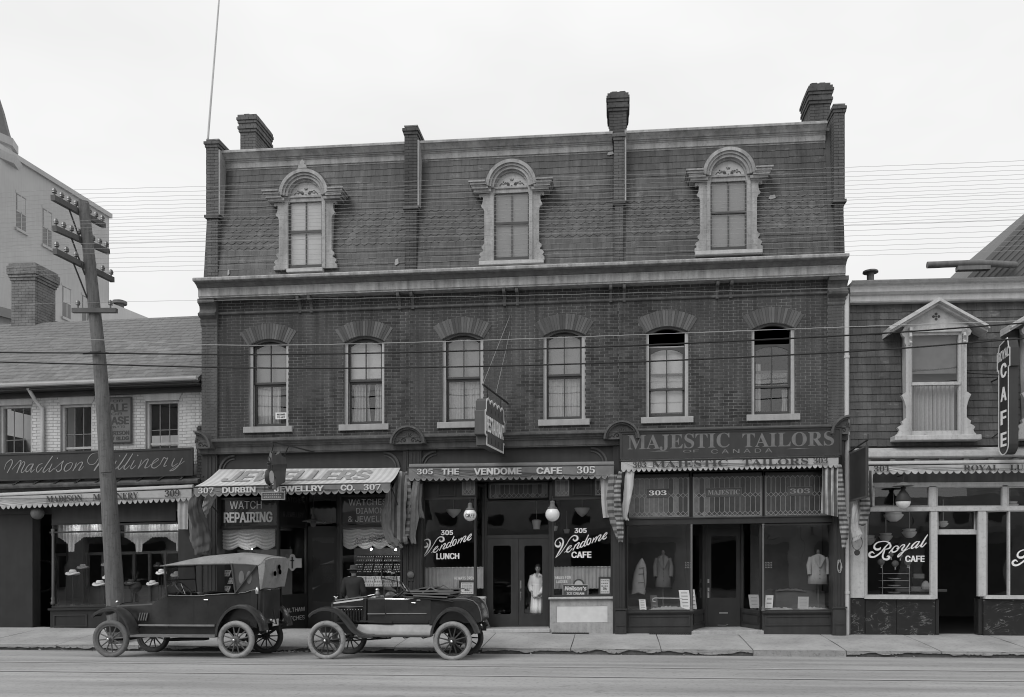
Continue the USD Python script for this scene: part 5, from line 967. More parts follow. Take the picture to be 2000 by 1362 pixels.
# tailors' display
def jacket(px, pt, pb, wt, wb, y, matn, label, stand=True, hang=False, seed=0):
    p, q = at(px, pt, y), at(px, pb, y); s = (y + DIST) / FPX; H = p[2] - q[2]; t = Thing('coat' if not hang else 'jacket', label, 'coat' if not hang else 'jacket', (p[0], y, q[2])); R = []
    prof = [(0, wb, .16), (.25, wb * .92, .16), (.5, wb * .74, .15), (.68, wb * .80, .15), (.85, wb * .78, .14), (.93, wb * .62, .12), (.98, wb * .25, .08), (1.0, wt, .05)]
    if hang: prof = [(0, wb, .10), (.3, wb * .95, .10), (.6, wb * .85, .09), (.8, wb * .62, .08), (.93, wb * .30, .06), (1.0, wt, .03)]
    for f, w, d in prof:
        R.append([(p[0] + w * s / 2 * math.cos(a) * (1 + .04 * math.sin(7 * a + seed) * (1 - f)) + (.10 * f - .05 if hang else 0), y + d * math.sin(a), q[2] + H * f + (.03 * math.sin(3 * a) * (1 - f) if hang else 0)) for a in np.arange(32) * 2 * math.pi / 32])
    b = t.part('body', loft(R), matn, smooth=True)
    front = y - .165
    if not hang:
        for sg in (-1, 1): t.part('sleeve', tube([(p[0] + sg * wb * s * .36, y, q[2] + H * .88), (p[0] + sg * wb * s * .47, y - .03, q[2] + H * .62), (p[0] + sg * wb * s * .46, y - .08, q[2] + H * .32)], [.06, .065, .055], 10), matn, smooth=True)
        t.part('lapels', [ext([(p[0] + sg * .02, q[2] + H * .55), (p[0] + sg * .13, q[2] + H * .86), (p[0] + sg * .03, q[2] + H * .98), (p[0], q[2] + H * .60)], y - .175, y - .155, 'xz') for sg in (-1, 1)], matn)
        t.part('buttons', [ball((p[0], y - .165, q[2] + H * k), .012, 1) for k in (.2, .32, .44, .54)], 'sash_dark')
        t.part('stand', [tube([(p[0], y, q[2] + .1), (p[0], y, sh(px, 1194, y)[2])], .012, 6), lathe([(0, 0), (.14, 0), (.12, .02), (.02, .04), (0, .04)], (p[0], y, sh(px, 1192, y)[2]), 16), lathe([(0, 0), (.035, 0), (.045, .05), (.03, .10), (0, .11)], (p[0], y, p[2]), 12)], 'pipe_grey')
    else:
        t.part('pocket', [tube([(p[0] - .05 + k, y - .105, q[2] + H * z), (p[0] + .09 + k, y - .10, q[2] + H * z + .01)], .006, 5) for k, z in ((0, .30), (.01, .55), (.02, .72))], 'letter_dark'); t.part('front_edge', tube([(p[0] + .07, y - .085, q[2] + H * .75), (p[0] + .10, y - .10, q[2] + H * .4), (p[0] + .13, y - .10, q[2] + H * .1), (p[0] + .24, y - .08, q[2] + H * .05)], .007, 5), 'letter_dark')
        t.part('hanger', tube([(p[0] + .05, y, p[2] - .02), (p[0] + .05, y, p[2] + .12), (p[0] + .07, y, p[2] + .15)], .005, 5), 'iron')
jacket(1250, 1091, 1159, 3, 29, .45, 'felt_grey', "pale grey jacket hung side-on in the tailors' left window", hang=True); jacket(1295, 1083, 1147, 6, 32, .75, 'cloth_dark' if 0 else 'sign_grey', "long grey overcoat on a stand in the tailors' left window"); jacket(1598, 1082, 1141, 6, 38, .6, 'felt_grey', "pale coat on a stand in the tailors' right window, a bright neck block above")
def card(px0, py0, px1, py1, y, label, lines, m='card_white', lean=.2, skew=-.1):
    x0, x1, z0, z1 = rect(px0, py0, px1, py1, y, at); t = Thing('show_card', label, 'card', ((x0 + x1) / 2, y, z0))
    def ln(mm): v = mm[0].copy(); v[:, 1] += (v[:, 2] - z0) * lean; v[:, 0] += (v[:, 2] - z0) * skew; return v, mm[1]
    t.part('board', ln(bx(x0, x1, y, y + .008, z0, z1)), m)
    for i in range(lines):
        zz = z1 - (z1 - z0) * (i + 1) / (lines + 1); wd = (x1 - x0) * rg.uniform(.25, .36); xm = (x0 + x1) / 2; t.part('print_line', ln(bx(xm - wd, xm + wd, y - .002, y - .0005, zz, zz + (z1 - z0) * .25 / (lines + 1))), 'letter_mid')
card(1250, 1171, 1263, 1194, .25, "small white price card at the left end of the tailors' left window", 6); card(1330, 1153, 1350, 1191, .35, "large white show card with a sketched figure beside the left window post", 5); card(1352, 1152, 1361, 1190, .55, "white show card in the splayed side of the tailors' left window", 4); card(1272, 1163, 1286, 1190, .7, "dim framed card behind the cloth in the tailors' left window", 3, 'sign_grey')
card(1494, 1163, 1509, 1188, .25, "white card with a drawn border beside the right window post", 2, skew=.1); card(1558, 1166, 1579, 1189, .3, "grey card full of print in the tailors' right window", 7, 'card_grey', skew=.08); card(1465, 1162, 1485, 1188, .8, "grey notice in the splayed side right of the tailors' door", 3, 'card_grey')
def pile(px0, px1, py, y, h, matn, label, seed, name='draped_cloth'):
    a, b = at(px0, py, y), at(px1, py, y)
    def fn(u, v):
        q = np.array([u * 7 + seed, v * 3, seed]); hh = (.35 + .65 * meshkit.fbm(q, 3, seed)) * h * math.sin(math.pi * min(max(u, .02), .98))**.4 * math.sin(math.pi * (.15 + .8 * v)); return (a[0] + (b[0] - a[0]) * u, y - .14 + .34 * v, a[2] + hh + .05 * (meshkit.fbm(np.array([u * 19 + seed, v * 5, 3.]), 3, seed) - .4) * (1 - abs(2*v - 1)))
    one(name, grid(fn, 60, 14), matn, label, 'cloth', smooth=True)
pile(1268, 1346, 1194, .30, .14, 'felt_grey', "crumpled suiting laid along the floor of the tailors' left window", 1); pile(1494, 1552, 1194, .30, .12, 'felt_grey', "crumpled suiting heaped beside the right window post", 2); pile(1555, 1618, 1194, .32, .12, 'felt_grey', "crumpled suiting spread under the coat in the right window", 3); pile(1514, 1572, 1156, .9, .10, 'sign_grey', "folded cloth lying on the raised shelf in the tailors' right window", 4)
x0_, x1_, z0_, z1_ = rect(1514, 1154, 1610, 1192, .85, at); one('cloth_stand', bx(x0_, x1_, .80, 1.2, z0_, z1_ - .01), 'interior_mid', "low dark stepped stand in the tailors' right window", 'stand')
p = at(1277, 1170, .28); q = at(1333, 1169, .28); one('walking_stick', tube([p + [.04, 0, -.07], p + [-.02, 0, -.06], p + [-.03, 0, -.01], p + [.02, 0, .02], q], .011, 8), 'letter_pale', "pale hooked walking stick laid level in the tailors' left window", 'walking stick', smooth=True)
for (px, w) in ((1345, w1), (1501, w2)):
    for i in range(3):
        for j in range(5): a = rect(px - 7 + j * 3, 1098 + i * 4.4, px - 5 + j * 3, 1101 + i * 4.4, .05); C.part('gilt_mark', ext(Polygon([(a[0], a[2]), (a[1], (a[2] + a[3]) / 2), ((a[0] + a[1]) / 2, a[3])]), .054, .057, 'xz'), 'letter_mid', w)
pendant(1419, 1030, 1.6, 26, 15, "opal bowl lamp hanging behind the tailors' door glass")

# ================================================================ 309, the white brick house on the left
KL = .021
def shl(px, py, y=.3): p = at(px, py, y); p[2] -= KL * p[0]; return p
def rl_(x0, y0, x1, y1, y=.3): return rect(x0, y0, x1, y1, y, shl)
LX0, LX1 = -19.5, -10.40
H9 = Thing('white_brick_house', "low white-painted brick house with the millinery shop, left of the terrace", 'house', (-14.5, .3, GZ), shear=KL)
ze = shl(300, 752, .3)[2]; zsg = shl(200, 905, .3)[2]
wins = [rl_(-2, 792, 62, 960), rl_(118, 790, 180, 940), rl_(284, 783, 350, 930)]
holes = [sbox(a, b - .3, c, d) for a, c, b, d in wins]; lint = [Polygon([(a, d), (c, d), (c + .12, d + .27), (a - .12, d + .27)]) for a, c, b, d in wins]
wall = sbox(LX0, 3.9, LX1, ze + .15)
for q in holes: wall = wall.difference(q)
H9.part('mortar_wall', ext(wall, .305, .6, 'xz'), 'white_mortar')
lay(H9, 'brick', bricks_in(LX0, LX1 - .02, zsg - .1, ze + .1, holes + lint, .30, ch=.078, bl=.225, jit=.004), 'white_brick', 300, key=lambda m: abs(m[0][:, 0].mean() + 12.5) + .5 * abs(m[0][:, 2].mean() - 6))
for (x0, x1, z0, z1), q in zip(wins, lint):
    H9.part('lintel', ext(q.buffer(-.004), .288, .34, 'xz'), 'white_brick'); z0 -= .25; zm = z0 + (z1 - z0) * .50
    f = H9.part('window', [bx(x0, x0 + .07, .36, .46, z0, z1), bx(x1 - .07, x1, .36, .46, z0, z1), bx(x0 + .07, x1 - .07, .36, .46, z1 - .06, z1), bx(x0 + .07, x1 - .07, .40, .46, zm - .03, zm + .03)], 'white_paint' if 0 else 'pale_trim')
    xs = [x0 + .07 + (x1 - x0 - .14) * k / 3 for k in (0, 1, 2, 3)]
    H9.part('glazing_bar', [bx(x - .008, x + .008, .42, .44, z0, z1 - .06) for x in xs[1:3]] + [bx(x0 + .07, x1 - .07, .42, .44, z - .008, z + .008) for z in (zm + .36, zm - .36)], 'interior_pale', f)
    for a, b in zip(xs[:-1], xs[1:]):
        for c, d in ((z0, zm - .36), (zm - .36, zm - .03), (zm + .03, zm + .36), (zm + .36, z1 - .06)): H9.part('pane', pane(a, b, .43, c, d), 'window_glass', f)
H9.part('inner_walls', [bx(LX0, LX0 + .2, .61, 8, 0, 6.4), bx(LX1 - .2, LX1 - .05, .61, 7.9, 0, 6.4), bx(LX0, LX1 - .05, 8, 8.2, 0, 6.4), bx(LX0 + .2, LX1 - .2, .61, 7.9, 4.4, 4.5)], 'opposite_wall')
y0r, y1r = -.12, 3.6; zr0 = shl(250, 744, y0r)[2] ; zr1 = shl(280, 622, y1r)[2]
zroof = lambda y: zr0 + (zr1 - zr0) * (y - y0r) / (y1r - y0r)
H9.part('roof', ext([(y0r, zr0 - .02), (y1r, zr1 - .02), (7.6, zr0), (7.6, zr0 - .1), (y1r, zr1 - .25), (y0r, zr0 - .1)], LX0 - .1, LX1 - .03, 'yz'), 'slate_under')
sl = []; rr = random.Random(5); nr = 22; L = math.hypot(y1r - y0r, zr1 - zr0)
for r in range(nr):
    ya, yb = y0r + (y1r - y0r) * r / nr - .01, min(y0r + (y1r - y0r) * (r + 1.4) / nr, y1r); x = LX0 - rr.uniform(0, .3)
    while x < LX1 - .04:
        w = rr.uniform(.16, .30); a, b = max(x, LX0 - .1), min(x + w - .006, LX1 - .035); x += w
        if b - a < .03: continue
        dz = rr.uniform(0, .006); t = .022
        v = [[a, ya, zroof(ya) + t + dz], [b, ya, zroof(ya) + t + dz], [b, yb, zroof(yb) + .004], [a, yb, zroof(yb) + .004], [a, ya, zroof(ya) - .005], [b, ya, zroof(ya) - .005]]
        sl.append((np.array(v), np.array([[0, 1, 2], [0, 2, 3], [4, 5, 1], [4, 1, 0], [4, 0, 3], [5, 2, 1]])))
lay(H9, 'shingle', sl, 'shingle', 300, stuff='shingle_courses', key=lambda m: m[0][:, 1].mean() + abs(m[0][:, 0].mean() + 13) * .4)
H9.part('gutter', ext([(-.13, zr0 - .06), (-.22, zr0 - .05), (-.24, zr0 - .01), (-.24, zr0 + .03), (-.21, zr0 + .03), (-.13, zr0 + .0)], LX0, LX1 - .03, 'yz'), 'gutter')
H9.part('soffit', [bx(LX0, LX1 - .03, -.11, .30, zr0 - .14, zr0 - .11), bx(LX0, LX1 - .03, .2, .298, zr0 - .26, zr0 - .145)], 'shop_mid')
a = shl(83, 800, .24); H9.part('downspout', [tube([(a[0], .24, 4.7), (a[0], .24, zr0 - .55), (a[0] - .1, .1, zr0 - .35), (a[0] - .14, -.1, zr0 - .08)], .045, 8)], 'gutter', smooth=True)
H9.part('side_pier', stack(shl(383, 900, .0)[0], LX1 + .10, .02, .3, .2, shl(390, 830, .0)[2], [(shl(390, 838, 0)[2], .03)], rnd=random.Random(2)), 'dark_brick')
# its shop
y = .30
zc0, zc1 = shl(200, 950, 0)[2], shl(200, 932, 0)[2]
H9.part('shop_ledge', ext([(.35, zc0 - .1), (.05, zc0 - .10), (.02, zc0 - .02), (-.10, zc0), (-.12, zc0 + .05), (-.12, zc0 + .08), (.35, zc1 + .05)], LX0, LX1 - .05, 'yz'), 'frieze_stone')
for x in np.arange(LX0 + .3, LX1 - .2, .55): H9.part('lead_joint', ext([(-.125, zc0 + .083), (.25, zc1 + .035), (.25, zc1 + .055), (-.125, zc0 + .10)], x, x + .05, 'yz'), 'shop_dark')
H9.part('fascia_board', bx(LX0, LX1 - .05, .15, .6, shl(200, 1000, .15)[2], zc0 - .1), 'shop_dark')
T_ = rl_(40, 985, 365, 1021, .18); H9.part('transom_panel', [bx(rl_(103, 990, 212, 1018, .18)[0], rl_(103, 990, 345, 1018, .18)[1], .14, .15, T_[2], T_[3])], 'shop_mid')
zsl = rl_(103, 1183, 230, 1190, .2)[2]
for a, b in ((103, 232), (232, 352)):
    x0, x1, z0, z1 = rl_(a, 1021, b, 1186, .2); w = H9.part('shop_window', [bx(x0, x0 + .035, .17, .24, z0, z1), bx(x1 - .035, x1, .17, .24, z0, z1), bx(x0, x1, .16, .25, z1 - .05, z1), bx(x0 - .05, x1, .15, .25, z1 - .255, z1 - .215), bx(x0, x1, .16, .25, z0, z0 + .05)], 'shop_mid')
    H9.part('pane', pane(x0 + .035, x1 - .035, .21, z0 + .05, z1 - .255), 'shop_glass', w); H9.part('transom_pane', pane(x0 + .035, x1 - .035, .21, z1 - .215, z1 - .05), 'shop_glass', w)
H9.part('window_post', lathe([(0, 0), (.05, 0), (.05, .06), (.035, .10), (.05, .16), (.03, .20), (.026, 1.75), (.04, 1.8), (.03, 1.85), (.05, 1.95), (0, 1.95)], shl(103.5, 1181, .17), 14), 'pipe_grey', smooth=True)
x0, x1, z0, z1 = rl_(98, 1190, 360, 1232, .15); H9.part('stall_riser', [bx(x0, x1, .15, .5, -.1, z1), bx(x0 - .03, x1, .10, .5, z1, z1 + .05)], 'shop_dark'); q = sbox(x0 + .1, z0 + .12, x0 + 1.0, z1 - .12); H9.part('panel_moulding', ext(q.difference(q.buffer(-.03)), .13, .15, 'xz'), 'shop_mid')
x0 = shl(352, 1100, .1)[0]; H9.part('pilaster', [bx(x0, LX1 - .0, .0, .5, -.1, 4.2)] , 'shop_mid')
xl = shl(66, 1100, .25)[0]; x3 = shl(98, 1100, 1.3)[0]
H9.part('entry', [bx(LX0, xl, .2, .5, -.1, 4.2), bx(xl, shl(98, 1100, .2)[0], 1.5, 1.6, -.1, 4.2)], 'shop_dark'); p = shl(88, 1125, 1.45); H9.part('oval_door_light', lathe([(.40, 0), (.45, -.02), (.45, .03), (.40, .03)], (p[0] - .1, 1.48, p[2]), 28, 'y'), 'shop_mid')
H9.part('display_floor', bx(shl(104, 1, .3)[0], LX1 - .3, .26, 1.8, zsl - .25, zsl - .06), 'interior_mid')
xm = shl(220, 1100, 1.9)[0]
H9.part('display_back', [bx(shl(110, 1, 1.9)[0] + .45 * i, shl(110, 1, 1.9)[0] + .45 * i + .07, 1.85, 1.92, zsl, zsl + 1.5) for i in range(9)] + [bx(shl(104, 1, 1.9)[0], LX1 - .3, 1.95, 2.0, zsl, zsl + .55), bx(shl(104, 1, 1.9)[0], LX1 - .3, 1.86, 1.94, zsl + 1.42, zsl + 1.5)], 'interior_mid')
# lace valance in the millinery window
def lace9(px0, px1, y, label):
    x0, x1, z0, z1 = rl_(px0, 1022, px1, 1045, y); tabs = [(.5, .10)] if px1 - px0 < 140 else [(.3, .12)]
    def low(u): 
        d = min(abs(u - .27), abs(u - 1.0) if px0 > 200 else 9); t = .42 if d < .055 else (.16 * (1 - (d - .055) / .18) + .06 if d < .23 else .05); return t + .016 * abs(math.sin(u * 60))
    def fn(u, v): return (x0 + (x1 - x0) * u, y + .012 * math.sin(u * 90) + .02 * math.sin(u * 20), z1 - (z1 - z0 + low(u)) * v)
    one('lace_valance', grid(fn, 120, 14), 'lace', label, 'curtain', shear=KL, smooth=True)
lace9(113, 212, .34, "lace valance with a long tab in the left millinery window"); lace9(243, 350, .34, "lace valance with a long tab in the right millinery window, behind the car")
for i, (px, py) in enumerate(((155, 1031), (193.6, 1028.5), (269, 1027), (307.7, 1026), (345.8, 1025.5))): lamp_bulb(px, py, .5, ["above the first white hat, leftmost in the millinery window", "just left of the pole in the millinery window", "right of the pole, over the palm in the millinery window", "above the pale straw hat, right millinery window", "beside the pale awning curtain, millinery window"][i])
p = at(73, 1003, .0); t = Thing('globe_lamp', "dim globe lamp hung in the dark entry left of the millinery window", 'lamp', p); t.part('globe', ball(p, .155, 3), 'pipe_grey', smooth=True); t.part('stem', tube([p + [0, 0, .15], p + [0, 0, .5]], .015, 6), 'iron'); t.part('cap', lathe([(0, .19), (.07, .17), (.08, .12), (0, .12)], p, 16), 'iron')
# hats on stands
HB = None
def hat(px, py, y, s, m, label, crown=1., brim=1., stand=True):
    p = at(px, py, y); r = .5 * s / 75.; t = Thing('hat', label, 'hat', p, group=None)
    t.part('crown', lathe([(r * .62, 0), (r * .60, r * .25 * crown), (r * .55, r * .55 * crown), (r * .38, r * .72 * crown), (0, r * .74 * crown)], p, 20), m, smooth=True)
    b = lathe([(r * .55, .01), (r * brim, .03), (r * 1.15 * brim, -.01), (r * .98 * brim, -.02), (r * .55, -.01)], p, 24); v = b[0]; v[:, 2] += .04 * r / .15 * np.cos(2 * np.arctan2(v[:, 1] - p[1], v[:, 0] - p[0])) * np.hypot(v[:, 0] - p[0], v[:, 1] - p[1]) / r * .5
    t.part('brim', (v, b[1]), m, smooth=True); t.part('band', lathe([(r * .63, .01), (r * .64, .03), (r * .62, r * .22), (r * .6, r * .22)], p, 20), 'letter_mid' if m != 'felt_dark' else 'felt_grey')
    if stand:
        zf = shl(px, 1183, y)[2] + KL * p[0]; u = Thing('hat_stand', "thin stand under the " + label, 'hat stand', (p[0], y, zf)); u.part('stem', tube([(p[0], y, zf), (p[0], y, p[2] - .005)], .008, 6), 'iron'); u.part('foot', lathe([(0, 0), (.07, 0), (.06, .02), (.012, .04), (0, .05)], (p[0], y, zf), 14), 'iron')
for a in ((142, 1121, .6, 23, 'felt_pale', "wide white hat at the left of the millinery window"), (162, 1109, 1.2, 20, 'felt_grey', "grey flower-trimmed hat set back in the left millinery window"), (205, 1104, 1.0, 13, 'felt_grey', "small grey hat half behind the pole, upper of two"), (195, 1142, .5, 24, 'felt_pale', "pale straw hat just left of the pole, low in the window"), (207, 1129, .8, 14, 'card_white', "little white bonnet tucked behind the pole's left edge"),
          (256, 1140, .5, 22, 'felt_dark', "dark hat right of the pole beside the palm"), (298, 1141, .45, 20, 'felt_pale', "white straw hat with a ridged crown, right of the palm"), (315, 1120, .6, 18, 'card_white', "tall white bell hat under the touring car's roof edge"), (346, 1124, .7, 22, 'felt_grey', "pale boater hat seen behind the car's windscreen post"), (366, 1137, .6, 15, 'card_white', "white hat seen through the touring car above its steering wheel"), (309, 1106, 1.3, 16, 'felt_dark', "dim dark hat set far back, above the white bell hat")):
    hat(*a[:6], crown=1.3 if 'bell' in a[5] or 'tall' in a[5] else 1., brim=.85 if 'bonnet' in a[5] else 1.)
p = at(264, 1146, .55); t = Thing('potted_palm', "dark palm in a round pot on a pedestal in the millinery window", 'plant', p)
t.part('pot', lathe([(0, -.16), (.08, -.15), (.15, -.05), (.16, .02), (.12, .10), (.13, .12), (.10, .12), (0, .10)], p, 20), 'felt_dark', smooth=True); rr = random.Random(4)
for i in range(22):
    q = rr.uniform(0, 6.28); ln_ = rr.uniform(.28, .50); el = rr.uniform(.4, 1.4); P = [p + np.array([math.cos(q) * ln_ * s * math.cos(el), math.sin(q) * ln_ * s * math.cos(el) * .6, .10 + ln_ * (s * math.sin(el) - .55 * s * s * math.cos(el))]) for s in np.linspace(0, 1, 6)]
    W = [.006, .018, .02, .016, .01, .002]; V = []
    for k, w in zip(P, W): V += [k + [w * -math.sin(q), 0, w * .4], k + [w * math.sin(q), 0, -w * .4]]
    t.part('frond', (np.array(V), np.array([[2*j, 2*j+1, 2*j+3] for j in range(5)] + [[2*j, 2*j+3, 2*j+2] for j in range(5)])), 'leaf_dark')
zf = shl(264, 1183, .55)[2] + KL * p[0]; t.part('pedestal', [tube([(p[0] + dx, .55 + dy, zf), (p[0] + dx * .4, .55 + dy * .4, p[2] - .15)], .012, 6) for dx, dy in ((-.1, 0), (.1, 0), (0, .1))] + [tube([(p[0], .55, zf), (p[0], .55, p[2] - .15)], .018, 6)], 'iron')
# sign board, awning and letting board of 309
SX0, SX1, SZ0, SZ1 = rl_(-80, 882, 375, 928, -.05); SZ1 = shl(200, 882, -.05)[2]; SZ0 = shl(200, 932, -.05)[2]
T = Thing('shop_sign', "dark signboard with flowing script Madison Millinery, left of the terrace", 'sign', (SX1 - 2.5, -.05, SZ0), shear=KL)
T.part('board', bx(SX0, SX1, -.05, -.02, SZ0, SZ1), 'sign_dark'); T.part('frame', ext(sbox(SX0 - .03, SZ0 - .03, SX1 + .03, SZ1 + .03).difference(sbox(SX0 + .01, SZ0 + .02, SX1 - .01, SZ1 - .02)), -.07, -.015, 'xz'), 'shop_mid')
T.part('support', [bx(x, x + .05, -.015, .3, SZ0 + .1, SZ0 + .16) for x in (SX0 + 1, SX1 - 2.5, SX1 - .3)], 'iron')
MADI = [[(-60,300,3),(-40,240,4),(10,200,5),(20,240,6),(-30,335,5)], [(20,300,3),(95,215,4),(110,225,6),(70,335,6)], [(85,300,3),(130,225,4),(150,240,6),(115,315,6),(125,335,4),(160,300,3)],
 [(235,245,4),(200,250,5),(165,290,6),(165,325,6),(195,310,4),(240,245,5),(215,300,6),(215,330,5),(250,300,3)], [(330,240,4),(295,255,5),(270,300,6),(285,330,5),(330,280,4)], [(435,165,5),(390,230,6),(340,310,6),(350,330,5),(395,290,3)],
 [(430,245,5),(400,310,6),(410,325,5),(450,290,3)], [(485,184,6),(487,188,6)], [(450,300,3),(545,215,4),(530,250,6),(525,300,7),(490,325,6),(473,303,6)], [(620,230,4),(580,250,6),(555,300,7),(575,320,5),(620,290,5),(640,240,4),(615,230,3)],
 [(680,235,5),(665,280,6),(645,315,6)], [(655,300,3),(710,235,4),(745,230,6),(720,280,6),(705,310,6),(730,300,3),(755,270,3)],
 [(905,190,3),(870,240,4),(820,250,4),(795,210,4),(830,150,4),(890,130,4),(930,150,6),(920,220,7),(865,310,9)], [(880,290,3),(1010,140,5),(1000,200,8),(940,310,7)], [(950,300,3),(1060,150,5),(1040,220,8),(1010,300,7),(1040,300,3)],
 [(1090,215,5),(1060,280,6),(1075,300,5),(1110,270,3)], [(1125,160,6),(1127,164,6)], [(1200,140,5),(1150,220,7),(1110,280,7),(1125,300,5),(1170,260,3)], [(1260,140,5),(1210,220,7),(1170,280,7),(1185,300,5),(1230,260,3)], [(1275,210,5),(1240,275,6),(1250,295,5),(1290,260,3)], [(1310,155,7),(1312,159,7)],
 [(1350,205,5),(1335,250,6),(1315,290,6)], [(1325,280,3),(1390,205,4),(1420,200,6),(1395,255,6),(1385,285,6),(1420,275,3),(1450,245,3)], [(1450,255,3),(1520,205,4),(1510,190,4),(1470,225,6),(1455,275,6),(1490,285,5),(1540,250,3)],
 [(1540,250,3),(1580,180,6),(1600,190,4),(1620,185,5),(1590,240,6),(1580,270,5),(1610,260,3)], [(1690,190,5),(1665,240,6),(1670,270,5),(1720,240,3)], [(1770,185,5),(1730,260,6),(1680,305,6),(1640,315,4),(1690,280,3),(1760,240,3),(1790,215,3)]]
MADI = [[(a_, b_, c_ * .8) for a_, b_, c_ in st] for st in MADI]
T.part('lettering', raw(T, strokes(MADI, fxm(20, 860, 5.263, -.053), -.053)), 'letter_mid')
T = rolled("rolled-up white scalloped awning lettered MADISON MILLINERY", (-60, 973), (374, 954), (17, 7), 42, -.25, 'awning_pale', None, [("MADISON", 92, 162, 3, 15, 'serif'), ("MILLINERY", 183, 271, 3, 15, 'serif'), ("309", 323, 352, 2, 14, 'serif')], 'letter_dark')
flap(T, [(346, 972), (368, 968)], [(347, 1034), (366, 1034)], -.18, 'awning_pale', 2, .015, seed=4)
cloth(T, [(372, 958, -.2, 4), (373, 990, -.2, 5), (376, 1020, -.2, 6), (380, 1050, -.2, 8), (383, 1070, -.2, 5)], 'awning_mid', 4, seed=12, amp=.18)
BX0, BX1, BZ0, BZ1 = rl_(192, 776, 257, 866, .24)
T = Thing('letting_board', "grey for-sale-or-lease board on the white brick, half hidden by the pole", 'sign', ((BX0 + BX1) / 2, .24, BZ0), shear=KL)
T.part('board', bx(BX0, BX1, .24, .28, BZ0, BZ1), 'sign_grey'); T.part('frame', ext(sbox(BX0, BZ0, BX1, BZ1).difference(sbox(BX0 + .03, BZ0 + .03, BX1 - .03, BZ1 - .03)), .225, .24, 'xz'), 'sign_dark')
for s, py, h_, a, b in (("FOR", 786, 5, .3, .75), ("SALE", 804, 15, .12, .88), ("OR", 811, 5, .38, .72), ("LEASE", 829, 15, .08, .92), ("APPLY TO", 836, 4, .3, .8), ("MORRISON", 850, 8, .10, .93), ("KENT BLDG", 860, 7, .12, .92)):
    zz = shl(225, py, .24)[2]; T.part('lettering', lett(s, BX0 + (BX1 - BX0) * a, BX0 + (BX1 - BX0) * b, zz, h_ / 79., .239, bold=h_ > 6), 'letter_dark')

# ================================================================ 301, the house on the right with the white cafe front
RX0, RX1 = 5.60, 14.5
H1 = Thing('slate_fronted_house', "lower house on the right with a slated front, white dormer and the Royal cafe", 'house', (8.5, 0, GZ))
R1 = lambda *p, y=0.: rect(*p, y, at)
sb = lambda z: .02 + (z - 4.7) * .05
H1.part('front_boards', ext([(.04, 4.5), (.30, 4.5), (.45, 8.3), (.22, 8.3)], RX0, RX1, 'yz'), 'slate_under')
DW = []; 
for k in range(2):
    xc = at(1825, 700, -.1)[0] + 2.72 * k; DW.append(xc)
ko = unary_union([sbox(x - .70, 4.80, x + .70, 7.55) for x in DW] + [Polygon([(x - 1.05, 7.45), (x + 1.05, 7.45), (x, 8.15)]) for x in DW]); pts = []; rr = random.Random(9); z = 4.72; r = 0
while z < 8.12:
    x = RX0 - (.11 if r % 2 else 0) - rr.uniform(0, .02)
    while x < RX1:
        w = .215; a, b = max(x + .002, RX0 + .005), min(x + w - .002, RX1); x += w
        if b - a < .03: continue
        P = sbox(a, z + rr.uniform(-.004, .004), b, min(z + .24, 8.2))
        if ko.intersects(P):
            P = P.difference(ko)
            if P.is_empty or P.area < .003: continue
            P = max(getattr(P, 'geoms', [P]), key=lambda g: g.area)
        v, f = ext(P, 0, .012, 'xz'); s = np.clip((v[:, 2] - z) / .24, 0, 1); v[:, 1] += np.array([sb(q) for q in v[:, 2]]) - .024 * (1 - s) - .004; pts.append((v, f))
    z += .180; r += 1
lay(H1, 'slate', pts, 'slate', 300, stuff='slating', key=lambda m: m[0][:, 0].mean())
zt, zf = at(1800, 546, -.2)[2], at(1800, 586, -.1)[2]
H1.part('cornice', ext([(.4, zf - .0), (.02, zf), (.0, zf + .03), (.0, zf + .16), (-.04, zf + .17), (-.10, zf + .22), (-.02, zf + .235), (-.02, zf + .40), (-.10, zf + .42), (-.16, zf + .48), (-.16, zt), (.4, zt + .03)], RX0 + .003, RX1, 'yz'), 'pale_trim')
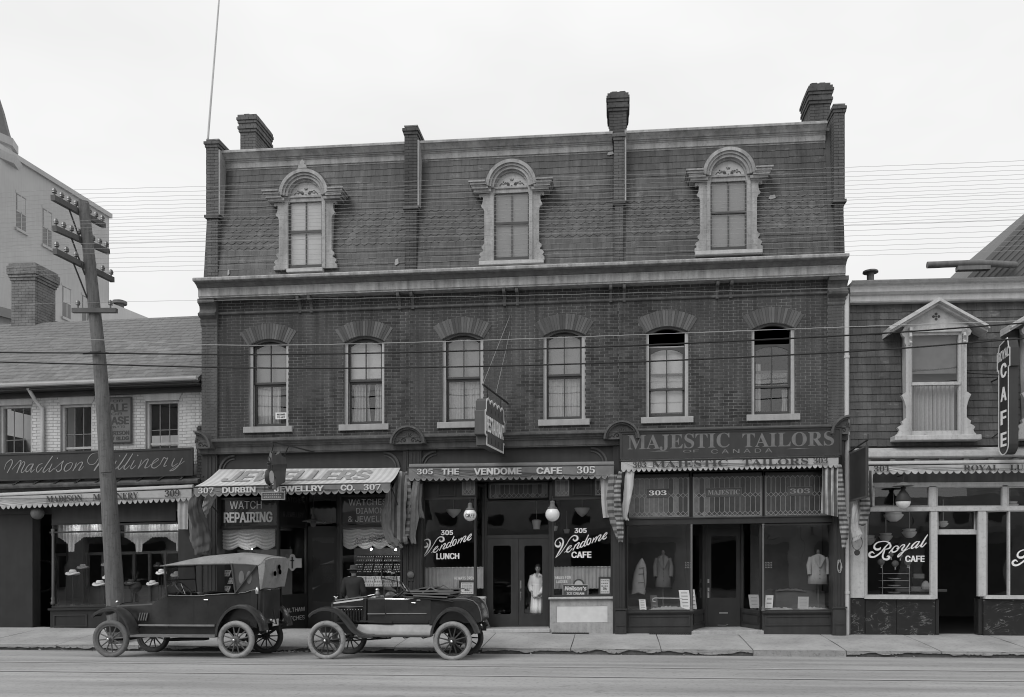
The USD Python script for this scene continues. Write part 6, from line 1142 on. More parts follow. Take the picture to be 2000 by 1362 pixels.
for xc in DW:
    s = FPX / 19.4; Z = lambda py: at(1825, py, -.2)[2]; zs = Z(851); side = [(.58, 7.50), (.72, 7.50), (.76, 7.42), (.80, 7.36), (.77, 7.28), (.72, 7.25), (.72, 7.12), (.69, 7.05), (.69, 5.95), (.74, 5.92), (.79, 5.88), (.75, 5.80), (.72, 5.72), (.69, 5.6), (.69, 5.35), (.74, 5.30), (.79, 5.27), (.77, 5.20), (.84, 5.16), (.88, 5.12), (.84, 5.06), (.86, 5.0), (.90, 4.97), (.90, zs), (.58, zs)]
    D = H1.part('dormer', [ext(unary_union([Polygon([(xc + q * a, b) for a, b in side]) for q in (1, -1)] + [sbox(xc - .6, 7.36, xc + .6, 7.50)]), -.22, -.12, 'xz'), bx(xc - .66, xc - .60, -.12, .2, zs, 7.5), bx(xc + .60, xc + .66, -.12, .2, zs, 7.5)], 'white_paint')
    H1.part('sill', cbx(xc - .98, xc + .98, -.34, .05, zs - .12, zs - .003, .012), 'white_paint', D)
    H1.part('pediment', ext([(xc - .78, 7.503), (xc + .78, 7.503), (xc, 8.0)], -.20, .2, 'xz'), 'pale_trim', D)
    for q in (1, -1):
        for t0, t1, yy in ((0, .055, -.44), (.057, .10, -.38), (-.06, -.002, -.33)):
            H1.part('raking_cornice', ext([(xc, 8.02 + t0), (xc + q * 1.12, 7.36 + t0), (xc + q * 1.12, 7.36 + t1), (xc, 8.02 + t1)], yy, .25, 'xz'), 'white_paint', D)
        H1.part('bracket', [ext([(-.12, 7.45), (-.34, 7.45), (-.34, 7.38), (-.30, 7.32), (-.32, 7.24), (-.26, 7.18), (-.24, 7.06), (-.12, 6.98)], *sorted((xc + q * .585, xc + q * .64)), 'yz'), ball((xc + q * .61, -.30, 7.10), .035, 1)], 'white_paint', D)
        H1.part('pilaster_strip', bx(*sorted((xc + q * .585, xc + q * .60)), -.25, -.22, zs, 7.3), 'white_paint', D)
    H1.part('quatrefoil', [ext(Point(xc + .06 * dx, 7.72 + .06 * dz).buffer(.032), -.208, -.2, 'xz') for dx, dz in ((0, 1), (0, -1), (1, 0), (-1, 0))] + [ext(Point(xc, 7.72).buffer(.02), -.208, -.2, 'xz')], 'sash_dark', D)
    zm = Z(749)
    H1.part('sash', [ext(sbox(xc - .58, zs, xc + .58, 7.36).difference(sbox(xc - .53, zs + .12, xc + .53, 7.30)), -.16, -.08, 'xz'), bx(xc - .56, xc + .56, -.19, -.08, zm - .035, zm + .035)], 'white_paint', D)
    H1.part('pane', pane(xc - .53, xc + .53, -.12, zm + .03, 7.30), 'window_glass', D); H1.part('pane', pane(xc - .53, xc + .53, -.10, zs + .12, zm - .03), 'window_glass', D)
    H1.part('roller_blind', pane(xc - .53, xc + .53, -.02, Z(727), 7.36), 'sign_grey', D)
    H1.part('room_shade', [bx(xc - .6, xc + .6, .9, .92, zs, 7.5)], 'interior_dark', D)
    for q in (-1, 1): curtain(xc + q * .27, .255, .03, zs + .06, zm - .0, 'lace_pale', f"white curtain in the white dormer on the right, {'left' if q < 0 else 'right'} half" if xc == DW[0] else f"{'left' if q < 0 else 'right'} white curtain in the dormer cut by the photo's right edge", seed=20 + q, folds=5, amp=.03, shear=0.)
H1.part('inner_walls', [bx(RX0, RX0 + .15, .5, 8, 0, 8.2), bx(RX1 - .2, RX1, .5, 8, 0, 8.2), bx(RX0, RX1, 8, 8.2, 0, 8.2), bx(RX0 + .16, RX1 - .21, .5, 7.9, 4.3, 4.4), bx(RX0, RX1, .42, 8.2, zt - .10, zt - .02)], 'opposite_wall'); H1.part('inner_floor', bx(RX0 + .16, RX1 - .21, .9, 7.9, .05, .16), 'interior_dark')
p = at(1700, 548, 2.0); t = H1.part('roof_vent', lathe([(.09, -.3), (.09, .18), (.20, .20), (.19, .24), (.0, .30)], p, 14), 'pipe_grey')
zc = at(1800, 897, -.1)[2]; zl = at(1800, 878, -.3)[2]
H1.part('shop_cornice', ext([(.2, zc - .08), (-.05, zc - .08), (-.05, zc), (-.30, zc + .01), (-.34, zc + .04), (-.34, zc + .12), (-.30, zc + .13), (-.30, zc + .15), (.0, zl + .08), (.2, zl + .08)], RX0 + .08, RX1, 'yz'), 'pale_trim')
H1.part('dentil', [bx(x, x + .12, -.22, -.05, zc - .06, zc - .004) for x in np.arange(RX0 + .3, RX1, .56)], 'white_paint')
FR1 = lambda nm, px0, py0, px1, py1, m='white_paint', y0=.0, y1=.10, un=None: H1.part(nm, (lambda r: bx(r[0], r[1], y0, y1, min(r[2:]), max(r[2:])))(R1(px0, py0, px1, py1, y=y0)), m, un)
XE = 2080
FR1('beam', 1660, 912, XE, 943, 'pipe_grey', .05, .3); FR1('top_rail', 1704, 942, XE, 951); FR1('transom_rail', 1690, 990, XE, 998, y0=-.02)
FR1('white_panel', 1658, 980, 1689, 1168, y0=.01, y1=.25); FR1('corner_post', 1659, 905, 1672, 980, 'pale_trim', .02, .25)
for a, b, c, d in ((1704, 950, 1708, 990), (1815, 950, 1829, 990), (1958, 948, 1968, 990), (1818, 998, 1831, 1170), (1911, 998, 1926, 1165), (1690, 998, 1692.5, 1165), (1970, 998, 1973, 1165)): FR1('mullion', a, b, c, d)
FR1('door_head', 1831, 1036, 1911, 1044, y0=.15, y1=.25)
for a, b, c, d, y in ((1706, 951, 1815, 990, .05), (1829, 951, 1958, 990, .05), (1968, 951, XE, 990, .05), (1692, 998, 1818, 1164, .05), (1926, 998, XE, 1165, .05), (1831, 998, 1905, 1036, .2)):
    r = R1(a, b, c, d, y=y); q = H1.part('shop_window', ext(sbox(r[0], r[2], r[1], r[3]).difference(sbox(r[0] + .025, r[2] + .025, r[1] - .025, r[3] - .025)), y - .01, y + .03, 'xz'), 'pale_trim'); H1.part('pane', pane(r[0] + .025, r[1] - .025, y + .01, r[2] + .025, r[3] - .025), 'shop_glass', q)
    if a == 1692: WQ = q
for a, b in ((1690, 1827), (1925, XE)):
    FR1('window_sill', a, 1163.5, b, 1170.5, y0=-.08, y1=.2)
for a, b, c, yy in ((1658, 1689, 1169, .02), (1690.5, 1750, 1171, .0), (1751, 1826, 1171, .0), (1921, XE, 1171, .0)): FR1('marble_slab', a, c, b, 1245, 'veined_marble', yy, .3)
FR1('door_jamb', 1827, 1171, 1834, 1240, 'black_marble', .05, .3); FR1('door_jamb', 1911, 1170, 1920, 1240, 'black_marble', .05, .3)
r = R1(1834, 1237, 1916, 1240, y=.0); H1.part('threshold', [bx(r[0] - .1, r[1] + .5, -.12, .9, .0, .175)], 'pale_trim'); H1.part('counter_line', bx(r[0], r[1] + .4, 3.0, 3.1, 1.15, 1.22), 'interior_pale')
H1.part('display_floor', bx(R1(1692, 1, 1818, 2)[0], R1(1692, 1, 1818, 2)[1], .12, .9, .85, 1.08), 'interior_mid')
ROY = [[(250,735,9),(185,690,22),(112,745,28),(135,818,30),(230,832,25),(330,785,21),(450,688,19),(560,550,17),(690,420,9)], [(430,560,9),(400,605,26),(320,622,30),(258,585,28),(255,510,21),(320,440,16),(430,402,13),(560,397,13),(660,432,18),(706,510,23),(680,578,19),(600,610,12),(550,612,8)],
 [(550,610,12),(525,680,20),(492,770,24),(492,850,24),(550,895,26),(635,888,30),(668,832,28),(630,802,15),(600,830,7)], [(660,720,8),(740,620,11),(820,540,11),(890,522,14),(922,562,16),(895,640,17),(820,688,17),(755,685,22),(752,630,18),(800,560,11)], [(890,595,20),(893,598,20)], [(895,650,7),(1000,520,10),(1080,486,17),(1090,525,19),(1030,600,19),(1022,638,17),(1075,640,10),(1150,580,9)],
 [(1240,452,15),(1160,560,17),(1060,690,15),(960,800,14),(912,828,16),(907,800,14),(980,720,9),(1130,640,8),(1240,580,8)], [(1500,402,10),(1430,408,13),(1330,490,19),(1285,570,21),(1312,592,15),(1400,530,9),(1510,402,12)], [(1515,398,14),(1440,510,19),(1405,565,19),(1440,573,11),(1530,500,8)], [(1738,212,10),(1660,330,19),(1565,490,23),(1555,538,21),(1605,538,14),(1700,440,10)]]
H1.part('lettering', strokes(ROY, fxm(1690, 1030, 14.286, .054), .054), 'letter_white', WQ)
a = R1(1768, 1086, 1806, 1097.5, y=.05); H1.part('lettering', lett("CAFE", a[0], a[1], a[2], a[3] - a[2], .054, bold=True), 'letter_white', WQ)
H1.part('lettering', strokes([[(v[0], v[1], v[2]) for v in st] for st in ROY], fxm(1970, 1046, 14.286, .054), .054), 'letter_white')
T = rolled("rolled-up white scalloped awning lettered 301 and ROYAL LUNCH", (1697, 909), (2075, 905), (13, 6), 27, -.40, 'awning_pale', None, [("301", 1706, 1737, 2, 13, 'serif'), ("ROYAL", 1881, 1950, 2, 13, 'serif'), ("LUNCH", 1972, 2040, 2, 13, 'serif')], 'letter_dark')
flap(T, [(1686, 918), (1705, 920)], [(1683, 1012), (1700, 1000)], -.42, 'awning_stripe_bold', 2, .02, seed=6); cloth(T, [(1690, 925, -.45, 5), (1688, 970, -.46, 8), (1690, 1000, -.46, 8), (1684, 1026, -.46, 6)], 'awning_stripe_level', 3, seed=13, amp=.12)
cloth(T, [(1676, 972, -.30, 5), (1672, 1000, -.32, 8), (1670, 1028, -.32, 7), (1674, 1045, -.32, 8), (1670, 1058, -.32, 3)], 'awning_pale', 3, seed=14, amp=.2)
p = at(1674, 1068, -.3); t = Thing('rope_pulley', "rope coil and pulley hanging on the white panel beside the Royal cafe", 'pulley', p); t.part('block', lathe([(0, -.02), (.06, -.02), (.07, 0), (.06, .02), (0, .02)], p + [0, 0, -.14], 14, 'y'), 'iron'); t.part('rope', tube([p + [.12 * math.cos(q), 0, .1 + .18 * math.sin(q)] for q in np.linspace(0, 9, 30)], .007, 5), 'iron')
p = at(1642, 1100, -.2); one('rope_coil', tube([p + [.05 * math.cos(q) * (1 - .02 * q) - .02, 0.004 * q, .14 * math.sin(q) - .12 + .006 * q] for q in np.linspace(0, 20, 70)], .008, 5), 'rope', "looped rope hanging on the pilaster right of the tailors' window", 'rope')
# its lamps, things in the window
t = Thing('globe_lamp', "white lamp globe with a dark cap hung in front of the Royal cafe's transoms", 'lamp', at(1764, 980, -.35)); p = at(1764, 980, -.35); r = .165
t.part('globe', lathe([(0, -r)] + [(r * math.cos(q), r * math.sin(q)) for q in np.linspace(-1.4, .15, 12)], p, 26), 'opal_glass', smooth=True); t.part('cap', lathe([(r * 1.02, .0), (r * 1.03, .04), (r * .85, .14), (r * .5, .22), (r * .3, .28), (r * .35, .34), (0, .36)], p, 22), 'iron', smooth=True); t.part('shade_plate', lathe([(.0, .40), (.10, .42), (.24, .36), (.10, .44), (0, .46)], p, 22), 'pipe_grey'); t.part('stem', tube([p + [0, 0, .34], p + [0, 0, .62], [p[0], 0.05, p[2] + .62]], .012, 6), 'iron')
for a in ((1745, 1005, .9, 36, 14, "largest bowl lamp, just behind the globe of the Royal cafe", None), (1696, 1052, 2.6, 27, 13, "bowl lamp cut by the white panel, leftmost in the Royal cafe"), (1730, 1047, 2.3, 25, 11, "bowl lamp above the R of the script Royal"), (1776, 1039, 1.9, 27, 12, "bowl lamp over the end of the script Royal"), (1842, 1022, 1.6, 19, 8, "bowl lamp in the light over the open door of the Royal cafe"), (1972, 985, 2.2, 30, 10, "lamp behind the transom at the photo's right edge")):
    pendant(*a[:6], shape='jar', chain=.6)
p0 = at(1745, 1162, .5); t = Thing('display_stand', "glass shelf stand with cakes and jars in the Royal cafe window", 'display stand', p0)
for i in range(4): t.part('shelf', bx(p0[0] - .32, p0[0] + .32, .3, .6, p0[2] + .17 * i, p0[2] + .17 * i + .012), 'interior_pale')
for dx in (-.32, .31): t.part('post', tube([(p0[0] + dx, .3, p0[2]), (p0[0] + dx, .3, p0[2] + .72)], .010, 6), 'chrome')
for i in range(3): t.part('plate', lathe([(0, .02), (.10, .025), (.16, .05), (.15, .045), (0, .015)], (p0[0], .45, p0[2] + .17 * i + .02), 18), 'tile_white')
for i, (dx, dz, r) in enumerate(((-.33, .80, .085), (.0, .76, .08), (.30, .80, .08), (-.10, .98, .06), (.12, .96, .06))):
    q = p0 + np.array([dx, -.12, dz]); t.part('glass_ball', ball(q, r, 2), 'pipe_grey', smooth=True); t.part('ball_foot', lathe([(0, -.03), (.03, -.03), (.012, 0), (.03, .03), (0, .03)], q - [0, 0, r + .03], 10), 'chrome')
for i, (px, py) in enumerate(((1808, 1144), (1794, 1125), (1788, 1150))):
    p = at(px, py, .55); one('jar', lathe([(0, -.10), (.08, -.09), (.10, -.02), (.085, .06), (.05, .08), (.05, .11), (0, .12)], p, 16) if i == 0 else bx(p[0] - .12, p[0] + .12, .5, .62, p[2] - .06, p[2] + .05), 'felt_grey' if i == 0 else 'sign_grey', ["round jar at the right end of the Royal cafe window", "dim box on the back shelf right of the glass stand", "pale box low beside the round jar in the Royal cafe window"][i], 'jar' if i == 0 else 'box')
# projecting signs
def slab(P0, P1, poly, th, mats):
    """A board standing out from the wall: outline poly in (u along P0->P1, z), thickness th to the side."""
    d = (P1 - P0)[:2]; L = np.linalg.norm(d); d /= L; n = np.array([d[1], -d[0]])
    def w(m): v = m[0]; return np.c_[P0[0] + v[:, 0] * d[0] + v[:, 1] * n[0], P0[1] + v[:, 0] * d[1] + v[:, 1] * n[1], v[:, 2]], m[1]
    return w, L
a, b = at(1661, 930, -.15), at(1694, 930, -1.45); b[0] = max(b[0], a[0]); w, L = slab(a, b, None, .05, None); z0, z1 = at(1658, 980, -.15)[2], at(1661, 885, -.15)[2]
T = Thing('hanging_sign', "plain dark hanging board between the tailors and the Royal cafe", 'sign', (a[0], -.8, z0)); T.part('board', w(bx(0, L, -.02, .02, z0, z1)), 'sign_dark'); T.part('border', [w(ext(sbox(0, z0, L, z1).difference(sbox(.04, z0 + .04, L - .04, z1 - .04)), *q, 'xz')) for q in ((-.026, -.021), (.021, .026))], 'sign_mid')
T.part('bracket', [tube([(a[0], .0, z1 + .04), (a[0], -1.55, z1 + .12)], .018, 6), tube([(a[0], -.2, z1 + .04), (a[0], -.2, z1)], .008, 5), tube([(a[0], -1.4, z1 + .11), (a[0], -1.4, z1)], .008, 5), tube([(a[0], -1.5, z1 + .12), (a[0], -1.5, z1 + .24)], .012, 5)], 'iron')
a, b = at(1951, 800, -.55), at(1968, 800, -1.02); b[0] = a[0]; w, L = slab(a, b, None, .2, None); Zs = lambda py: at(1960, py, -.8)[2]
out = unary_union([sbox(0, Zs(868), L, Zs(715)), Point(L / 2, Zs(868)).buffer(L / 2), sbox(-.06, Zs(720), L + .06, Zs(685)), Polygon([(-.02, Zs(686)), (L + .02, Zs(686)), (L - .05, Zs(664)), (L / 2, Zs(668)), (.05, Zs(672))])])
T = Thing('hanging_sign', "tall dark electric sign reading ROYAL CAFE down its face, right edge", 'sign', (a[0], -.8, Zs(890))); T.part('box', w(ext(out, -.21, 0, 'xz')), 'sign_dark')
T.part('edge', w(ext(out.buffer(.012).difference(out.buffer(-.012)), .0, .014, 'xz')), 'letter_pale')
for s, py in zip("CAFE", (736, 782, 828, 871)): T.part('lettering', w((lambda m: (m[0] * [1, -1, 1], m[1][:, ::-1]))(lett(s, L * .2, L * .8, Zs(py + .5), Zs(py - 26) - Zs(py), -.004, bold=True))), 'letter_white')
T.part('lettering', w((lambda m: (m[0] * [1, -1, 1], m[1][:, ::-1]))(lett("ROYAL", -.02, L + .02, Zs(704), Zs(686) - Zs(704), -.004, bold=True, slope=.12))), 'letter_pale')
T.part('bracket', [tube([(a[0] + .1, .05, Zs(730)), (a[0] + .1, -.9, Zs(730))], .02, 6), tube([(a[0] + .1, .02, Zs(845)), (a[0] + .1, -.6, Zs(835))], .012, 6)], 'iron'); T.part('tie_bar', tube([at(1884, 728, 0), (a[0], -.55, Zs(727))], .022, 6), 'iron')
a, b = at(948, 820, -1.85), at(985, 820, -.2); w, L = slab(a, b, None, .2, None); zt, zb = at(948, 778, -1.85)[2], at(948, 868, -1.85)[2]; zm1, zm2 = at(948, 805, -1.85)[2], at(948, 845, -1.85)[2]
top = [(L * (i + t) / 5 , zt - .05 + .09 * math.sin(math.pi * t)) for i in range(5) for t in (0, .25, .5, .75)] + [(L, zt - .05)]
out = unary_union([Polygon([(0.06, zm1), (.06, zt - .05)] + [(x * .92 + .06, z) for x, z in top] + [(L - .06, zm1)]), sbox(0, zm2 - .02, L, zm1 + .02).buffer(.03), sbox(.09, zb, L - .09, zm2)]).buffer(0)
T = Thing('hanging_sign', "bulky projecting sign with scalloped top reading RESTAURANT above the cafe", 'sign', tuple((a + b) / 2)); T.part('box', w(ext(out, -.24, 0, 'xz')), 'sign_mid'); T.part('edge', w(ext(out.buffer(.015).difference(out.buffer(-.03)), .0, .012, 'xz')), 'letter_pale')
T.part('lettering', w((lambda m: (m[0] * [1, -1, 1], m[1][:, ::-1]))(lett("RESTAURANT", .05, L - .05, zm2 + .06, zm1 - zm2 - .12, -.004, bold=True))), 'letter_white')
T.part('groove', w(cat(*[bx(x, x + .03, .001, .006, zm1 + .06, zt - .15) for x in np.linspace(.2, L - .25, 5)] + [bx(x, x + .03, .001, .006, zb + .08, zm2 - .06) for x in np.linspace(.2, L - .25, 5)])), 'sign_dark')
p, q = at(992, 788, .0), at(943, 751, -2.1); T.part('bracket', tube([p, q], .022, 8), 'iron')
for k, j in ((.3, .25), (.85, .88)): T.part('hanger', tube([(p * (1 - k) + q * k), np.array([*(b[:2] * (1 - j) + a[:2] * j), zt - .05])], .010, 5), 'iron')
m0, m1 = at(996, 617, 0), at(968, 772, -1.0); one('guy_wire', [tube([m0, q], .004, 4), tube([at(996, 648, 0), m1], .004, 4)], 'rope', "thin pale stay wires running from the brick to the restaurant sign's rod", 'wire')
a, b = at(525, 915, -1.9), at(558, 915, -1.0); w, L = slab(a, b, None, .05, None); zt, zb = at(527, 880, -1.9)[2], at(540, 955, -1.5)[2]
out = Polygon([(.10, zt - .06), (.16, zt), (.30, zt - .06), (.45, zt - .02), (.55, zt + .05), (.62, zt - .04), (L - .06, zt - .06), (L, zt - .2), (L - .05, zb + .5), (L - .12, zb - .03), (L - .25, zb + .02), (L - .35, zb + .10), (L - .6, zb + .0), (.3, zb + .25), (.0, zb + .35), (.05, zb + .6)]).buffer(0)
T = Thing('hanging_sign', "dark ragged-edged board hung over the jewellers' awning", 'sign', tuple((a + b) / 2)); T.part('board', w(ext(out, -.03, .03, 'xz')), 'sign_mid'); T.part('band', w(ext(Polygon([(.1, zb + .52), (L - .02, zb + .62), (L - .03, zb + .52), (.08, zb + .40)]), .031, .045, 'xz')), 'sign_dark')
p, q = at(613, 883, -.3), at(531, 863, -2.2); T.part('bracket', tube([p, q], .018, 8), 'iron')
for k, j in ((.62, .12), (.95, .85)): T.part('hanger', tube([p * (1 - k) + q * k, np.array([*(b[:2] * (1 - j) + a[:2] * j), zt - .05])], .012, 5), 'iron')
p = at(526, 932, -2.0); T = Thing('watch_sign', "pocket-watch-shaped trade sign with a pale dial, left of the ragged board", 'sign', p); r = .17
def wz(m): return sdl(m, 1.62, p)
T.part('case', wz(lathe([(0, -.05), (r, -.045), (r * 1.1, 0), (r, .045), (0, .05)], p, 28, 'y')), 'sign_dark', smooth=30); T.part('dial', [wz(lathe([(0, -.058), (r * .84, -.056), (r * .84, -.05), (0, -.05)], p, 28, 'y'))], 'letter_pale'); T.part('crown', [wz(lathe([(0, r), (.04, r), (.05, r + .08), (.03, r + .1), (.06, r + .14), (0, r + .2)], p, 10)), wz(tube([p + [.07 * math.cos(t), 0, r + .22 + .07 * math.sin(t)] for t in np.linspace(0, 6.28, 14)], .012, 5))], 'sign_dark'); T.part('bow', wz(ball(p + [0, -.02, -r - .06], .05, 1)), 'sign_dark')
a = rect(511, 961, 557, 977, -1.45, at); T = Thing('plaque_sign', "small framed lettered plaque slung under the jewellers' awning edge", 'sign', (a[0], -1.45, a[2])); T.part('board', bx(a[0], a[1], -1.45, -1.42, a[2], a[3]), 'sign_mid'); T.part('frame', ext(sbox(a[0], a[2], a[1], a[3]).difference(sbox(a[0] + .025, a[2] + .025, a[1] - .025, a[3] - .025)), -1.465, -1.45, 'xz'), 'letter_mid')
for i in range(2):
    for j in range(9): T.part('worn_mark', bx(a[0] + .05 + j * .048, a[0] + .05 + j * .048 + rg.uniform(.02, .04), -1.453, -1.449, a[3] - .075 - i * .065, a[3] - .075 - i * .065 + rg.uniform(.025, .045)), 'letter_mid')
for x in (a[0] + .05, a[1] - .05): T.part('hanger', tube([(x, -1.43, a[3]), (x, -1.41, a[3] + .16)], .006, 5), 'iron')

# ================================================================ farther off
V = at(35, 316, 41.); X9 = V[0]
T = Thing('tall_brick_building', "tall pale brick building with few windows, far behind the white house", 'building', (X9 - 6, 10, 0))
Y0, Y1 = 30., 52.6; zfr = at(222, 425, Y1)[2]; zn = V[2] - (zfr - V[2]) * .9
T.part('wall', loft([[(X9, Y0, 0), (X9, Y1, 0), (X9, Y1, zfr), (X9, Y0, zn)], [(X9 - 28, Y0, 0), (X9 - 28, Y1, 0), (X9 - 28, Y1, zfr), (X9 - 28, Y0, zn)]]), 'far_brick')
T.part('coping', loft([[(X9 + .2, Y0, zn), (X9 + .2, Y1 + .2, zfr), (X9 + .2, Y1 + .2, zfr + .4), (X9 + .2, Y0, zn + .4)], [(X9 - .3, Y0, zn), (X9 - .3, Y1 + .2, zfr), (X9 - .3, Y1 + .2, zfr + .4), (X9 - .3, Y0, zn + .4)]]), 'far_brick')
for px, pt, pb in ((41, 383, 450), (92, 412, 482), (130, 562, 622), (168, 580, 632)):
    y = X9 / (at(px, 500, 0)[0] / DIST) - DIST
    z0, z1 = at(px, pb, y)[2], at(px, pt, y)[2]; hw = .52
    q = T.part('window', [bx(X9 - .05, X9 + .02, y - hw, y + hw, z0, z1)], 'far_dark'); T.part('sash', [bx(X9 + .02, X9 + .04, y - hw, y + hw, (z0 + z1) / 2 - .05, (z0 + z1) / 2 + .05), bx(X9 + .02, X9 + .04, y - .04, y + .04, z0, z1), bx(X9 + .021, X9 + .035, y - hw + .08, y + hw - .08, z0 + (z1 - z0) * .5, z1 - .1)], 'far_brick', q); T.part('sill', bx(X9, X9 + .15, y - hw - .15, y + hw + .15, z0 - .2, z0 - .003), 'far_brick', q); T.part('lintel', bx(X9, X9 + .03, y - hw - .1, y + hw + .1, z1 + .003, z1 + .22), 'far_brick', q)
p = at(6, 314, 40); T = Thing('corner_turret', "dark-roofed turret with heavy cornices above the far left building", 'turret', p)
T.part('cornice', lathe([(0, -1.3), (1.9, -1.25), (2.1, -.7), (1.6, -.6), (1.6, .0), (1.8, .1), (1.8, .7), (0, .7)], p - [1.0, 0, -1.0], 8), 'far_brick'); T.part('roof', lathe([(1.5, .7), (1.25, 1.5), (.9, 3.0), (.6, 4.0), (0.02, 4.1)], p - [1.0, 0, -1.0], 8), 'far_roof')
p0, p1 = at(22, 560, 3.4), at(84, 560, 3.4); zt = at(50, 512, 3.4)[2]; T = Thing('chimney_stack', "weathered brick chimney with a corbelled top above the white house's roof", 'chimney', ((p0[0] + p1[0]) / 2, 4, 8)); T.part('shaft', stack(p0[0], p1[0] - .25, 3.4, 4.3, 6.5, zt, [(zt - .62, .03), (zt - .54, .06), (zt - .46, .09), (zt - .2, .05), (zt - .1, 0)], ch=.085, rnd=random.Random(6)), 'rusty_brick')
q0, q1 = at(20, 598, 5.2), at(112, 634, 5.2); T = Thing('rear_wing', "dark pitched rear wing between the chimney and the tall building", 'building', (q0[0], 5.5, 6)); T.part('wall', ext([(q0[0] - 2, 5), (q1[0] + .3, 5), (q1[0] + .3, q1[2] - .15), (q0[0] - 2, q0[2] + .1)], 5.6, 9, 'xz'), 'far_brick'); T.part('roof', ext([(q1[0] + .4, q1[2] - .3), (q1[0] + .4, q1[2]), (q0[0] - 2, q0[2] + .45), (q0[0] - 2, q0[2] + .15)], 5.3, 9.2, 'xz'), 'far_roof')
q = [at(218, 592, 13), at(290, 628, 13)]; T = Thing('rear_shed', "distant sloped roof with a round vent behind the white house's ridge", 'building', (q[0][0], 13, 6)); T.part('roof', ext([(q[0][0] - 1, 6), (q[1][0] + .6, 6), (q[1][0] + .6, q[1][2] - .1), (q[0][0], q[0][2]), (q[0][0] - 1, q[0][2])], 13, 18, 'xz'), 'far_brick'); p = at(234, 600, 13.2); T.part('vent', lathe([(.16, -.6), (.16, .1), (.28, .12), (.28, .24), (.1, .3), (0, .3)], p, 14), 'far_roof')
q = [at(1886, 545, 6), at(2092, 340, 6), at(2300, 545, 6)]; T = Thing('gabled_roof_building', "steep dark gable roof rising behind the right-hand house", 'building', (q[1][0], 8, 6)); T.part('roof', ext([(q[0][0] - .6, q[0][2] - .6), (q[2][0], q[2][2] - .6), (q[1][0], q[1][2]), (q[0][0], q[0][2])], 6, 14, 'xz'), 'far_roof')
tri_ = Polygon([(q[0][0] - .6, q[0][2] - .6), (q[2][0], q[2][2] - .6), (q[1][0], q[1][2]), (q[0][0], q[0][2])]); d_ = (q[1] - q[0])[[0, 2]]; n_ = np.array([d_[1], -d_[0]]) / np.linalg.norm(d_)
T.part('roof_seams', [ext(tri_.intersection(LineString([q[0][[0, 2]] - d_ + n_ * o, q[1][[0, 2]] + d_ + n_ * o]).buffer(.018)), 5.97, 6.02, 'xz') for o in np.arange(.12, 4.2, .14)], 'far_roof', kind="stuff")
p, q = at(1811, 518, 5.5), at(1912, 514, 5.5); T = Thing('roof_pipe', "grey horizontal pipe sticking out from the gable roof on the right", 'pipe', p); T.part('pipe', tube([p, q, q + [1.2, .3, .02]], .10, 12), 'pipe_grey', smooth=30); T.part('bracket', bx(q[0] - .65, q[0] + .3, 5.4, 5.6, q[2] - .22, q[2] - .10), 'pipe_grey')

# ================================================================ the ground
YC = -2.25; ZK = .085
def zroad(y): 
    t = (y + 10.1) / 7.9; return .155 - .20 * t * t
T = Thing('pavement', "grey concrete sidewalk with cracked joints in front of the shops", 'pavement', (0, 0, 0), kind='structure')
rr = random.Random(21); js = [-.95 + 1.95 * k for k in range(-12, 10)]
def zpave(x, y): return ZK + (GZ - ZK + (.03 if x < -4 else 0) * min(1, max(0, (-4 - x) / 3))) * min(1., (y - YC) / -YC) ** .9 if y > YC else ZK
T2 = T
for a, b in zip(js[:-1], js[1:]):
    ys = np.linspace(YC, .4, 9); nx = 14; V = []; F = []; seed = rr.randint(0, 999)
    for y in ys:
        for i in range(nx + 1):
            x = a + .008 + (b - a - .016) * i / nx + (.03 * (y - YC) * 0); V.append([x + .003 * math.sin(3 * y + seed), y + (rr.uniform(-.02, .03) if y == YC else 0), zpave(x, y) + .006 * meshkit.noise(np.array([x * 2, y * 2, seed]))])
    for j in range(8):
        for i in range(nx): k = j * (nx + 1) + i; F += [[k, k + 1, k + nx + 2], [k, k + nx + 2, k + nx + 1]]
    top = (np.array(V), np.array(F)); whole = abs((a + b) / 2 - 4.0) < .9
    xs = np.linspace(a + .008, b - .008, 60); low = [(x, ZK - (.128 if whole else .020 + .15 * max(0, meshkit.fbm(np.array([x * 2.6, seed * .7, 0]), 6, 3) - .22) * (1.0 if rr.random() > .12 else .6))) for x in xs]
    e = ext(Polygon([(b - .008, ZK + .001), (a + .008, ZK + .001)] + low).buffer(0), YC - .005, YC + .10, 'xz'); e[0][:, 1] += np.array([.02 * (meshkit.fbm(np.array([q[0] * 6, q[2] * 9, seed]), 3) - .5) for q in e[0]])
    T.part('slab', top, 'concrete', smooth=True); T.part('kerb_stone', e, 'kerb_concrete')
T.part('kerb_core', bx(-26, 20, YC + .035, YC + .3, -.3, ZK - .012), 'kerb_shade'); T.part('joint_fill', (lambda: (np.array([[-26, YC + .02, ZK - .008], [20, YC + .02, ZK - .008], [20, .4, zpave(0, .4) - .014], [-26, .4, zpave(0, .4) - .014]]), np.array([[0, 1, 2], [0, 2, 3]])))(), 'groove')
for a, b, name in ((1155, 1235, 'pavement_grating'),):
    pass
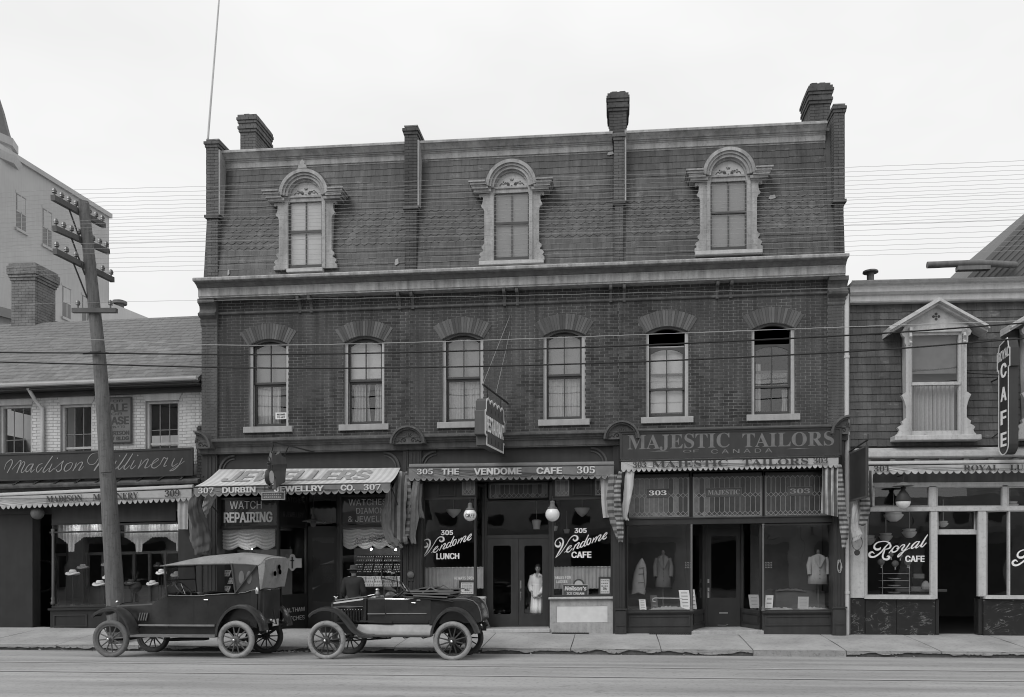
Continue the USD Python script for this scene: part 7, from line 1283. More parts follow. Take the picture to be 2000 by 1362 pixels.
for px0, px1, py, lab in ((1078, 1150, 1240, "iron cellar grating in the sidewalk below the cafe's marble base"), (1268, 1350, 1242, "iron cellar grating at the foot of the tailors' left window")):
    p, q = at(px0, py, -.12), at(px1, py, -.12); z = zpave(p[0], -.12) + .014; t = Thing('pavement_grating', lab, 'grating', (p[0], -.12, z)); t.part('frame', ext(sbox(p[0], -.20, q[0], -.02).difference(sbox(p[0] + .02, -.18, q[0] - .02, -.04)), z - .02, z + .006, 'xy'), 'iron'); t.part('pit', bx(p[0] + .02, q[0] - .02, -.18, -.04, z - .02, z - .006), 'groove')
    for x in np.arange(p[0] + .04, q[0] - .03, .055): t.part('bar', bx(x, x + .02, -.18, -.04, z - .006, z + .004), 'iron')
rr = random.Random(33); scr = []
for k in range(90):
    p = at(rr.gauss(574, 14) if k < 55 else rr.uniform(60, 1980), 1268, -2.32); x, y, s = p[0], -2.29 - abs(rr.gauss(0, .05)), rr.uniform(.012, .04); z = zroad(y)
    scr.append(hull([[x + rr.uniform(-s, s), y + rr.uniform(-s, s), z + rr.uniform(-.004, s * 1.2)] for _ in range(6)]))
one('gutter_litter', scr, 'kerb_concrete', "scraps and crumbled stone lying in the gutter, heaped between the two cars", 'litter', kind='stuff')
ys = np.r_[np.linspace(YC + .06, -18, 60)]; xs = np.r_[-150, np.linspace(-22, 18, 81), 150]; V = [[x, y, zroad(y) + (.006 * (meshkit.fbm(np.array([x * .8, y * 2.2, 0]), 3) - .5) if abs(x) < 30 else 0)] for y in ys for x in xs]; nx = len(xs); F = []
for j in range(len(ys) - 1):
    for i in range(nx - 1): k = j * nx + i; F += [[k, k + nx + 1, k + 1], [k, k + nx, k + nx + 1]]
one('road', (np.array(V), np.array(F)), 'road_surface', "worn smooth street surface with streetcar rails", 'road', kind='structure', smooth=True)
for i, yr in enumerate((-5.28, -6.775, -9.6, -11.1)):
    z = zroad(yr); T = Thing('streetcar_rail', ["streetcar rail nearest the parked cars", "second streetcar rail from the kerb, along the photo's bottom edge", "third streetcar rail, by the camera", "fourth streetcar rail, by the camera"][i], 'rail', (0, yr, z), kind='structure'); T.part('rail_head', ext(Polygon([(yr - .03, z - .02), (yr + .03, z - .02), (yr + .03, z + .006), (yr + .022, z + .012), (yr - .022, z + .012), (yr - .03, z + .006)]), -60, 60, 'yz'), 'steel_rail'); T.part('rail_groove', bx(-60, 60, yr - .085, yr - .031, z - .02, z + .005), 'groove')
one('ground', bx(-300, 300, -300, 300, -1.0, -.45), 'concrete', "ground beneath the street and houses", 'ground', kind='structure')
T = Thing('opposite_pavement', "sidewalk on the camera's side of the street", 'pavement', (0, -19, 0), kind='structure'); T.part('slab', bx(-60, 60, -21, -18, -.2, .1), 'concrete')
T = Thing('opposite_row', "unseen row of shops across the street, shaped for light and window reflections", 'building', (0, -21, 0)); rr = random.Random(8); x = -34
while x < 30:
    w_ = rr.uniform(5, 8); h_ = rr.uniform(4.6, 6.6) + (4.5 if x < -20 else 0); T.part('house_front', bx(x, x + w_ - .02, -27, -21.0, -.4, h_), 'opposite_brick')  # unseen fronts; heights shaped to admit sky light, taller at left for darker reflections
    T.part('shop_opening', bx(x + .6, x + w_ - .6, -20.99, -20.9, .5, 2.9), 'opposite_glass'); T.part('awning_board', bx(x + .3, x + w_ - .3, -20.9, -20.4, 3.2, 3.6), 'interior_pale')
    for k in range(3): T.part('window', bx(x + .7 + k * (w_ - 2.2) / 2, x + 1.5 + k * (w_ - 2.2) / 2, -20.99, -20.95, 3.9, 4.4), 'opposite_glass')
    x += w_
# ================================================================ pole and wires
YP = -1.95; pb_, pt_ = at(231, 1236, YP), at(163, 395, YP); pm = at(199, 760, YP)
POLE = Thing('utility_pole', "leaning wooden utility pole carrying three slanting cross-arms, behind the touring car", 'utility pole', tuple(pb_))
ctr = spl([pb_ - [0, 0, .3], at(221, 1100, YP), pm, at(183, 590, YP), pt_], 6); rad = np.interp(ctr[:, 2], [0, 4, 7, ctr[-1, 2]], [.205, .165, .135, .115])
POLE.part('trunk', tube(ctr, rad, 18), 'pole_wood', smooth=30)
arms = [((103, 386), (203, 441), 8), ((106, 446), (211, 492), 8), ((107, 491), (220, 547), 7)]; WIRES = []
for i, (n_, f_, k) in enumerate(arms):
    cx_ = (n_[0] + f_[0]) / 2; xp = np.interp(at(0, (n_[1] + f_[1]) / 2, YP)[2], ctr[:, 2], ctr[:, 0]); pxp = 0
    xp -= .14; yn = (xp * (1.0) / (at(n_[0], n_[1], YP)[0] / (YP + DIST))) - DIST; yf = (xp / (at(f_[0], f_[1], YP)[0] / (YP + DIST))) - DIST
    A0, A1 = at(*n_, yn), at(*f_, yf); A0[0] = A1[0] = xp; off = np.zeros(3)
    arm = POLE.part('cross_arm', bar(A0 + off, A1 + off, .10, .12), 'arm_wood')
    for j in range(k):
        u = (.03 + .94 * j / (k - 1)) ; p = A0 + off + (A1 - A0) * u + [0, 0, .06]
        POLE.part('insulator', lathe([(0, 0), (.018, 0), (.018, .05), (.05, .06), (.045, .09), (.055, .10), (.04, .15), (.025, .17), (0, .18)], p, 10), 'insulator', arm); WIRES.append((i, j, p + [0, 0, .13]))
    POLE.part('brace', bar(A0 * .7 + A1 * .3 + off + [0, 0, -.06], np.array([np.interp(A0[2] - .75, ctr[:, 2], ctr[:, 0]) - .08, YP - .1, A0[2] - .75]), .02, .03), 'iron', arm)
p, q = at(142, 607, YP - .14), at(228, 607, YP - .14); arm = POLE.part('cross_arm', bar(p, q, .09, .10), 'arm_wood')
for k, j in ((.12, 0), (.86, 1)):
    w_ = p + (q - p) * k + [0, 0, .05]; POLE.part('insulator', lathe([(0, 0), (.018, 0), (.018, .07), (.05, .08), (.045, .11), (.055, .12), (.04, .17), (0, .20)], w_, 10), 'insulator', arm)
WIRES.append((3, 0, p + (q - p) * .12 + [0, 0, .2]))
POLE.part('band', [tube([at(a_, b_, YP - .2), at(a_ + 21, b_ - 2, YP - .2)], .012, 5) for a_, b_ in ((176, 688), (197, 1074 - 150))], 'cable')
POLE.part('splice', tube([at(163, 691, YP - .18), at(190, 689, YP - .2), at(212, 690, YP - .18)], [.02, .035, .02], 8), 'cable')
ARM = ["top", "second", "third", "small lowest"]; ORD = ["first", "second", "third", "fourth", "fifth", "sixth", "seventh", "eighth"]
for i, j, p in WIRES:
    xs = np.linspace(-55, 42, 40); sag = lambda x: -.10 * (1 - ((((x - p[0] + 24) % 48) - 24) / 24) ** 2) * 0 - .22 * (1 - ((((x - p[0]) % 44) - 22) / 22) ** 2) + .0
    one('line_wire', tube([[x, p[1], p[2] + .007 * (x - p[0]) + sag(x)] for x in xs], .0034, 4), 'thin_wire', f"thin line wire from the pole's {ARM[i]} cross-arm, {ORD[j]} insulator from the street" if i < 3 else "thin line wire from the small lowest cross-arm", 'wire', None)
for lab, pts, y, r in (("upper of the two thick black cables strung across the second-floor windows", [(-60, 687), (25, 689), (190, 690), (500, 693), (820, 688), (1220, 676), (1680, 654), (1990, 632), (2100, 625)], YP - .2, .017), ("lower of the two thick black cables strung across the second-floor windows", [(-60, 706), (25, 708), (190, 712), (500, 719), (820, 718), (1220, 708), (1680, 686), (1990, 662), (2100, 654)], YP - .25, .017), ("pale thin wire just above the two thick cables", [(-60, 655), (25, 658), (190, 664), (420, 674), (640, 673), (940, 665), (1220, 655), (1680, 638), (1990, 627), (2100, 623)], YP - .3, .007)):
    one('street_cable', tube(spl([at(a_, b_, y) for a_, b_ in pts], 5), r, 6), 'cable' if r > .01 else 'rope', lab, 'cable', smooth=True)
a_, b_ = at(406, 272, .6), at(431, -40, .6); one('flagpole', tube([a_, b_], [.028, .02], 8), 'gutter', "thin slanting pole rising from the terrace's left parapet into the sky", 'pole')

# ================================================================ the two parked cars
def circ(r0, z0, r, n, a0=0, a1=360): return [(r0 + r * math.cos(math.radians(a)), z0 + r * math.sin(math.radians(a))) for a in np.linspace(a0, a1, n)]
def wheel(T, c, r, tm, rm, sm, ns=12, side=-1, rot=.0, tr=.048):
    w = T.part('wheel', lathe([(r * .70, -.025), (r * .79, -.03), (r * .80, 0), (r * .79, .03), (r * .70, .025), (r * .70, -.025)], c, 40, 'y'), rm, smooth=30)
    T.part('tyre', lathe(circ(r - tr, 0, tr, 15), c, 44, 'y'), tm, w, smooth=True)
    T.part('rim_flange', lathe([(r * .79, -.034), (r * .83, -.04), (r * .83, -.03), (r * .79, -.026)], c, 40, 'y'), rm, w)
    T.part('hub', lathe([(0, side * .10), (.028, side * .10), (.034, side * .085), (.036, side * .05), (.075, side * .04), (.080, side * .015), (.080, -side * .03), (0, -side * .04)], c, 20, 'y'), 'rim_dark' if rm == 'rim_dark' else rm, w, smooth=30)
    T.part('hub_cap', lathe([(0, side * .125), (.02, side * .122), (.027, side * .11), (.027, side * .098), (0, side * .098)], c, 14, 'y'), 'chrome', w, smooth=True)
    for k in range(ns):
        a = 2 * math.pi * k / ns + rot; d = np.array([math.cos(a), 0, math.sin(a)]); p = np.array(c)
        T.part('spoke', tube([p + d * .065 + [0, side * .012, 0], p + d * r * .35, p + d * r * .71], [.017, .015, .012], 8), sm, w, smooth=True)
def fender(T, px, yo, yi, matn, name='fender', lip=.045, crown=.03, under=None, prof=None):
    P = spl(np.array([at(a, b, yo)[[0, 2]] for a, b in px]), 4); Tn = np.gradient(P, axis=0); Tn /= np.linalg.norm(Tn, axis=1)[:, None]; N = np.c_[-Tn[:, 1], Tn[:, 0]]; N[N[:, 1] < -.6] *= 1
    w = yi - yo; R = []
    sec = prof or [(0, -lip), (-.004 * np.sign(w), -.5 * lip), (.0, 0), (.18 * w, crown * .7), (.45 * w, crown), (.8 * w, crown * .6), (w, 0), (w, -.008), (.8 * w, crown * .6 - .008), (.45 * w, crown - .008), (.18 * w, crown * .7 - .008), (.012 * np.sign(w), -.01), (.008 * np.sign(w), -lip)]
    for p, n in zip(P, N): R.append([(p[0] + n[0] * h, yo + y, p[1] + n[1] * h) for y, h in sec])
    return T.part(name, loft(R), matn, under, smooth=40), P
def ring(x, yc, w, zb, zs, zt, r=.06, n=5):
    h = zt - zs; pts = [(x, yc - w, zb), (x, yc - w, zs)]
    for k in range(1, 2 * n): t = k / (2 * n); pts.append((x, yc - w * math.cos(math.pi * t) * (1 if abs(.5 - t) > .3 else 1), zs + h * math.sin(math.pi * t) ** .75))
    return pts + [(x, yc + w, zs), (x, yc + w, zb)]
def hoop(T, pts, r, m, name, under=None): return T.part(name, tube(pts, r, 8), m, under, smooth=True)
def plan_tub(path, th=.025):
    """Open body wall along a plan path of (x, y, ztop, zbot)."""
    P = np.array(path, float); d = np.gradient(P[:, :2], axis=0); d /= np.linalg.norm(d, axis=1)[:, None]; n = np.c_[-d[:, 1], d[:, 0]]; R = []
    for p, q in zip(P, n):
        i = p[:2] + q * th; b = (p[2] - p[3]); o = p[:2]
        R.append([(*(o - q * -.03), p[3]), (*o, p[3] + .15 * b), (*o, p[2] - .02), (*(o + q * th * .5), p[2]), (*i, p[2] - .02), (*(i + q * .03), p[3])])
    return loft(R)
def steering(T, c, r, tilt, col_to):
    c = np.array(c); ax_ = np.array([-math.cos(tilt), 0, -math.sin(tilt)]); u = np.array([0, 1, 0]); v = np.cross(ax_, u); ringp = [c + r * (math.cos(a) * u + math.sin(a) * v) for a in np.linspace(0, 2 * math.pi, 29)]
    s = T.part('steering_wheel', tube(ringp, .014, 8), 'sash_dark', smooth=True)
    for k in range(4): a = k * math.pi / 2 + .6; T.part('wheel_spoke', tube([c, c + r * (math.cos(a) * u + math.sin(a) * v)], .009, 6), 'chrome', s)
    T.part('steering_column', tube([c, c + ax_ * col_to], .018, 8), 'iron', s)
YN, YCAR = -4.05, -3.34; far = lambda y: 2 * YCAR - y
def Zp(px, py, y): return at(px, py, y)[2]
def Xp(px, y): return at(px, 1150, y)[0]
def zg(y): return zroad(y)
# ---- touring car
ys_ = YCAR - .585
f, r = at(217, 1240, YN), at(461, 1244, YN); R_ = .383
CAR = Thing('touring_car', "black touring car with its pale canvas top up and white-walled rear tyre, by the pole", 'car', ((f[0] + r[0]) / 2, YCAR, zg(YN)))
zw = zg(YN) + R_ - .012; YF = far(YN)
wheel(CAR, (f[0], YN, zw), R_, 'tyre_grey', 'spoke_wood', 'spoke_wood', rot=.1); wheel(CAR, (r[0], YN, zw), R_, 'tyre_white', 'spoke_wood', 'spoke_wood', rot=.22, tr=.052)
wheel(CAR, (f[0] + .06, YF, zg(YF) + R_ - .01), R_, 'tyre_dark', 'rim_dark', 'spoke_wood', side=1, rot=.2); wheel(CAR, (r[0], YF, zg(YF) + R_ - .01), R_, 'tyre_dark', 'rim_dark', 'spoke_wood', side=1, rot=.05)
for x in (f[0], r[0]): CAR.part('axle', tube([(x, YN + .05, zw - .02), (x, YCAR, zw - .03 if x == r[0] else zw - .06), (x, YF - .05, zw - .04)], .032, 8), 'iron')
CAR.part('differential', ball((r[0], YCAR, zw - .02), .13, 2), 'iron', smooth=True)
FF = [(177.4, 1205), (181, 1200), (186, 1196.5), (198, 1190.8), (213, 1189), (224.5, 1191), (236, 1200), (246, 1213.5), (251, 1226), (254, 1237), (257.5, 1243.5)]; RFp = [(419.5, 1242), (421, 1227), (428, 1210), (439, 1195.5), (452.6, 1186.4), (467.4, 1184), (482, 1187), (495.5, 1197), (505.4, 1212), (510, 1225), (511, 1232.7)]
for yo, yi in ((-4.13, -3.80), (far(-4.13), far(-3.80))):
    pts = [np.array([*at(a, b, -4.13)[[0]], yo, at(a, b, -4.13)[2]]) for a, b in FF]
    def fen(L): 
        P = np.array([at(a, b, -4.13)[[0, 2]] for a, b in L]); return P
    for L in (FF, RFp):
        P = fen(L); back = [(PX0 + FPX * ((p[0] * CT + (yo + DIST) * ST) / ((yo + DIST) * CT - p[0] * ST)), HOR - FPX * (p[1] - EYE) / ((yo + DIST) * CT - p[0] * ST)) for p in P]
        fender(CAR, back, yo, yi, 'fender_paint')
zb0, zb1 = Zp(300, 1243, -4.1), Zp(300, 1223, -3.93)
x0, x1 = Xp(256, -4.1), Xp(421, -4.1)
for yo, yi in ((-4.13, -3.86), (far(-3.86), far(-4.13))): CAR.part('running_board', [cbx(x0, x1, yo, yi, zb0 - .02, zb0 + .025, .006), bx(x0, x1, yo - .006, yo - .001, zb0 - .012, zb0 + .028)], 'running_board')
for yo, yi in ((-3.862, -3.83), (far(-3.83), far(-3.862))): CAR.part('splash_apron', ext([(x0 - .02, zb0), (x1 + .05, zb0), (x1 + .05, zb1), (x0 + .13, zb1), (x0 + .03, zb1 - .05)], yo, yi, 'xz'), 'car_body')
for ya_, yb_ in ((-3.95, -3.90), (far(-3.90), far(-3.95))): CAR.part('sill_strip', bx(Xp(271, -3.94), Xp(419, -3.94), ya_, yb_, zb1, zb1 + .035), 'apron_sheen')  # pale strip stands in for the highlight along the frame rail
for s in (0, 1):
    yo = -3.80 if not s else far(-3.80); CAR.part('fender_skirt', ext([(Xp(234, -3.8), Zp(234, 1198, -3.8)), (Xp(272, -3.8), Zp(272, 1222, -3.8)), (Xp(268, -3.8), Zp(268, 1242, -3.8)), (Xp(257, -3.8), Zp(257, 1242, -3.8)), (Xp(247, -3.8), Zp(247, 1216, -3.8))], yo - .012, yo, 'xz'), 'fender_paint')
CAR.part('chassis', [bx(f[0] - .3, r[0] + .45, y - .03, y + .03, zb0 + .04, zb1 - .03) for y in (YCAR - .38, YCAR + .38)] + [bx(f[0] + .5, f[0] + 1.6, YCAR - .25, YCAR + .2, zb0 - .06, zb0 + .1)], 'iron')
CAR.part('exhaust', tube([(Xp(330, -3.4), -3.5, Zp(330, 1250, -3.5)), (Xp(398, -3.5), -3.5, Zp(398, 1247, -3.5)), (Xp(408, -3.5), -3.5, Zp(408, 1248, -3.5))], [.03, .045, .02], 8), 'iron')
zb = Zp(300, 1224, -3.7)
H = [ring(Xp(230, -3.65), YCAR, .30, zb, Zp(230, 1185, -3.6), Zp(230, 1179, YCAR)), ring(Xp(234, -3.67), YCAR, .325, zb, Zp(234, 1184.5, -3.6), Zp(234, 1177.5, YCAR)), ring(Xp(297, -3.84), YCAR, .50, zb, Zp(297, 1181, -3.7), Zp(297, 1173, YCAR))]
CAR.part('hood', loft(H), 'car_body', smooth=25); CAR.part('radiator_shell', loft([ring(Xp(227, -3.62), YCAR, .27, zb + .05, Zp(230, 1186, -3.6), Zp(230, 1179, YCAR)), ring(Xp(231.5, -3.65), YCAR, .295, zb, Zp(231, 1184, -3.6), Zp(231, 1176.5, YCAR))]), 'car_body_gloss', smooth=25)
CAR.part('radiator_cap', lathe([(0, 0), (.03, 0), (.035, .03), (.015, .05), (0, .055)], (Xp(229, YCAR), YCAR, Zp(230, 1178, YCAR)), 12), 'chrome', smooth=True)
CAR.part('cowl', loft([ring(Xp(297, -3.84) + .002, YCAR, .505, zb, Zp(297, 1180.5, -3.7), Zp(297, 1172.5, YCAR)), ring(Xp(312, -3.9), YCAR, .553, zb, Zp(312, 1171, -3.8), Zp(312, 1166, YCAR)), ring(Xp(328, ys_), YCAR, .585, zb, Zp(327, 1163.5, -3.9), Zp(327, 1158.5, YCAR))]), 'car_body', smooth=25)
for k in range(4):
    yl = YCAR - .435 - .012 * k; a = at(271 + 4.6 * k, 1212, yl - .03); b = at(274.5 + 4.6 * k, 1197.5, yl - .03); CAR.part('louver', bar(a + [0, -.0, 0], b, .03, .018, up=(1, 0, 0)), 'running_board')
hl = [at(203 - 0, 1196, -3.75), at(203, 1196, far(-3.75))]
for q, yl in enumerate((-3.62, far(-3.62))):
    p = (Xp(224, yl), yl, Zp(226, 1193, yl)); CAR.part('headlight', lathe([(0, 0), (.04, .0), (.09, .07), (.11, .15), (.115, .17), (.10, .175), (0, .16)], (0, 0, 0), 18), 'car_body_gloss', smooth=25) if 0 else CAR.part('headlight', (lambda m: (np.c_[p[0] - .0 - m[0][:, 2], p[1] + m[0][:, 1], p[2] + m[0][:, 0]], m[1]))(lathe([(0, 0), (.04, .0), (.08, .06), (.10, .13), (.105, .15), (.09, .155), (0, .14)], (0, 0, 0), 18)), 'car_body_gloss', smooth=25)
TOPL = [(327, 1163.5), (352, 1164), (378, 1164.5), (392, 1164), (410, 1162), (440, 1160.5), (460, 1160), (480, 1157.5), (497, 1151.5), (504, 1150)]
ys = YCAR - .585; xr = Xp(506, ys) ; path = []
for a, b in TOPL: path.append((Xp(a, ys), ys, Zp(a, b, ys), zb + .0))
zr = path[-1][2]; rc = .20; x_r = at(553, 1155, far(ys))[0]
for a in np.linspace(-80, 0, 6): path.append((x_r - rc + rc * math.cos(math.radians(a)), ys + rc + rc * math.sin(math.radians(a)), zr - .03, zb + .06))
for p in list(path)[::-1]: path.append((p[0], far(p[1]), p[2], p[3]))
CAR.part('body', plan_tub(path), 'car_body', smooth=35)
CAR.part('body_edge', tube([(p[0], p[1] + (0 if abs(p[1] - YCAR) < .5 else 0), p[2]) for p in path], .016, 8), 'car_body_gloss', smooth=True)
for px in (378, 405, 440): CAR.part('door_seam', bx(Xp(px, ys) - .004, Xp(px, ys) + .004, ys - .004, ys + .004, zb + .06, Zp(px, 1166, ys)), 'iron')
CAR.part('door_handle', tube([(Xp(400, ys), ys - .03, Zp(400, 1172, ys)), (Xp(408, ys), ys - .03, Zp(400, 1172, ys))], .01, 6), 'chrome')
CAR.part('floor', bx(Xp(300, ys), x_r - .1, ys + .04, far(ys) - .04, zb + .02, zb + .06), 'iron')
for px, py in ((400, 1157), (483, 1154)):
    x = Xp(px, YCAR); z = Zp(px, py, YCAR)
    CAR.part('seat', [cbx(x - .55, x, ys + .06, far(ys) - .06, zb + .06, zb + .42, .05), loft([[(x - .02 + .16 * t + q * .10, y, zb + .35 + (z - zb - .35) * t + .03 * math.sin(math.pi * (y - ys) / 1.17)) for q, t in ((0, 0), (0, .9), (.3, 1), (.8, 1), (1, .92), (1, 0))] for y in np.linspace(ys + .05, far(ys) - .05, 12)])], 'leather', smooth=35)
steering(CAR, (Xp(358, -3.62), -3.62, Zp(358, 1150.5, -3.62)), .20, .75, .75)
# canvas top
ST_ = [(311.5, 1105.2, 1103.8, 0), (330, 1104.2, 1099, .01), (352, 1103, 1093.5, .02), (385, 1102, 1086.5, .02), (420, 1101, 1083, .02), (456, 1100.6, 1079.8, .02), (486, 1102, 1083, .02), (504, 1104, 1086, .02), (511, 1100, 1086.5, .02), (517, 1092, 1087.5, .02)]
yt = YCAR - .60; R = []
for a, b, c, _ in ST_:
    x = Xp(a, yt); zl_, zc_ = Zp(a, b, yt), Zp(a, c, YCAR); rg_ = []
    for sgn, off in ((1, 0), (-1, -.018)):
        arc = []
        for t in np.sin(np.linspace(-1, 1, 21) * math.pi / 2): arc.append((x, YCAR + .60 * t * (1 + off), zl_ + (zc_ - zl_) * (1 - abs(t) ** 5) + off))
        rg_ += arc[::sgn]
    R.append(rg_)
CAR.part('canvas_roof', loft(R), 'canvas_roofing', smooth=50)
xe = Xp(517, yt); zc2 = Zp(517, 1087.5, YCAR); x_t = at(563, 1097, far(yt))[0]
RC = []
for t in np.linspace(0, 1, 17):
    yy = yt + 1.2 * t; e = abs(2 * t - 1); xn_t, xn_b = Xp(520, yt), Xp(510, yt); bl = 1 - e ** 2.2; top = (xn_t + (x_t + .06 - xn_t) * bl, yy, Zp(517, 1092, yt) * e ** 3 + zc2 * (1 - e ** 3) - .02); row = [(xe - .02, yy, top[2] + .02), top]
    for s in np.linspace(.1, 1, 6): row.append((top[0] + (xn_b + (x_r + .03 - xn_b) * bl - top[0]) * s + .02 * math.sin(3 * s) * (1 - e), yy + (.02 if t < .5 else -.02) * s, top[2] + (zr + .0 - top[2]) * s + .012 * math.sin(9 * t) * (s > .95)))
    RC.append(row)
CAR.part('rear_curtain', loft(RC, caps=False, closed=False), 'canvas_top', smooth=50)
for dz, dy in ((.43, -.01), (.33, .03), (.30, -.09)): CAR.part('rear_window', (lambda p: (lambda m: (np.c_[p[0] + .006 + 0 * m[0][:, 0], p[1] + m[0][:, 0], p[2] + m[0][:, 2]], m[1]))(ext(Point(0, 0).buffer(1).simplify(.02) if 0 else affinity.scale(Point(0, 0).buffer(.055), 1.3, 1), 0, .001, 'xz')))((x_t + .06 + (x_r - x_t) * (1 - dz / .6) + .035, YCAR - .02 + dy * 2, zr + dz)), 'cloth_dark')
# side curtain, bows
sc_ = [(453, 1101), (502, 1104), (508, 1150), (498, 1152), (480, 1158), (461, 1160)]; CAR.part('side_curtain', ext([(Xp(a, yt + .02), Zp(a, b, yt + .02)) for a, b in sc_], yt + .015, yt + .025, 'xz'), 'canvas_dark')
for px in (471, 486): CAR.part('curtain_window', ext(affinity.scale(Point(Xp(px, yt), Zp(px, 1128, yt)).buffer(.055), 1, 2.4), yt + .008, yt + .0145, 'xz'), 'sign_grey')
CAR.part('quarter_curtain', loft([[(Xp(503, yt), yt + .01, Zp(503, 1104, yt)), (Xp(519, yt), yt + .0, Zp(517, 1093, yt)), (Xp(511, yt), yt + .03, zr), (Xp(507, yt), yt + .02, Zp(507, 1152, yt))], [(Xp(503, yt), yt + .025, Zp(503, 1104, yt)), (Xp(519, yt), yt + .015, Zp(517, 1093, yt)), (Xp(511, yt), yt + .045, zr), (Xp(507, yt), yt + .035, Zp(507, 1152, yt))]]), 'canvas_top')
for y in (yt, far(yt)):
    CAR.part('top_bow', [bar((Xp(452, yt), y, Zp(452, 1101, yt)), (Xp(460, yt), y, Zp(460, 1160, yt)), .03, .03, (0, 1, 0)), bar((Xp(501, yt), y - .012, Zp(501, 1105, yt)), (Xp(460, yt), y - .012, Zp(460, 1158, yt)), .022, .03, (0, 1, 0))], 'sash_dark')
    CAR.part('windshield_post', tube([(Xp(322, yt), y, Zp(322, 1105, yt)), (Xp(323, yt), y, Zp(323, 1135, yt)), (Xp(326, yt), y, Zp(326, 1164, yt))], .018, 8), 'iron')
CAR.part('windshield_frame', [tube([(Xp(322, yt), y0_, Zp(322, py, yt)) for y0_ in (yt, far(yt))], .014, 6) for py in (1108, 1134, 1160)], 'iron'); CAR.part('windshield_glass', quad((Xp(322, yt), yt, Zp(322, 1160, yt)), (Xp(322, yt), far(yt), Zp(322, 1160, yt)), (Xp(322, yt), far(yt), Zp(322, 1108, yt)), (Xp(322, yt), yt, Zp(322, 1108, yt))), 'car_glass')
p = (x_r + .10, YCAR + .10, zb + .16); CAR.part('tyre_carrier', [tube([(x_r + .03, y, zb + .1), (x_r + .16, y, zb + .05), (x_r + .10, y, zb + .35)], .018, 6) for y in (YCAR - .15, YCAR + .3)], 'iron')
p = at(538, 1216, YCAR + .2); CAR.part('license_plate', bx(p[0], p[0] + .006, p[1] - .15, p[1] + .15, p[2] - .07, p[2] + .07), 'card_white'); CAR.part('tail_lamp', [ball((p[0], p[1] - .24, p[2] + .06), .045, 2), tube([(x_r, p[1] - .24, p[2] + .06), (p[0], p[1] - .24, p[2] + .06)], .012, 6)], 'chrome')
p = at(502, 1155, ys - .05); CAR.part('side_lamp', [lathe([(0, -.06), (.03, -.05), (.035, 0), (.03, .05), (.012, .07), (0, .09)], p, 12), tube([p + [0, 0, -.02], p + [0, .06, -.03]], .01, 5)], 'chrome', smooth=True)
for y in (YCAR - .42, YCAR + .42): CAR.part('leaf_spring', tube([(r[0] - .45, y, zb + .02), (r[0], y, zw - .06), (r[0] + .50, y, zb - .02)], .025, 6), 'iron')

# ---- roadster
f, r = at(638, 1245, YN), at(884, 1247, YN); R_ = .388
CAR = Thing('roadster', "dark open roadster with its top folded down, in front of the jewellers and cafe", 'car', ((f[0] + r[0]) / 2, YCAR, zg(YN)))
zw = zg(YN) + R_ - .012
for x, rt in ((f[0], .1), (r[0], .3)): wheel(CAR, (x, YN, zw), R_, 'tyre_white', 'rim_dark', 'spoke_black', rot=rt, tr=.050); wheel(CAR, (x, YF, zg(YF) + R_ - .012), R_, 'tyre_dark', 'rim_dark', 'spoke_black', side=1, rot=rt + .2)
for x in (f[0], r[0]): CAR.part('axle', tube([(x, YN + .05, zw - .02), (x, YCAR, zw - .05), (x, YF - .05, zw - .04)], .03, 8), 'iron')
CAR.part('differential', lathe([(0, -.12), (.08, -.08), (.14, 0), (.08, .08), (0, .12)], (r[0], YCAR, zw - .02), 18, 'y'), 'iron', smooth=True); CAR.part('radius_rod', [tube([(f[0] + .02, YN + .15, zw - .05), (f[0] + 1.1, YCAR, zw - .02)], .016, 6), tube([(f[0] + .02, YF - .15, zw - .05), (f[0] + 1.1, YCAR, zw - .02)], .016, 6)], 'iron')
FF = [(601, 1204), (604, 1200.5), (611, 1195), (623, 1190.2), (636.6, 1189), (650, 1191.4), (660.7, 1197.4), (671, 1208.8), (680.3, 1220.6), (689.3, 1231), (698.4, 1237.6), (710.4, 1241.8), (727, 1242.6)]; RFp = [(840, 1241), (842, 1230), (848, 1215), (857.3, 1202), (869.3, 1192.6), (881.4, 1189.6), (893.4, 1191), (905.4, 1197), (916, 1207.4), (925, 1221), (930.3, 1233), (931.8, 1238)]
for yo, yi in ((-4.14, -3.80), (far(-4.14), far(-3.80))):
    for L in (FF, RFp):
        P = np.array([at(a, b, -4.14)[[0, 2]] for a, b in L]); back = [(PX0 + FPX * ((p[0] * CT + (yo + DIST) * ST) / ((yo + DIST) * CT - p[0] * ST)), HOR - FPX * (p[1] - EYE) / ((yo + DIST) * CT - p[0] * ST)) for p in P]
        fender(CAR, back, yo, yi, 'fender_paint')
zb0, zb1 = Zp(780, 1242.5, -4.1), Zp(780, 1219, -3.92); x0, x1 = Xp(722, -4.1), Xp(841, -4.1)
for yo, yi in ((-4.14, -3.84), (far(-3.84), far(-4.14))): CAR.part('running_board', cbx(x0, x1, yo, yi, zb0 - .02, zb0 + .018, .006), 'fender_paint')
AP_ = [(693, 1219), (845, 1219), (845, 1241), (722, 1241), (705, 1236), (697, 1229)]
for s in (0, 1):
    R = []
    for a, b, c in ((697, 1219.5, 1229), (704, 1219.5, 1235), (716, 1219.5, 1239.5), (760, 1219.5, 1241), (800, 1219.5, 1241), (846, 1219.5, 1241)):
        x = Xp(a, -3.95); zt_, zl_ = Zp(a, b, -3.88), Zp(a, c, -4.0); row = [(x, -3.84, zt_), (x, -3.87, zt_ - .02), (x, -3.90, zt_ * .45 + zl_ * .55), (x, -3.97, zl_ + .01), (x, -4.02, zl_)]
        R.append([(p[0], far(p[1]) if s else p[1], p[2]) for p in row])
    CAR.part('splash_apron', loft(R, caps=False, closed=False), 'apron_sheen', smooth=True)
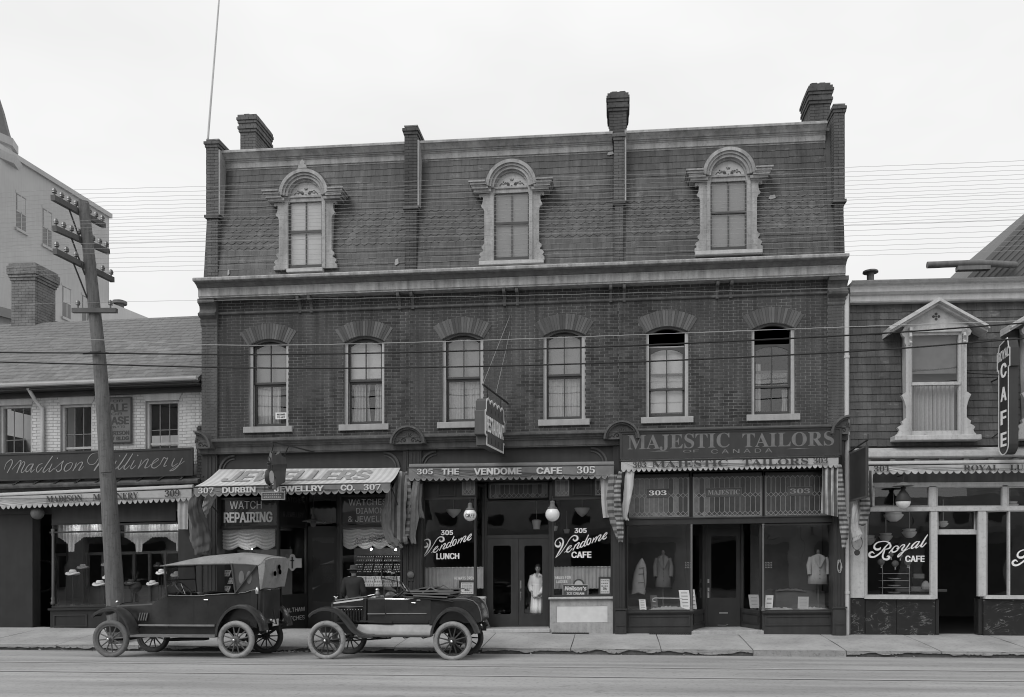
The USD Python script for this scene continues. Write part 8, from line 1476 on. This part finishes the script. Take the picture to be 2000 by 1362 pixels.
CAR.part('chassis', [bx(f[0] - .25, r[0] + .5, y - .03, y + .03, zb0 + .02, zb1 - .03) for y in (YCAR - .36, YCAR + .36)] + [bx(f[0] + .35, f[0] + .9, YCAR - .2, YCAR + .2, zb0 - .05, zb0 + .1)], 'iron'); CAR.part('board_bracket', [tube([(Xp(a, -3.9), -4.0, zb0 - .03), (Xp(a, -3.9), -3.9, zb0 - .06), (Xp(a + 8, -3.9), -3.6, zb0 - .05)], .012, 5) for a in (720, 757, 790, 826)] + [ext([(Xp(718, -3.7), zb0 - .02), (Xp(742, -3.7), zb0 - .02), (Xp(728, -3.7), zb0 - .12)], -3.7, -3.6, 'xz')], 'iron')
zb = Zp(690, 1216, -3.7)
rA = ring(Xp(650, -3.6), YCAR, .26, zb, Zp(650, 1180, -3.6), Zp(650, 1171, YCAR)); rB = ring(Xp(713, -3.7), YCAR, .36, zb, Zp(713, 1171.5, -3.7), Zp(713, 1163, YCAR))
CAR.part('hood', loft([rA, rB]), 'car_body_gloss', smooth=22); CAR.part('radiator_shell', loft([ring(Xp(646.5, -3.6), YCAR, .25, zb + .02, Zp(646, 1181, -3.6), Zp(646, 1173.5, YCAR)), ring(Xp(650.5, -3.6), YCAR, .27, zb, Zp(650, 1179.5, -3.6), Zp(650, 1170, YCAR))]), 'car_body_gloss', smooth=22)
CAR.part('radiator_cap', [lathe([(0, 0), (.03, 0), (.03, .03), (0, .035)], (Xp(656, YCAR), YCAR, Zp(656, 1171, YCAR)), 10), tube([(Xp(652, YCAR), YCAR, Zp(655, 1165, YCAR)), (Xp(656, YCAR), YCAR, Zp(656, 1168, YCAR)), (Xp(660, YCAR), YCAR, Zp(660, 1165.5, YCAR))], .012, 6)], 'chrome')
CAR.part('hood_ledge', [bar(at(651, 1186, YCAR - .29), at(713, 1185, YCAR - .385), .05, .012)], 'running_board'); CAR.part('hinge_line', bar(np.array(rA[4]) + [0, 0, .004], np.array(rB[4]) + [0, 0, .004], .012, .01), 'chrome')
for k in range(10):
    a = at(659 + 5.4 * k, 1212 if k > 3 else 1207, YCAR - .295 - .009 * k); b = at(659 + 5.4 * k, 1193, YCAR - .295 - .009 * k); CAR.part('louver', bar(a, b, .022, .020, up=(1, 0, 0)), 'car_body_gloss'); CAR.part('rivet', ball(at(657 + 5.4 * k, 1190.5, YCAR - .30 - .009 * k), .010, 1), 'chrome')
ys = YCAR - .565; ztop = lambda px, py: Zp(px, py, ys); xr = Xp(945, YCAR)
CAR.part('firewall', cbx(Xp(713, -3.7) + .002, Xp(717, -3.8), ys + .05, far(ys) - .05, zb, Zp(715, 1166, YCAR), .02), 'car_body_gloss')
CAR.part('cowl', loft([ring(Xp(717, -3.9), YCAR, .52, zb, ztop(717, 1171.5), Zp(717, 1164, YCAR)), ring(Xp(752, -3.9), YCAR, .56, zb, ztop(752, 1170.5), Zp(752, 1161, YCAR)), ring(Xp(766, -3.9), YCAR, .563, zb, ztop(766, 1170.5), Zp(766, 1160, YCAR))]), 'car_body', smooth=22)
path = [(Xp(a, ys), ys, ztop(a, b), zb) for a, b in ((752, 1170.3), (775, 1170.5), (797, 1170.5), (812, 1167), (826, 1163), (840, 1166), (842, 1172))]
path += [(p[0], far(p[1]), p[2], p[3]) for p in path[::-1]]
CAR.part('body', plan_tub(path), 'car_body', smooth=30); CAR.part('body_edge', tube([(p[0], p[1], p[2]) for p in path[:4]], .012, 6), 'chrome')
for px in (753, 797, 840): CAR.part('door_seam', bx(Xp(px, ys) - .004, Xp(px, ys) + .004, ys - .006, ys + .004, zb + .12, ztop(px, 1174)), 'iron')
CAR.part('body_bead', [bar((Xp(718, ys), ys - .006, ztop(718, 1199)), (Xp(752, ys), ys - .006, ztop(752, 1199)), .016, .016), bar((Xp(755, ys), ys - .006, ztop(755, 1198.5)), (Xp(833, ys), ys - .006, ztop(833, 1198.5)), .016, .016)], 'chrome')
CAR.part('door_handle', [tube([(Xp(805, ys), ys - .03, ztop(805, 1177.5)), (Xp(812, ys), ys - .03, ztop(805, 1178))], .012, 6), bx(Xp(814, ys), Xp(821, ys), ys - .015, ys, ztop(815, 1174), ztop(815, 1171))], 'chrome')
# rear deck
D = []
for a, t, w, b in ((838, 1172, .563, 1219), (860, 1171.5, .56, 1219), (895, 1170.5, .54, 1218), (912, 1171, .52, 1217), (924, 1174.5, .50, 1217), (933, 1183, .485, 1216), (938, 1196, .475, 1215), (940, 1213, .47, 1215)):
    y0_ = YCAR - w; x = Xp(a, y0_); zt_ = Zp(a, t, y0_); zl_ = Zp(a, b, y0_); D.append([(x, YCAR - w, zl_), (x, YCAR - w, zt_ - .03), (x, YCAR - w + .03, zt_), (x, YCAR - w * .5, zt_ + .035), (x, YCAR, zt_ + .045), (x, YCAR + w * .5, zt_ + .035), (x, YCAR + w - .03, zt_), (x, YCAR + w, zt_ - .03), (x, YCAR + w, zl_)])
CAR.part('rear_deck', loft(D), 'car_body_gloss', smooth=30); CAR.part('deck_moulding', [tube([np.array(q[2]) + [0, -.012, .004] for q in D], .011, 6), tube([np.array(q[6]) + [0, .012, .004] for q in D], .011, 6)], 'running_board')
CAR.part('seat', [cbx(Xp(792, YCAR), Xp(832, YCAR), ys + .06, far(ys) - .06, zb + .15, Zp(810, 1172, YCAR), .05), cbx(Xp(828, YCAR), Xp(846, YCAR), ys + .06, far(ys) - .06, zb + .2, Zp(830, 1162, YCAR), .05)], 'leather')
CAR.part('floor', bx(Xp(718, YCAR), Xp(842, YCAR), ys + .03, far(ys) - .03, zb + .02, zb + .05), 'iron')
steering(CAR, (Xp(793, -3.62), -3.62, Zp(793, 1150.5, -3.62)), .195, .72, .55)
# windscreen
def ws(px, py, y): return np.array([at(px, py, y)[0], y, at(px, py, y)[2]])
cn = [ws(746, 1110, ys + .05), ws(771, 1117, far(ys) - .05), ws(771, 1136, far(ys) - .05), ws(747, 1129, ys + .05), ws(771, 1157, far(ys) - .05), ws(748, 1152, ys + .05)]
mx_ = (cn[0][0] + cn[1][0]) / 2
for q in cn: q[0] = mx_ + (.05 if q[2] < 1.6 else 0)
CAR.part('windshield_frame', [tube([cn[0], cn[1], cn[2], cn[3], cn[0]], .012, 6), tube([cn[3], cn[2], cn[4], cn[5], cn[3]], .012, 6)] + [tube([q, [q[0] + .02, q[1], Zp(760, 1170, q[1])]], .014, 6) for q in (cn[4], cn[5])], 'iron'); CAR.part('windshield_glass', [quad(cn[0], cn[1], cn[2], cn[3]), quad(cn[3], cn[2], cn[4], cn[5])], 'car_glass')
p = at(737, 1161, YCAR + .1); CAR.part('cowl_lamp', [lathe([(0, -.10), (.05, -.09), (.06, -.02), (.06, .02), (.04, .04), (.035, .08), (.05, .09), (.03, .12), (0, .12)], p, 16), tube([p + [-.2, 0, -.03], p], .012, 6)], 'brass_dull', smooth=30); p = at(763, 1165, YCAR - .1); CAR.part('gravity_tank', lathe([(0, -.1), (.10, -.1), (.12, 0), (.10, .1), (0, .1)], p - [0, 0, .02], 18, 'y'), 'pipe_grey', smooth=True)
# folded top
rr = random.Random(3)
for k, (a, b, c, d, h_) in enumerate(((802, 1164, 896, 1169, .06), (800, 1158, 893, 1159, .055), (806, 1155, 862, 1152, .03), (828, 1150, 855, 1148, .03))):
    R = []
    for t in np.linspace(0, 1, 14):
        x = Xp(a + (c - a) * t, YCAR); z = Zp(a + (c - a) * t, b + (d - b) * t, ys) - .04 * t * t * (k == 0); s = math.sin(math.pi * min(1, .12 + .9 * t)) ** .5; R.append([(x, YCAR + (.60 - .03 * k) * math.cos(q) , z + h_ * s * math.sin(q) * (1 + .15 * rr.random()) - h_ * .4) for q in np.arange(14) * 2 * math.pi / 14])
    CAR.part('folded_top', loft(R), 'canvas_dark' if k % 2 == 0 else 'canvas_dark', smooth=40)
for s in (0, 1):
    y = ys - .03 if not s else far(ys - .03); CAR.part('top_bow', [bar((Xp(802 + 3 * k, ys), y, Zp(802, 1155.5 + 4 * k, ys)), (Xp(886 - 6 * k, ys), y, Zp(880, 1154 + 6.5 * k, ys)), .025, .03, (0, 1, 0)) for k in range(3)] + [bar((Xp(826, ys), y, Zp(826, 1158, ys)), (Xp(842, ys), y, Zp(842, 1147, ys)), .02, .025, (0, 1, 0)), bar((Xp(842, ys), y, Zp(842, 1147, ys)), (Xp(858, ys), y, Zp(858, 1156, ys)), .02, .025, (0, 1, 0))], 'sign_grey')
CAR.part('tail_lamp', ball((Xp(942, YCAR), YCAR - .25, Zp(942, 1220, YCAR)), .045, 2), 'chrome')
for y in (YCAR - .35, YCAR + .35): CAR.part('rear_spring', tube([(Xp(925, YCAR), y, zb + .02), (Xp(948, YCAR), y, zb - .1)], .03, 6), 'iron')

# ================================================================ people
def body(joints, bones, ref=.02, n=6):
    m = None
    for a, b in bones:
        pts = []
        for j in (a, b):
            x, y, z, r = joints[j][:4]; sx, sy, sz = (joints[j][4:] or (1, 1, 1)); v = trimesh.creation.icosphere(2, 1.0).vertices; pts.append(v * np.array([r * sx, r * sy, r * sz]) + [x, y, z])
        h = manifold3d.Manifold.hull_points(np.vstack(pts)); m = h if m is None else m + h
    m = m.refine_to_length(ref); q = m.to_mesh(); t = trimesh.Trimesh(q.vert_properties[:, :3], q.tri_verts, process=True); trimesh.smoothing.filter_taubin(t, iterations=n); return np.array(t.vertices), np.array(t.faces)
def hand(T, wrist, tip, palm_n, matn, under, s=1.0, curl=.5, thumb=1):
    """A palm, four unequal bent fingers and a thumb leaving the side of the palm."""
    w = np.array(wrist); d = np.array(tip) - w; d /= np.linalg.norm(d); n = np.array(palm_n, float); n -= d * n.dot(d); n /= np.linalg.norm(n); u = np.cross(d, n); J = {}; B = []
    P = lambda a, b, c: w + d * a * s + u * b * s + n * c * s
    J['w'] = (*w, .024 * s); 
    for k, b in enumerate((-.03, -.01, .01, .03)):
        J[f'k{k}'] = (*P(.085 - .006 * abs(k - 1), b, 0), .012 * s); B.append(('w', f'k{k}'))
        L = (.068, .078, .072, .055)[k]; p = P(.085, b, 0); 
        for i, (f_, c_) in enumerate(((.45, .25), (.8, .7), (1.0, 1.1))): J[f'f{k}{i}'] = (*P(.085 + L * f_ * (1 - .25 * c_ * curl), b * (1 + .1 * i), L * f_ * c_ * curl * .8), (.0092, .0085, .0075)[i] * s); B.append((f'k{k}' if i == 0 else f'f{k}{i-1}', f'f{k}{i}'))
    for k in range(3): B.append((f'k{k}', f'k{k+1}'))
    J['t0'] = (*P(.025, thumb * .03, .008), .013 * s); J['t1'] = (*P(.055, thumb * .052, .018), .011 * s); J['t2'] = (*P(.085, thumb * .056, .030), .009 * s); B += [('w', 't0'), ('t0', 't1'), ('t1', 't2')]
    T.part('hand', body(J, B, .007, 3), matn, under, smooth=True)
# ---- woman in white behind the right-hand cafe door
yw = .89; foot = at(1049, 1213, yw); hd = at(1051, 1112.5, yw); X, Zf = foot[0], z22 if False else at(1045, 1214, yw)[2]; Hh = at(1051, 1104, yw)[2] - Zf; k = Hh / 1.58
W = Thing('person', "woman in a white dress and apron standing behind the glass of the right cafe door", 'person', (X, yw, Zf))
Q = lambda x, y, z: (X + x * k, yw + y * k, Zf + z * k)
J = {'pel': (*Q(0, 0, .84), .13 * k, 1.05, .8, .9), 'wai': (*Q(.0, 0, 1.02), .115 * k, 1, .8, 1), 'che': (*Q(.01, 0, 1.18), .135 * k, 1.05, .8, 1), 'shl': (*Q(-.135, 0, 1.27), .052 * k), 'shr': (*Q(.155, 0, 1.26), .052 * k), 'nk': (*Q(.02, -.0, 1.32), .047 * k), 'nk2': (*Q(.03, -.02, 1.39), .045 * k),
     'ell': (*Q(-.20, -.02, 1.01), .043 * k), 'wrl': (*Q(-.14, -.12, .82), .03 * k), 'elr': (*Q(.20, -.02, 1.0), .043 * k), 'wrr': (*Q(.10, -.17, .76), .03 * k), 'hipl': (*Q(-.08, 0, .82), .09 * k), 'hipr': (*Q(.08, 0, .82), .09 * k), 'knl': (*Q(-.08, -.02, .45), .06 * k), 'knr': (*Q(.09, -.02, .45), .06 * k), 'anl': (*Q(-.08, 0, .08), .038 * k), 'anr': (*Q(.09, 0, .08), .038 * k), 'tol': (*Q(-.09, -.14, .03), .03 * k), 'tor': (*Q(.10, -.14, .03), .03 * k)}
b = W.part('body', body(J, [('pel', 'wai'), ('wai', 'che'), ('che', 'shl'), ('che', 'shr'), ('shl', 'shr'), ('shl', 'ell'), ('ell', 'wrl'), ('shr', 'elr'), ('elr', 'wrr'), ('che', 'nk'), ('nk', 'nk2'), ('pel', 'hipl'), ('pel', 'hipr'), ('hipl', 'knl'), ('hipr', 'knr'), ('knl', 'anl'), ('knr', 'anr'), ('anl', 'tol'), ('anr', 'tor')], .02, 5), 'skin', smooth=True)
def head(T, c, s, turn, tilt, under, hair, hairstyle):
    m = trimesh.creation.icosphere(4, 1.0); v = m.vertices.copy(); x, y, z = v.T; v = v * [.072, .092, .112]
    fr = np.clip(-y, 0, 1); v[:, 0] *= 1 - .22 * np.clip(-z, 0, 1) * (1 - .2 * fr); v[:, 1] -= .016 * np.exp(-((x / .16) ** 2 + ((z + .12) / .20) ** 2)) * (y < 0) * (1.6 - np.clip(z + .3, 0, 1)); v[:, 1] += .012 * np.exp(-((np.abs(x) - .42) ** 2 / .03 + (z - .10) ** 2 / .03)) * (y < 0); v[:, 1] -= .006 * np.exp(-((x / .3) ** 2 + ((z + .52) / .10) ** 2)) * (y < 0); v[:, 1] -= .008 * np.exp(-((x / .3) ** 2 + ((z + .85) / .15) ** 2)) * (y < 0)
    def place(mm): 
        vv = np.array(mm[0], float) * s; a, q = math.cos(tilt), math.sin(tilt); vv = np.c_[vv[:, 0], vv[:, 1] * a - vv[:, 2] * q, vv[:, 1] * q + vv[:, 2] * a]; a, q = math.cos(turn), math.sin(turn); vv = np.c_[vv[:, 0] * a - vv[:, 1] * q, vv[:, 0] * q + vv[:, 1] * a, vv[:, 2]]; return vv + np.array(c), mm[1]
    h = T.part('head', place((v, np.array(m.faces))), 'skin', under, smooth=True)
    for sx in (-1, 1):
        T.part('eye', place(ball((sx * .029, -.078, .012), .0105, 2)), 'letter_dark', h); T.part('eyebrow', place(tube([(sx * .017, -.087, .034), (sx * .03, -.086, .039), (sx * .044, -.078, .034)], .0035, 5)), 'hair_dark', h); T.part('ear', place(ball((sx * .071, .005, .0), .02, 2, (.4, .8, 1.3))), 'skin', h)
    T.part('mouth', place(tube([(-.022, -.082, -.054), (-.008, -.090, -.051), (0, -.090, -.0525), (.008, -.090, -.051), (.022, -.082, -.054)], .0045, 6)), 'letter_mid', h)
    rr = random.Random(5); hv = trimesh.creation.icosphere(4, 1.0); q = hv.vertices.copy(); keep = ~((q[:, 1] < -.30) & (q[:, 2] < .42) & (np.abs(q[:, 0]) < .80)) & (q[:, 2] > (-.62 if hairstyle == 'bob' else -.35)); q2 = q * [.096, .112, .130] + [0, .010, .012]
    if hairstyle == 'bob': q2[:, 0] *= 1 + .16 * np.exp(-((q[:, 2] + .30) / .5) ** 2); q2[:, 1] *= 1 + .10 * np.exp(-((q[:, 2] + .30) / .5) ** 2)
    q2 *= 1 + .03 * np.sin(q[:, [0]] * 23) * np.sin(q[:, [2]] * 9 + 1); f_ = hv.faces[keep[hv.faces].all(1)]
    T.part('hair', place((q2, np.array(f_))), hair, h, smooth=True); return h, place
head(W, (hd[0] + .0, yw - .03, Zf + 1.475 * k), k * .98, -.15, .02, b, 'hair_dark', 'bob')
# dress: blouse, skirt, apron
Rg = []; 
for z, rx, ry in ((1.0, .145, .115), (1.05, .15, .12), (1.14, .165, .13), (1.22, .175, .125), (1.28, .16, .105), (1.325, .10, .085)): Rg.append([(X + k * (.012 + rx * math.cos(a)), yw + k * ry * math.sin(a) * (1 + .04 * math.sin(9 * a)), Zf + k * (z - (.05 * max(0, -math.sin(a)) ** 6 if z > 1.3 else 0))) for a in np.arange(36) * 2 * math.pi / 36])
W.part('blouse', loft(Rg), 'cloth_white', b, smooth=True)
for (a_, e_, w_) in (('shl', 'ell', 'wrl'), ('shr', 'elr', 'wrr')):
    p0, p1, p2 = [np.array(J[q][:3]) for q in (a_, e_, w_)]; W.part('sleeve', tube(spl([p0 + [0, 0, .01], (p0 + p1) / 2, p1, p1 * .4 + p2 * .6, p1 * .12 + p2 * .88], 5), np.interp(np.linspace(0, 1, 21), [0, .3, .55, .85, 1], [.07 * k, .075 * k, .068 * k, .058 * k, .042 * k]), 16), 'cloth_white', b, smooth=True)
W.part('collar', [ext([(X + .012 * k + s * .015 * k, Zf + 1.20 * k), (X + .012 * k + s * .10 * k, Zf + 1.33 * k), (X + .012 * k + s * .05 * k, Zf + 1.36 * k)], yw - .140 * k, yw - .128 * k, 'xz') for s in (-1, 1)], 'card_white', b); W.part('neckline', ext([(X + .012 * k, Zf + 1.215 * k), (X + .06 * k, Zf + 1.34 * k), (X - .036 * k, Zf + 1.34 * k)], yw - .128 * k, yw - .122 * k, 'xz'), 'skin', b)
Rg = [[(X + k * (.012 + rx * math.cos(a) * (1 + fl * .05 * math.sin(11 * a + 1))), yw + k * ry * math.sin(a) * (1 + fl * .06 * math.sin(11 * a)), Zf + k * z) for a in np.arange(60) * 2 * math.pi / 60] for z, rx, ry, fl in ((.24, .215, .20, 1.2), (.4, .20, .185, 1.1), (.6, .185, .165, .9), (.8, .175, .145, .6), (.94, .15, .12, .3), (1.03, .135, .108, 0))]
W.part('skirt', loft(Rg), 'cloth_white', b, smooth=True)
W.part('apron', grid(lambda u, v: (X + k * (.02 + (.15 + .02 * v) * math.sin((u - .5) * 2.0)), yw - k * ((.125 + .075 * v) * math.cos((u - .5) * 2.0) + .012 + .01 * math.sin(u * 22) * v), Zf + k * (1.03 - .36 * v * (1 - .18 * abs(2 * u - 1) ** 3))), 30, 10), 'card_white', b, smooth=True)
W.part('apron_band', tube([(X + k * (.012 + .148 * math.cos(a)), yw + k * .122 * math.sin(a), Zf + k * 1.025) for a in np.linspace(0, 6.283, 28)], .014, 6), 'card_white', b)
hand(W, J['wrl'][:3], Q(-.10, -.16, .66), (.6, -.2, .1), 'skin', b, 1.05, .5, 1); hand(W, J['wrr'][:3], Q(.0, -.22, .69), (-.2, .2, 1), 'skin', b, 1.05, .5, -1)
W.part('shoe', [hull(np.vstack([ball(Q(s * .085, .02, .04), .045 * k, 1)[0], ball(Q(s * .09, -.15, .028), .035 * k, 1)[0]])) for s in (-1, 1)], 'felt_dark', b)
# ---- man in a dark hat seen from behind, before the jeweller's right window
ym_ = -.55; top = at(691, 1109, ym_); Zf = zpave(top[0], ym_); X = at(690, 1150, ym_)[0]; k = (top[2] - Zf) / 1.75
M = Thing('person', "man in a dark hat and coat looking into the jeweller's window, back turned", 'person', (X, ym_, Zf)); Q = lambda x, y, z: (X + x * k, ym_ + y * k, Zf + z * k)
J = {'pel': (*Q(0, 0, .95), .15 * k, 1.05, .8, .9), 'wai': (*Q(0, .0, 1.10), .15 * k, 1, .8, 1), 'che': (*Q(0, 0, 1.30), .17 * k, 1.05, .78, 1), 'shl': (*Q(-.19, 0, 1.42), .065 * k), 'shr': (*Q(.19, 0, 1.42), .065 * k), 'nk': (*Q(0, .01, 1.48), .06 * k), 'nk2': (*Q(0, .02, 1.55), .055 * k), 'ell': (*Q(-.27, .02, 1.13), .055 * k), 'wrl': (*Q(-.23, .12, .92), .038 * k), 'elr': (*Q(.27, .02, 1.13), .055 * k), 'wrr': (*Q(.23, .12, .92), .038 * k),
     'hipl': (*Q(-.10, 0, .93), .10 * k), 'hipr': (*Q(.10, 0, .93), .10 * k), 'knl': (*Q(-.10, .01, .5), .068 * k), 'knr': (*Q(.10, .01, .5), .068 * k), 'anl': (*Q(-.10, 0, .09), .045 * k), 'anr': (*Q(.10, 0, .09), .045 * k), 'tol': (*Q(-.12, .16, .035), .036 * k), 'tor': (*Q(.12, .16, .035), .036 * k)}
bones = [('pel', 'wai'), ('wai', 'che'), ('che', 'shl'), ('che', 'shr'), ('shl', 'shr'), ('shl', 'ell'), ('ell', 'wrl'), ('shr', 'elr'), ('elr', 'wrr'), ('che', 'nk'), ('nk', 'nk2'), ('pel', 'hipl'), ('pel', 'hipr'), ('hipl', 'knl'), ('hipr', 'knr'), ('knl', 'anl'), ('knr', 'anr'), ('anl', 'tol'), ('anr', 'tor')]
b = M.part('body', body(J, bones, .025, 5), 'skin', smooth=True)
J2 = {q: (v[0], v[1], v[2], v[3] + .022 * k, *v[4:]) for q, v in J.items()}; J2['hem'] = (*Q(0, 0, .72), .20 * k, 1.05, .8, .5); J2['wrl'] = (*Q(-.235, .10, .97), .05 * k); J2['wrr'] = (*Q(.235, .10, .97), .05 * k)
M.part('coat', body(J2, [('pel', 'wai'), ('wai', 'che'), ('che', 'shl'), ('che', 'shr'), ('shl', 'shr'), ('shl', 'ell'), ('ell', 'wrl'), ('shr', 'elr'), ('elr', 'wrr'), ('pel', 'hem'), ('che', 'nk')], .025, 4), 'cloth_dark', b, smooth=True); M.part('trousers', body(J2, [('hipl', 'knl'), ('hipr', 'knr'), ('knl', 'anl'), ('knr', 'anr'), ('hipl', 'hipr')], .025, 3), 'felt_dark', b, smooth=True)
hh, place = head(M, Q(0, .03, 1.635), k, math.pi, .05, b, 'hair_dark', 'short')
M.part('hat', [place(lathe([(.175, .035), (.16, .05), (.10, .055), (.098, .10), (.092, .15), (.05, .165), (0, .155)], (0, .005, .02), 28)), place(lathe([(.10, .05), (.165, .04), (.175, .03), (.10, .04)], (0, .005, .02), 28))], 'felt_dark', hh, smooth=True); M.part('collar', tube([Q(.075 * math.cos(a), .012 + .07 * math.sin(a), 1.50) for a in np.linspace(0, 6.283, 22)], .02 * k, 6), 'cloth_dark', b)
hand(M, J['wrl'][:3], Q(-.20, .16, .80), (1, 0, 0), 'skin', b, 1.1, .5, 1); hand(M, J['wrr'][:3], Q(.20, .16, .80), (-1, 0, 0), 'skin', b, 1.1, .5, -1)
M.part('shoe', [hull(np.vstack([ball(Q(s * .10, -.03, .045), .055 * k, 1)[0], ball(Q(s * .125, .18, .035), .045 * k, 1)[0]])) for s in (-1, 1)], 'car_body_gloss', b)
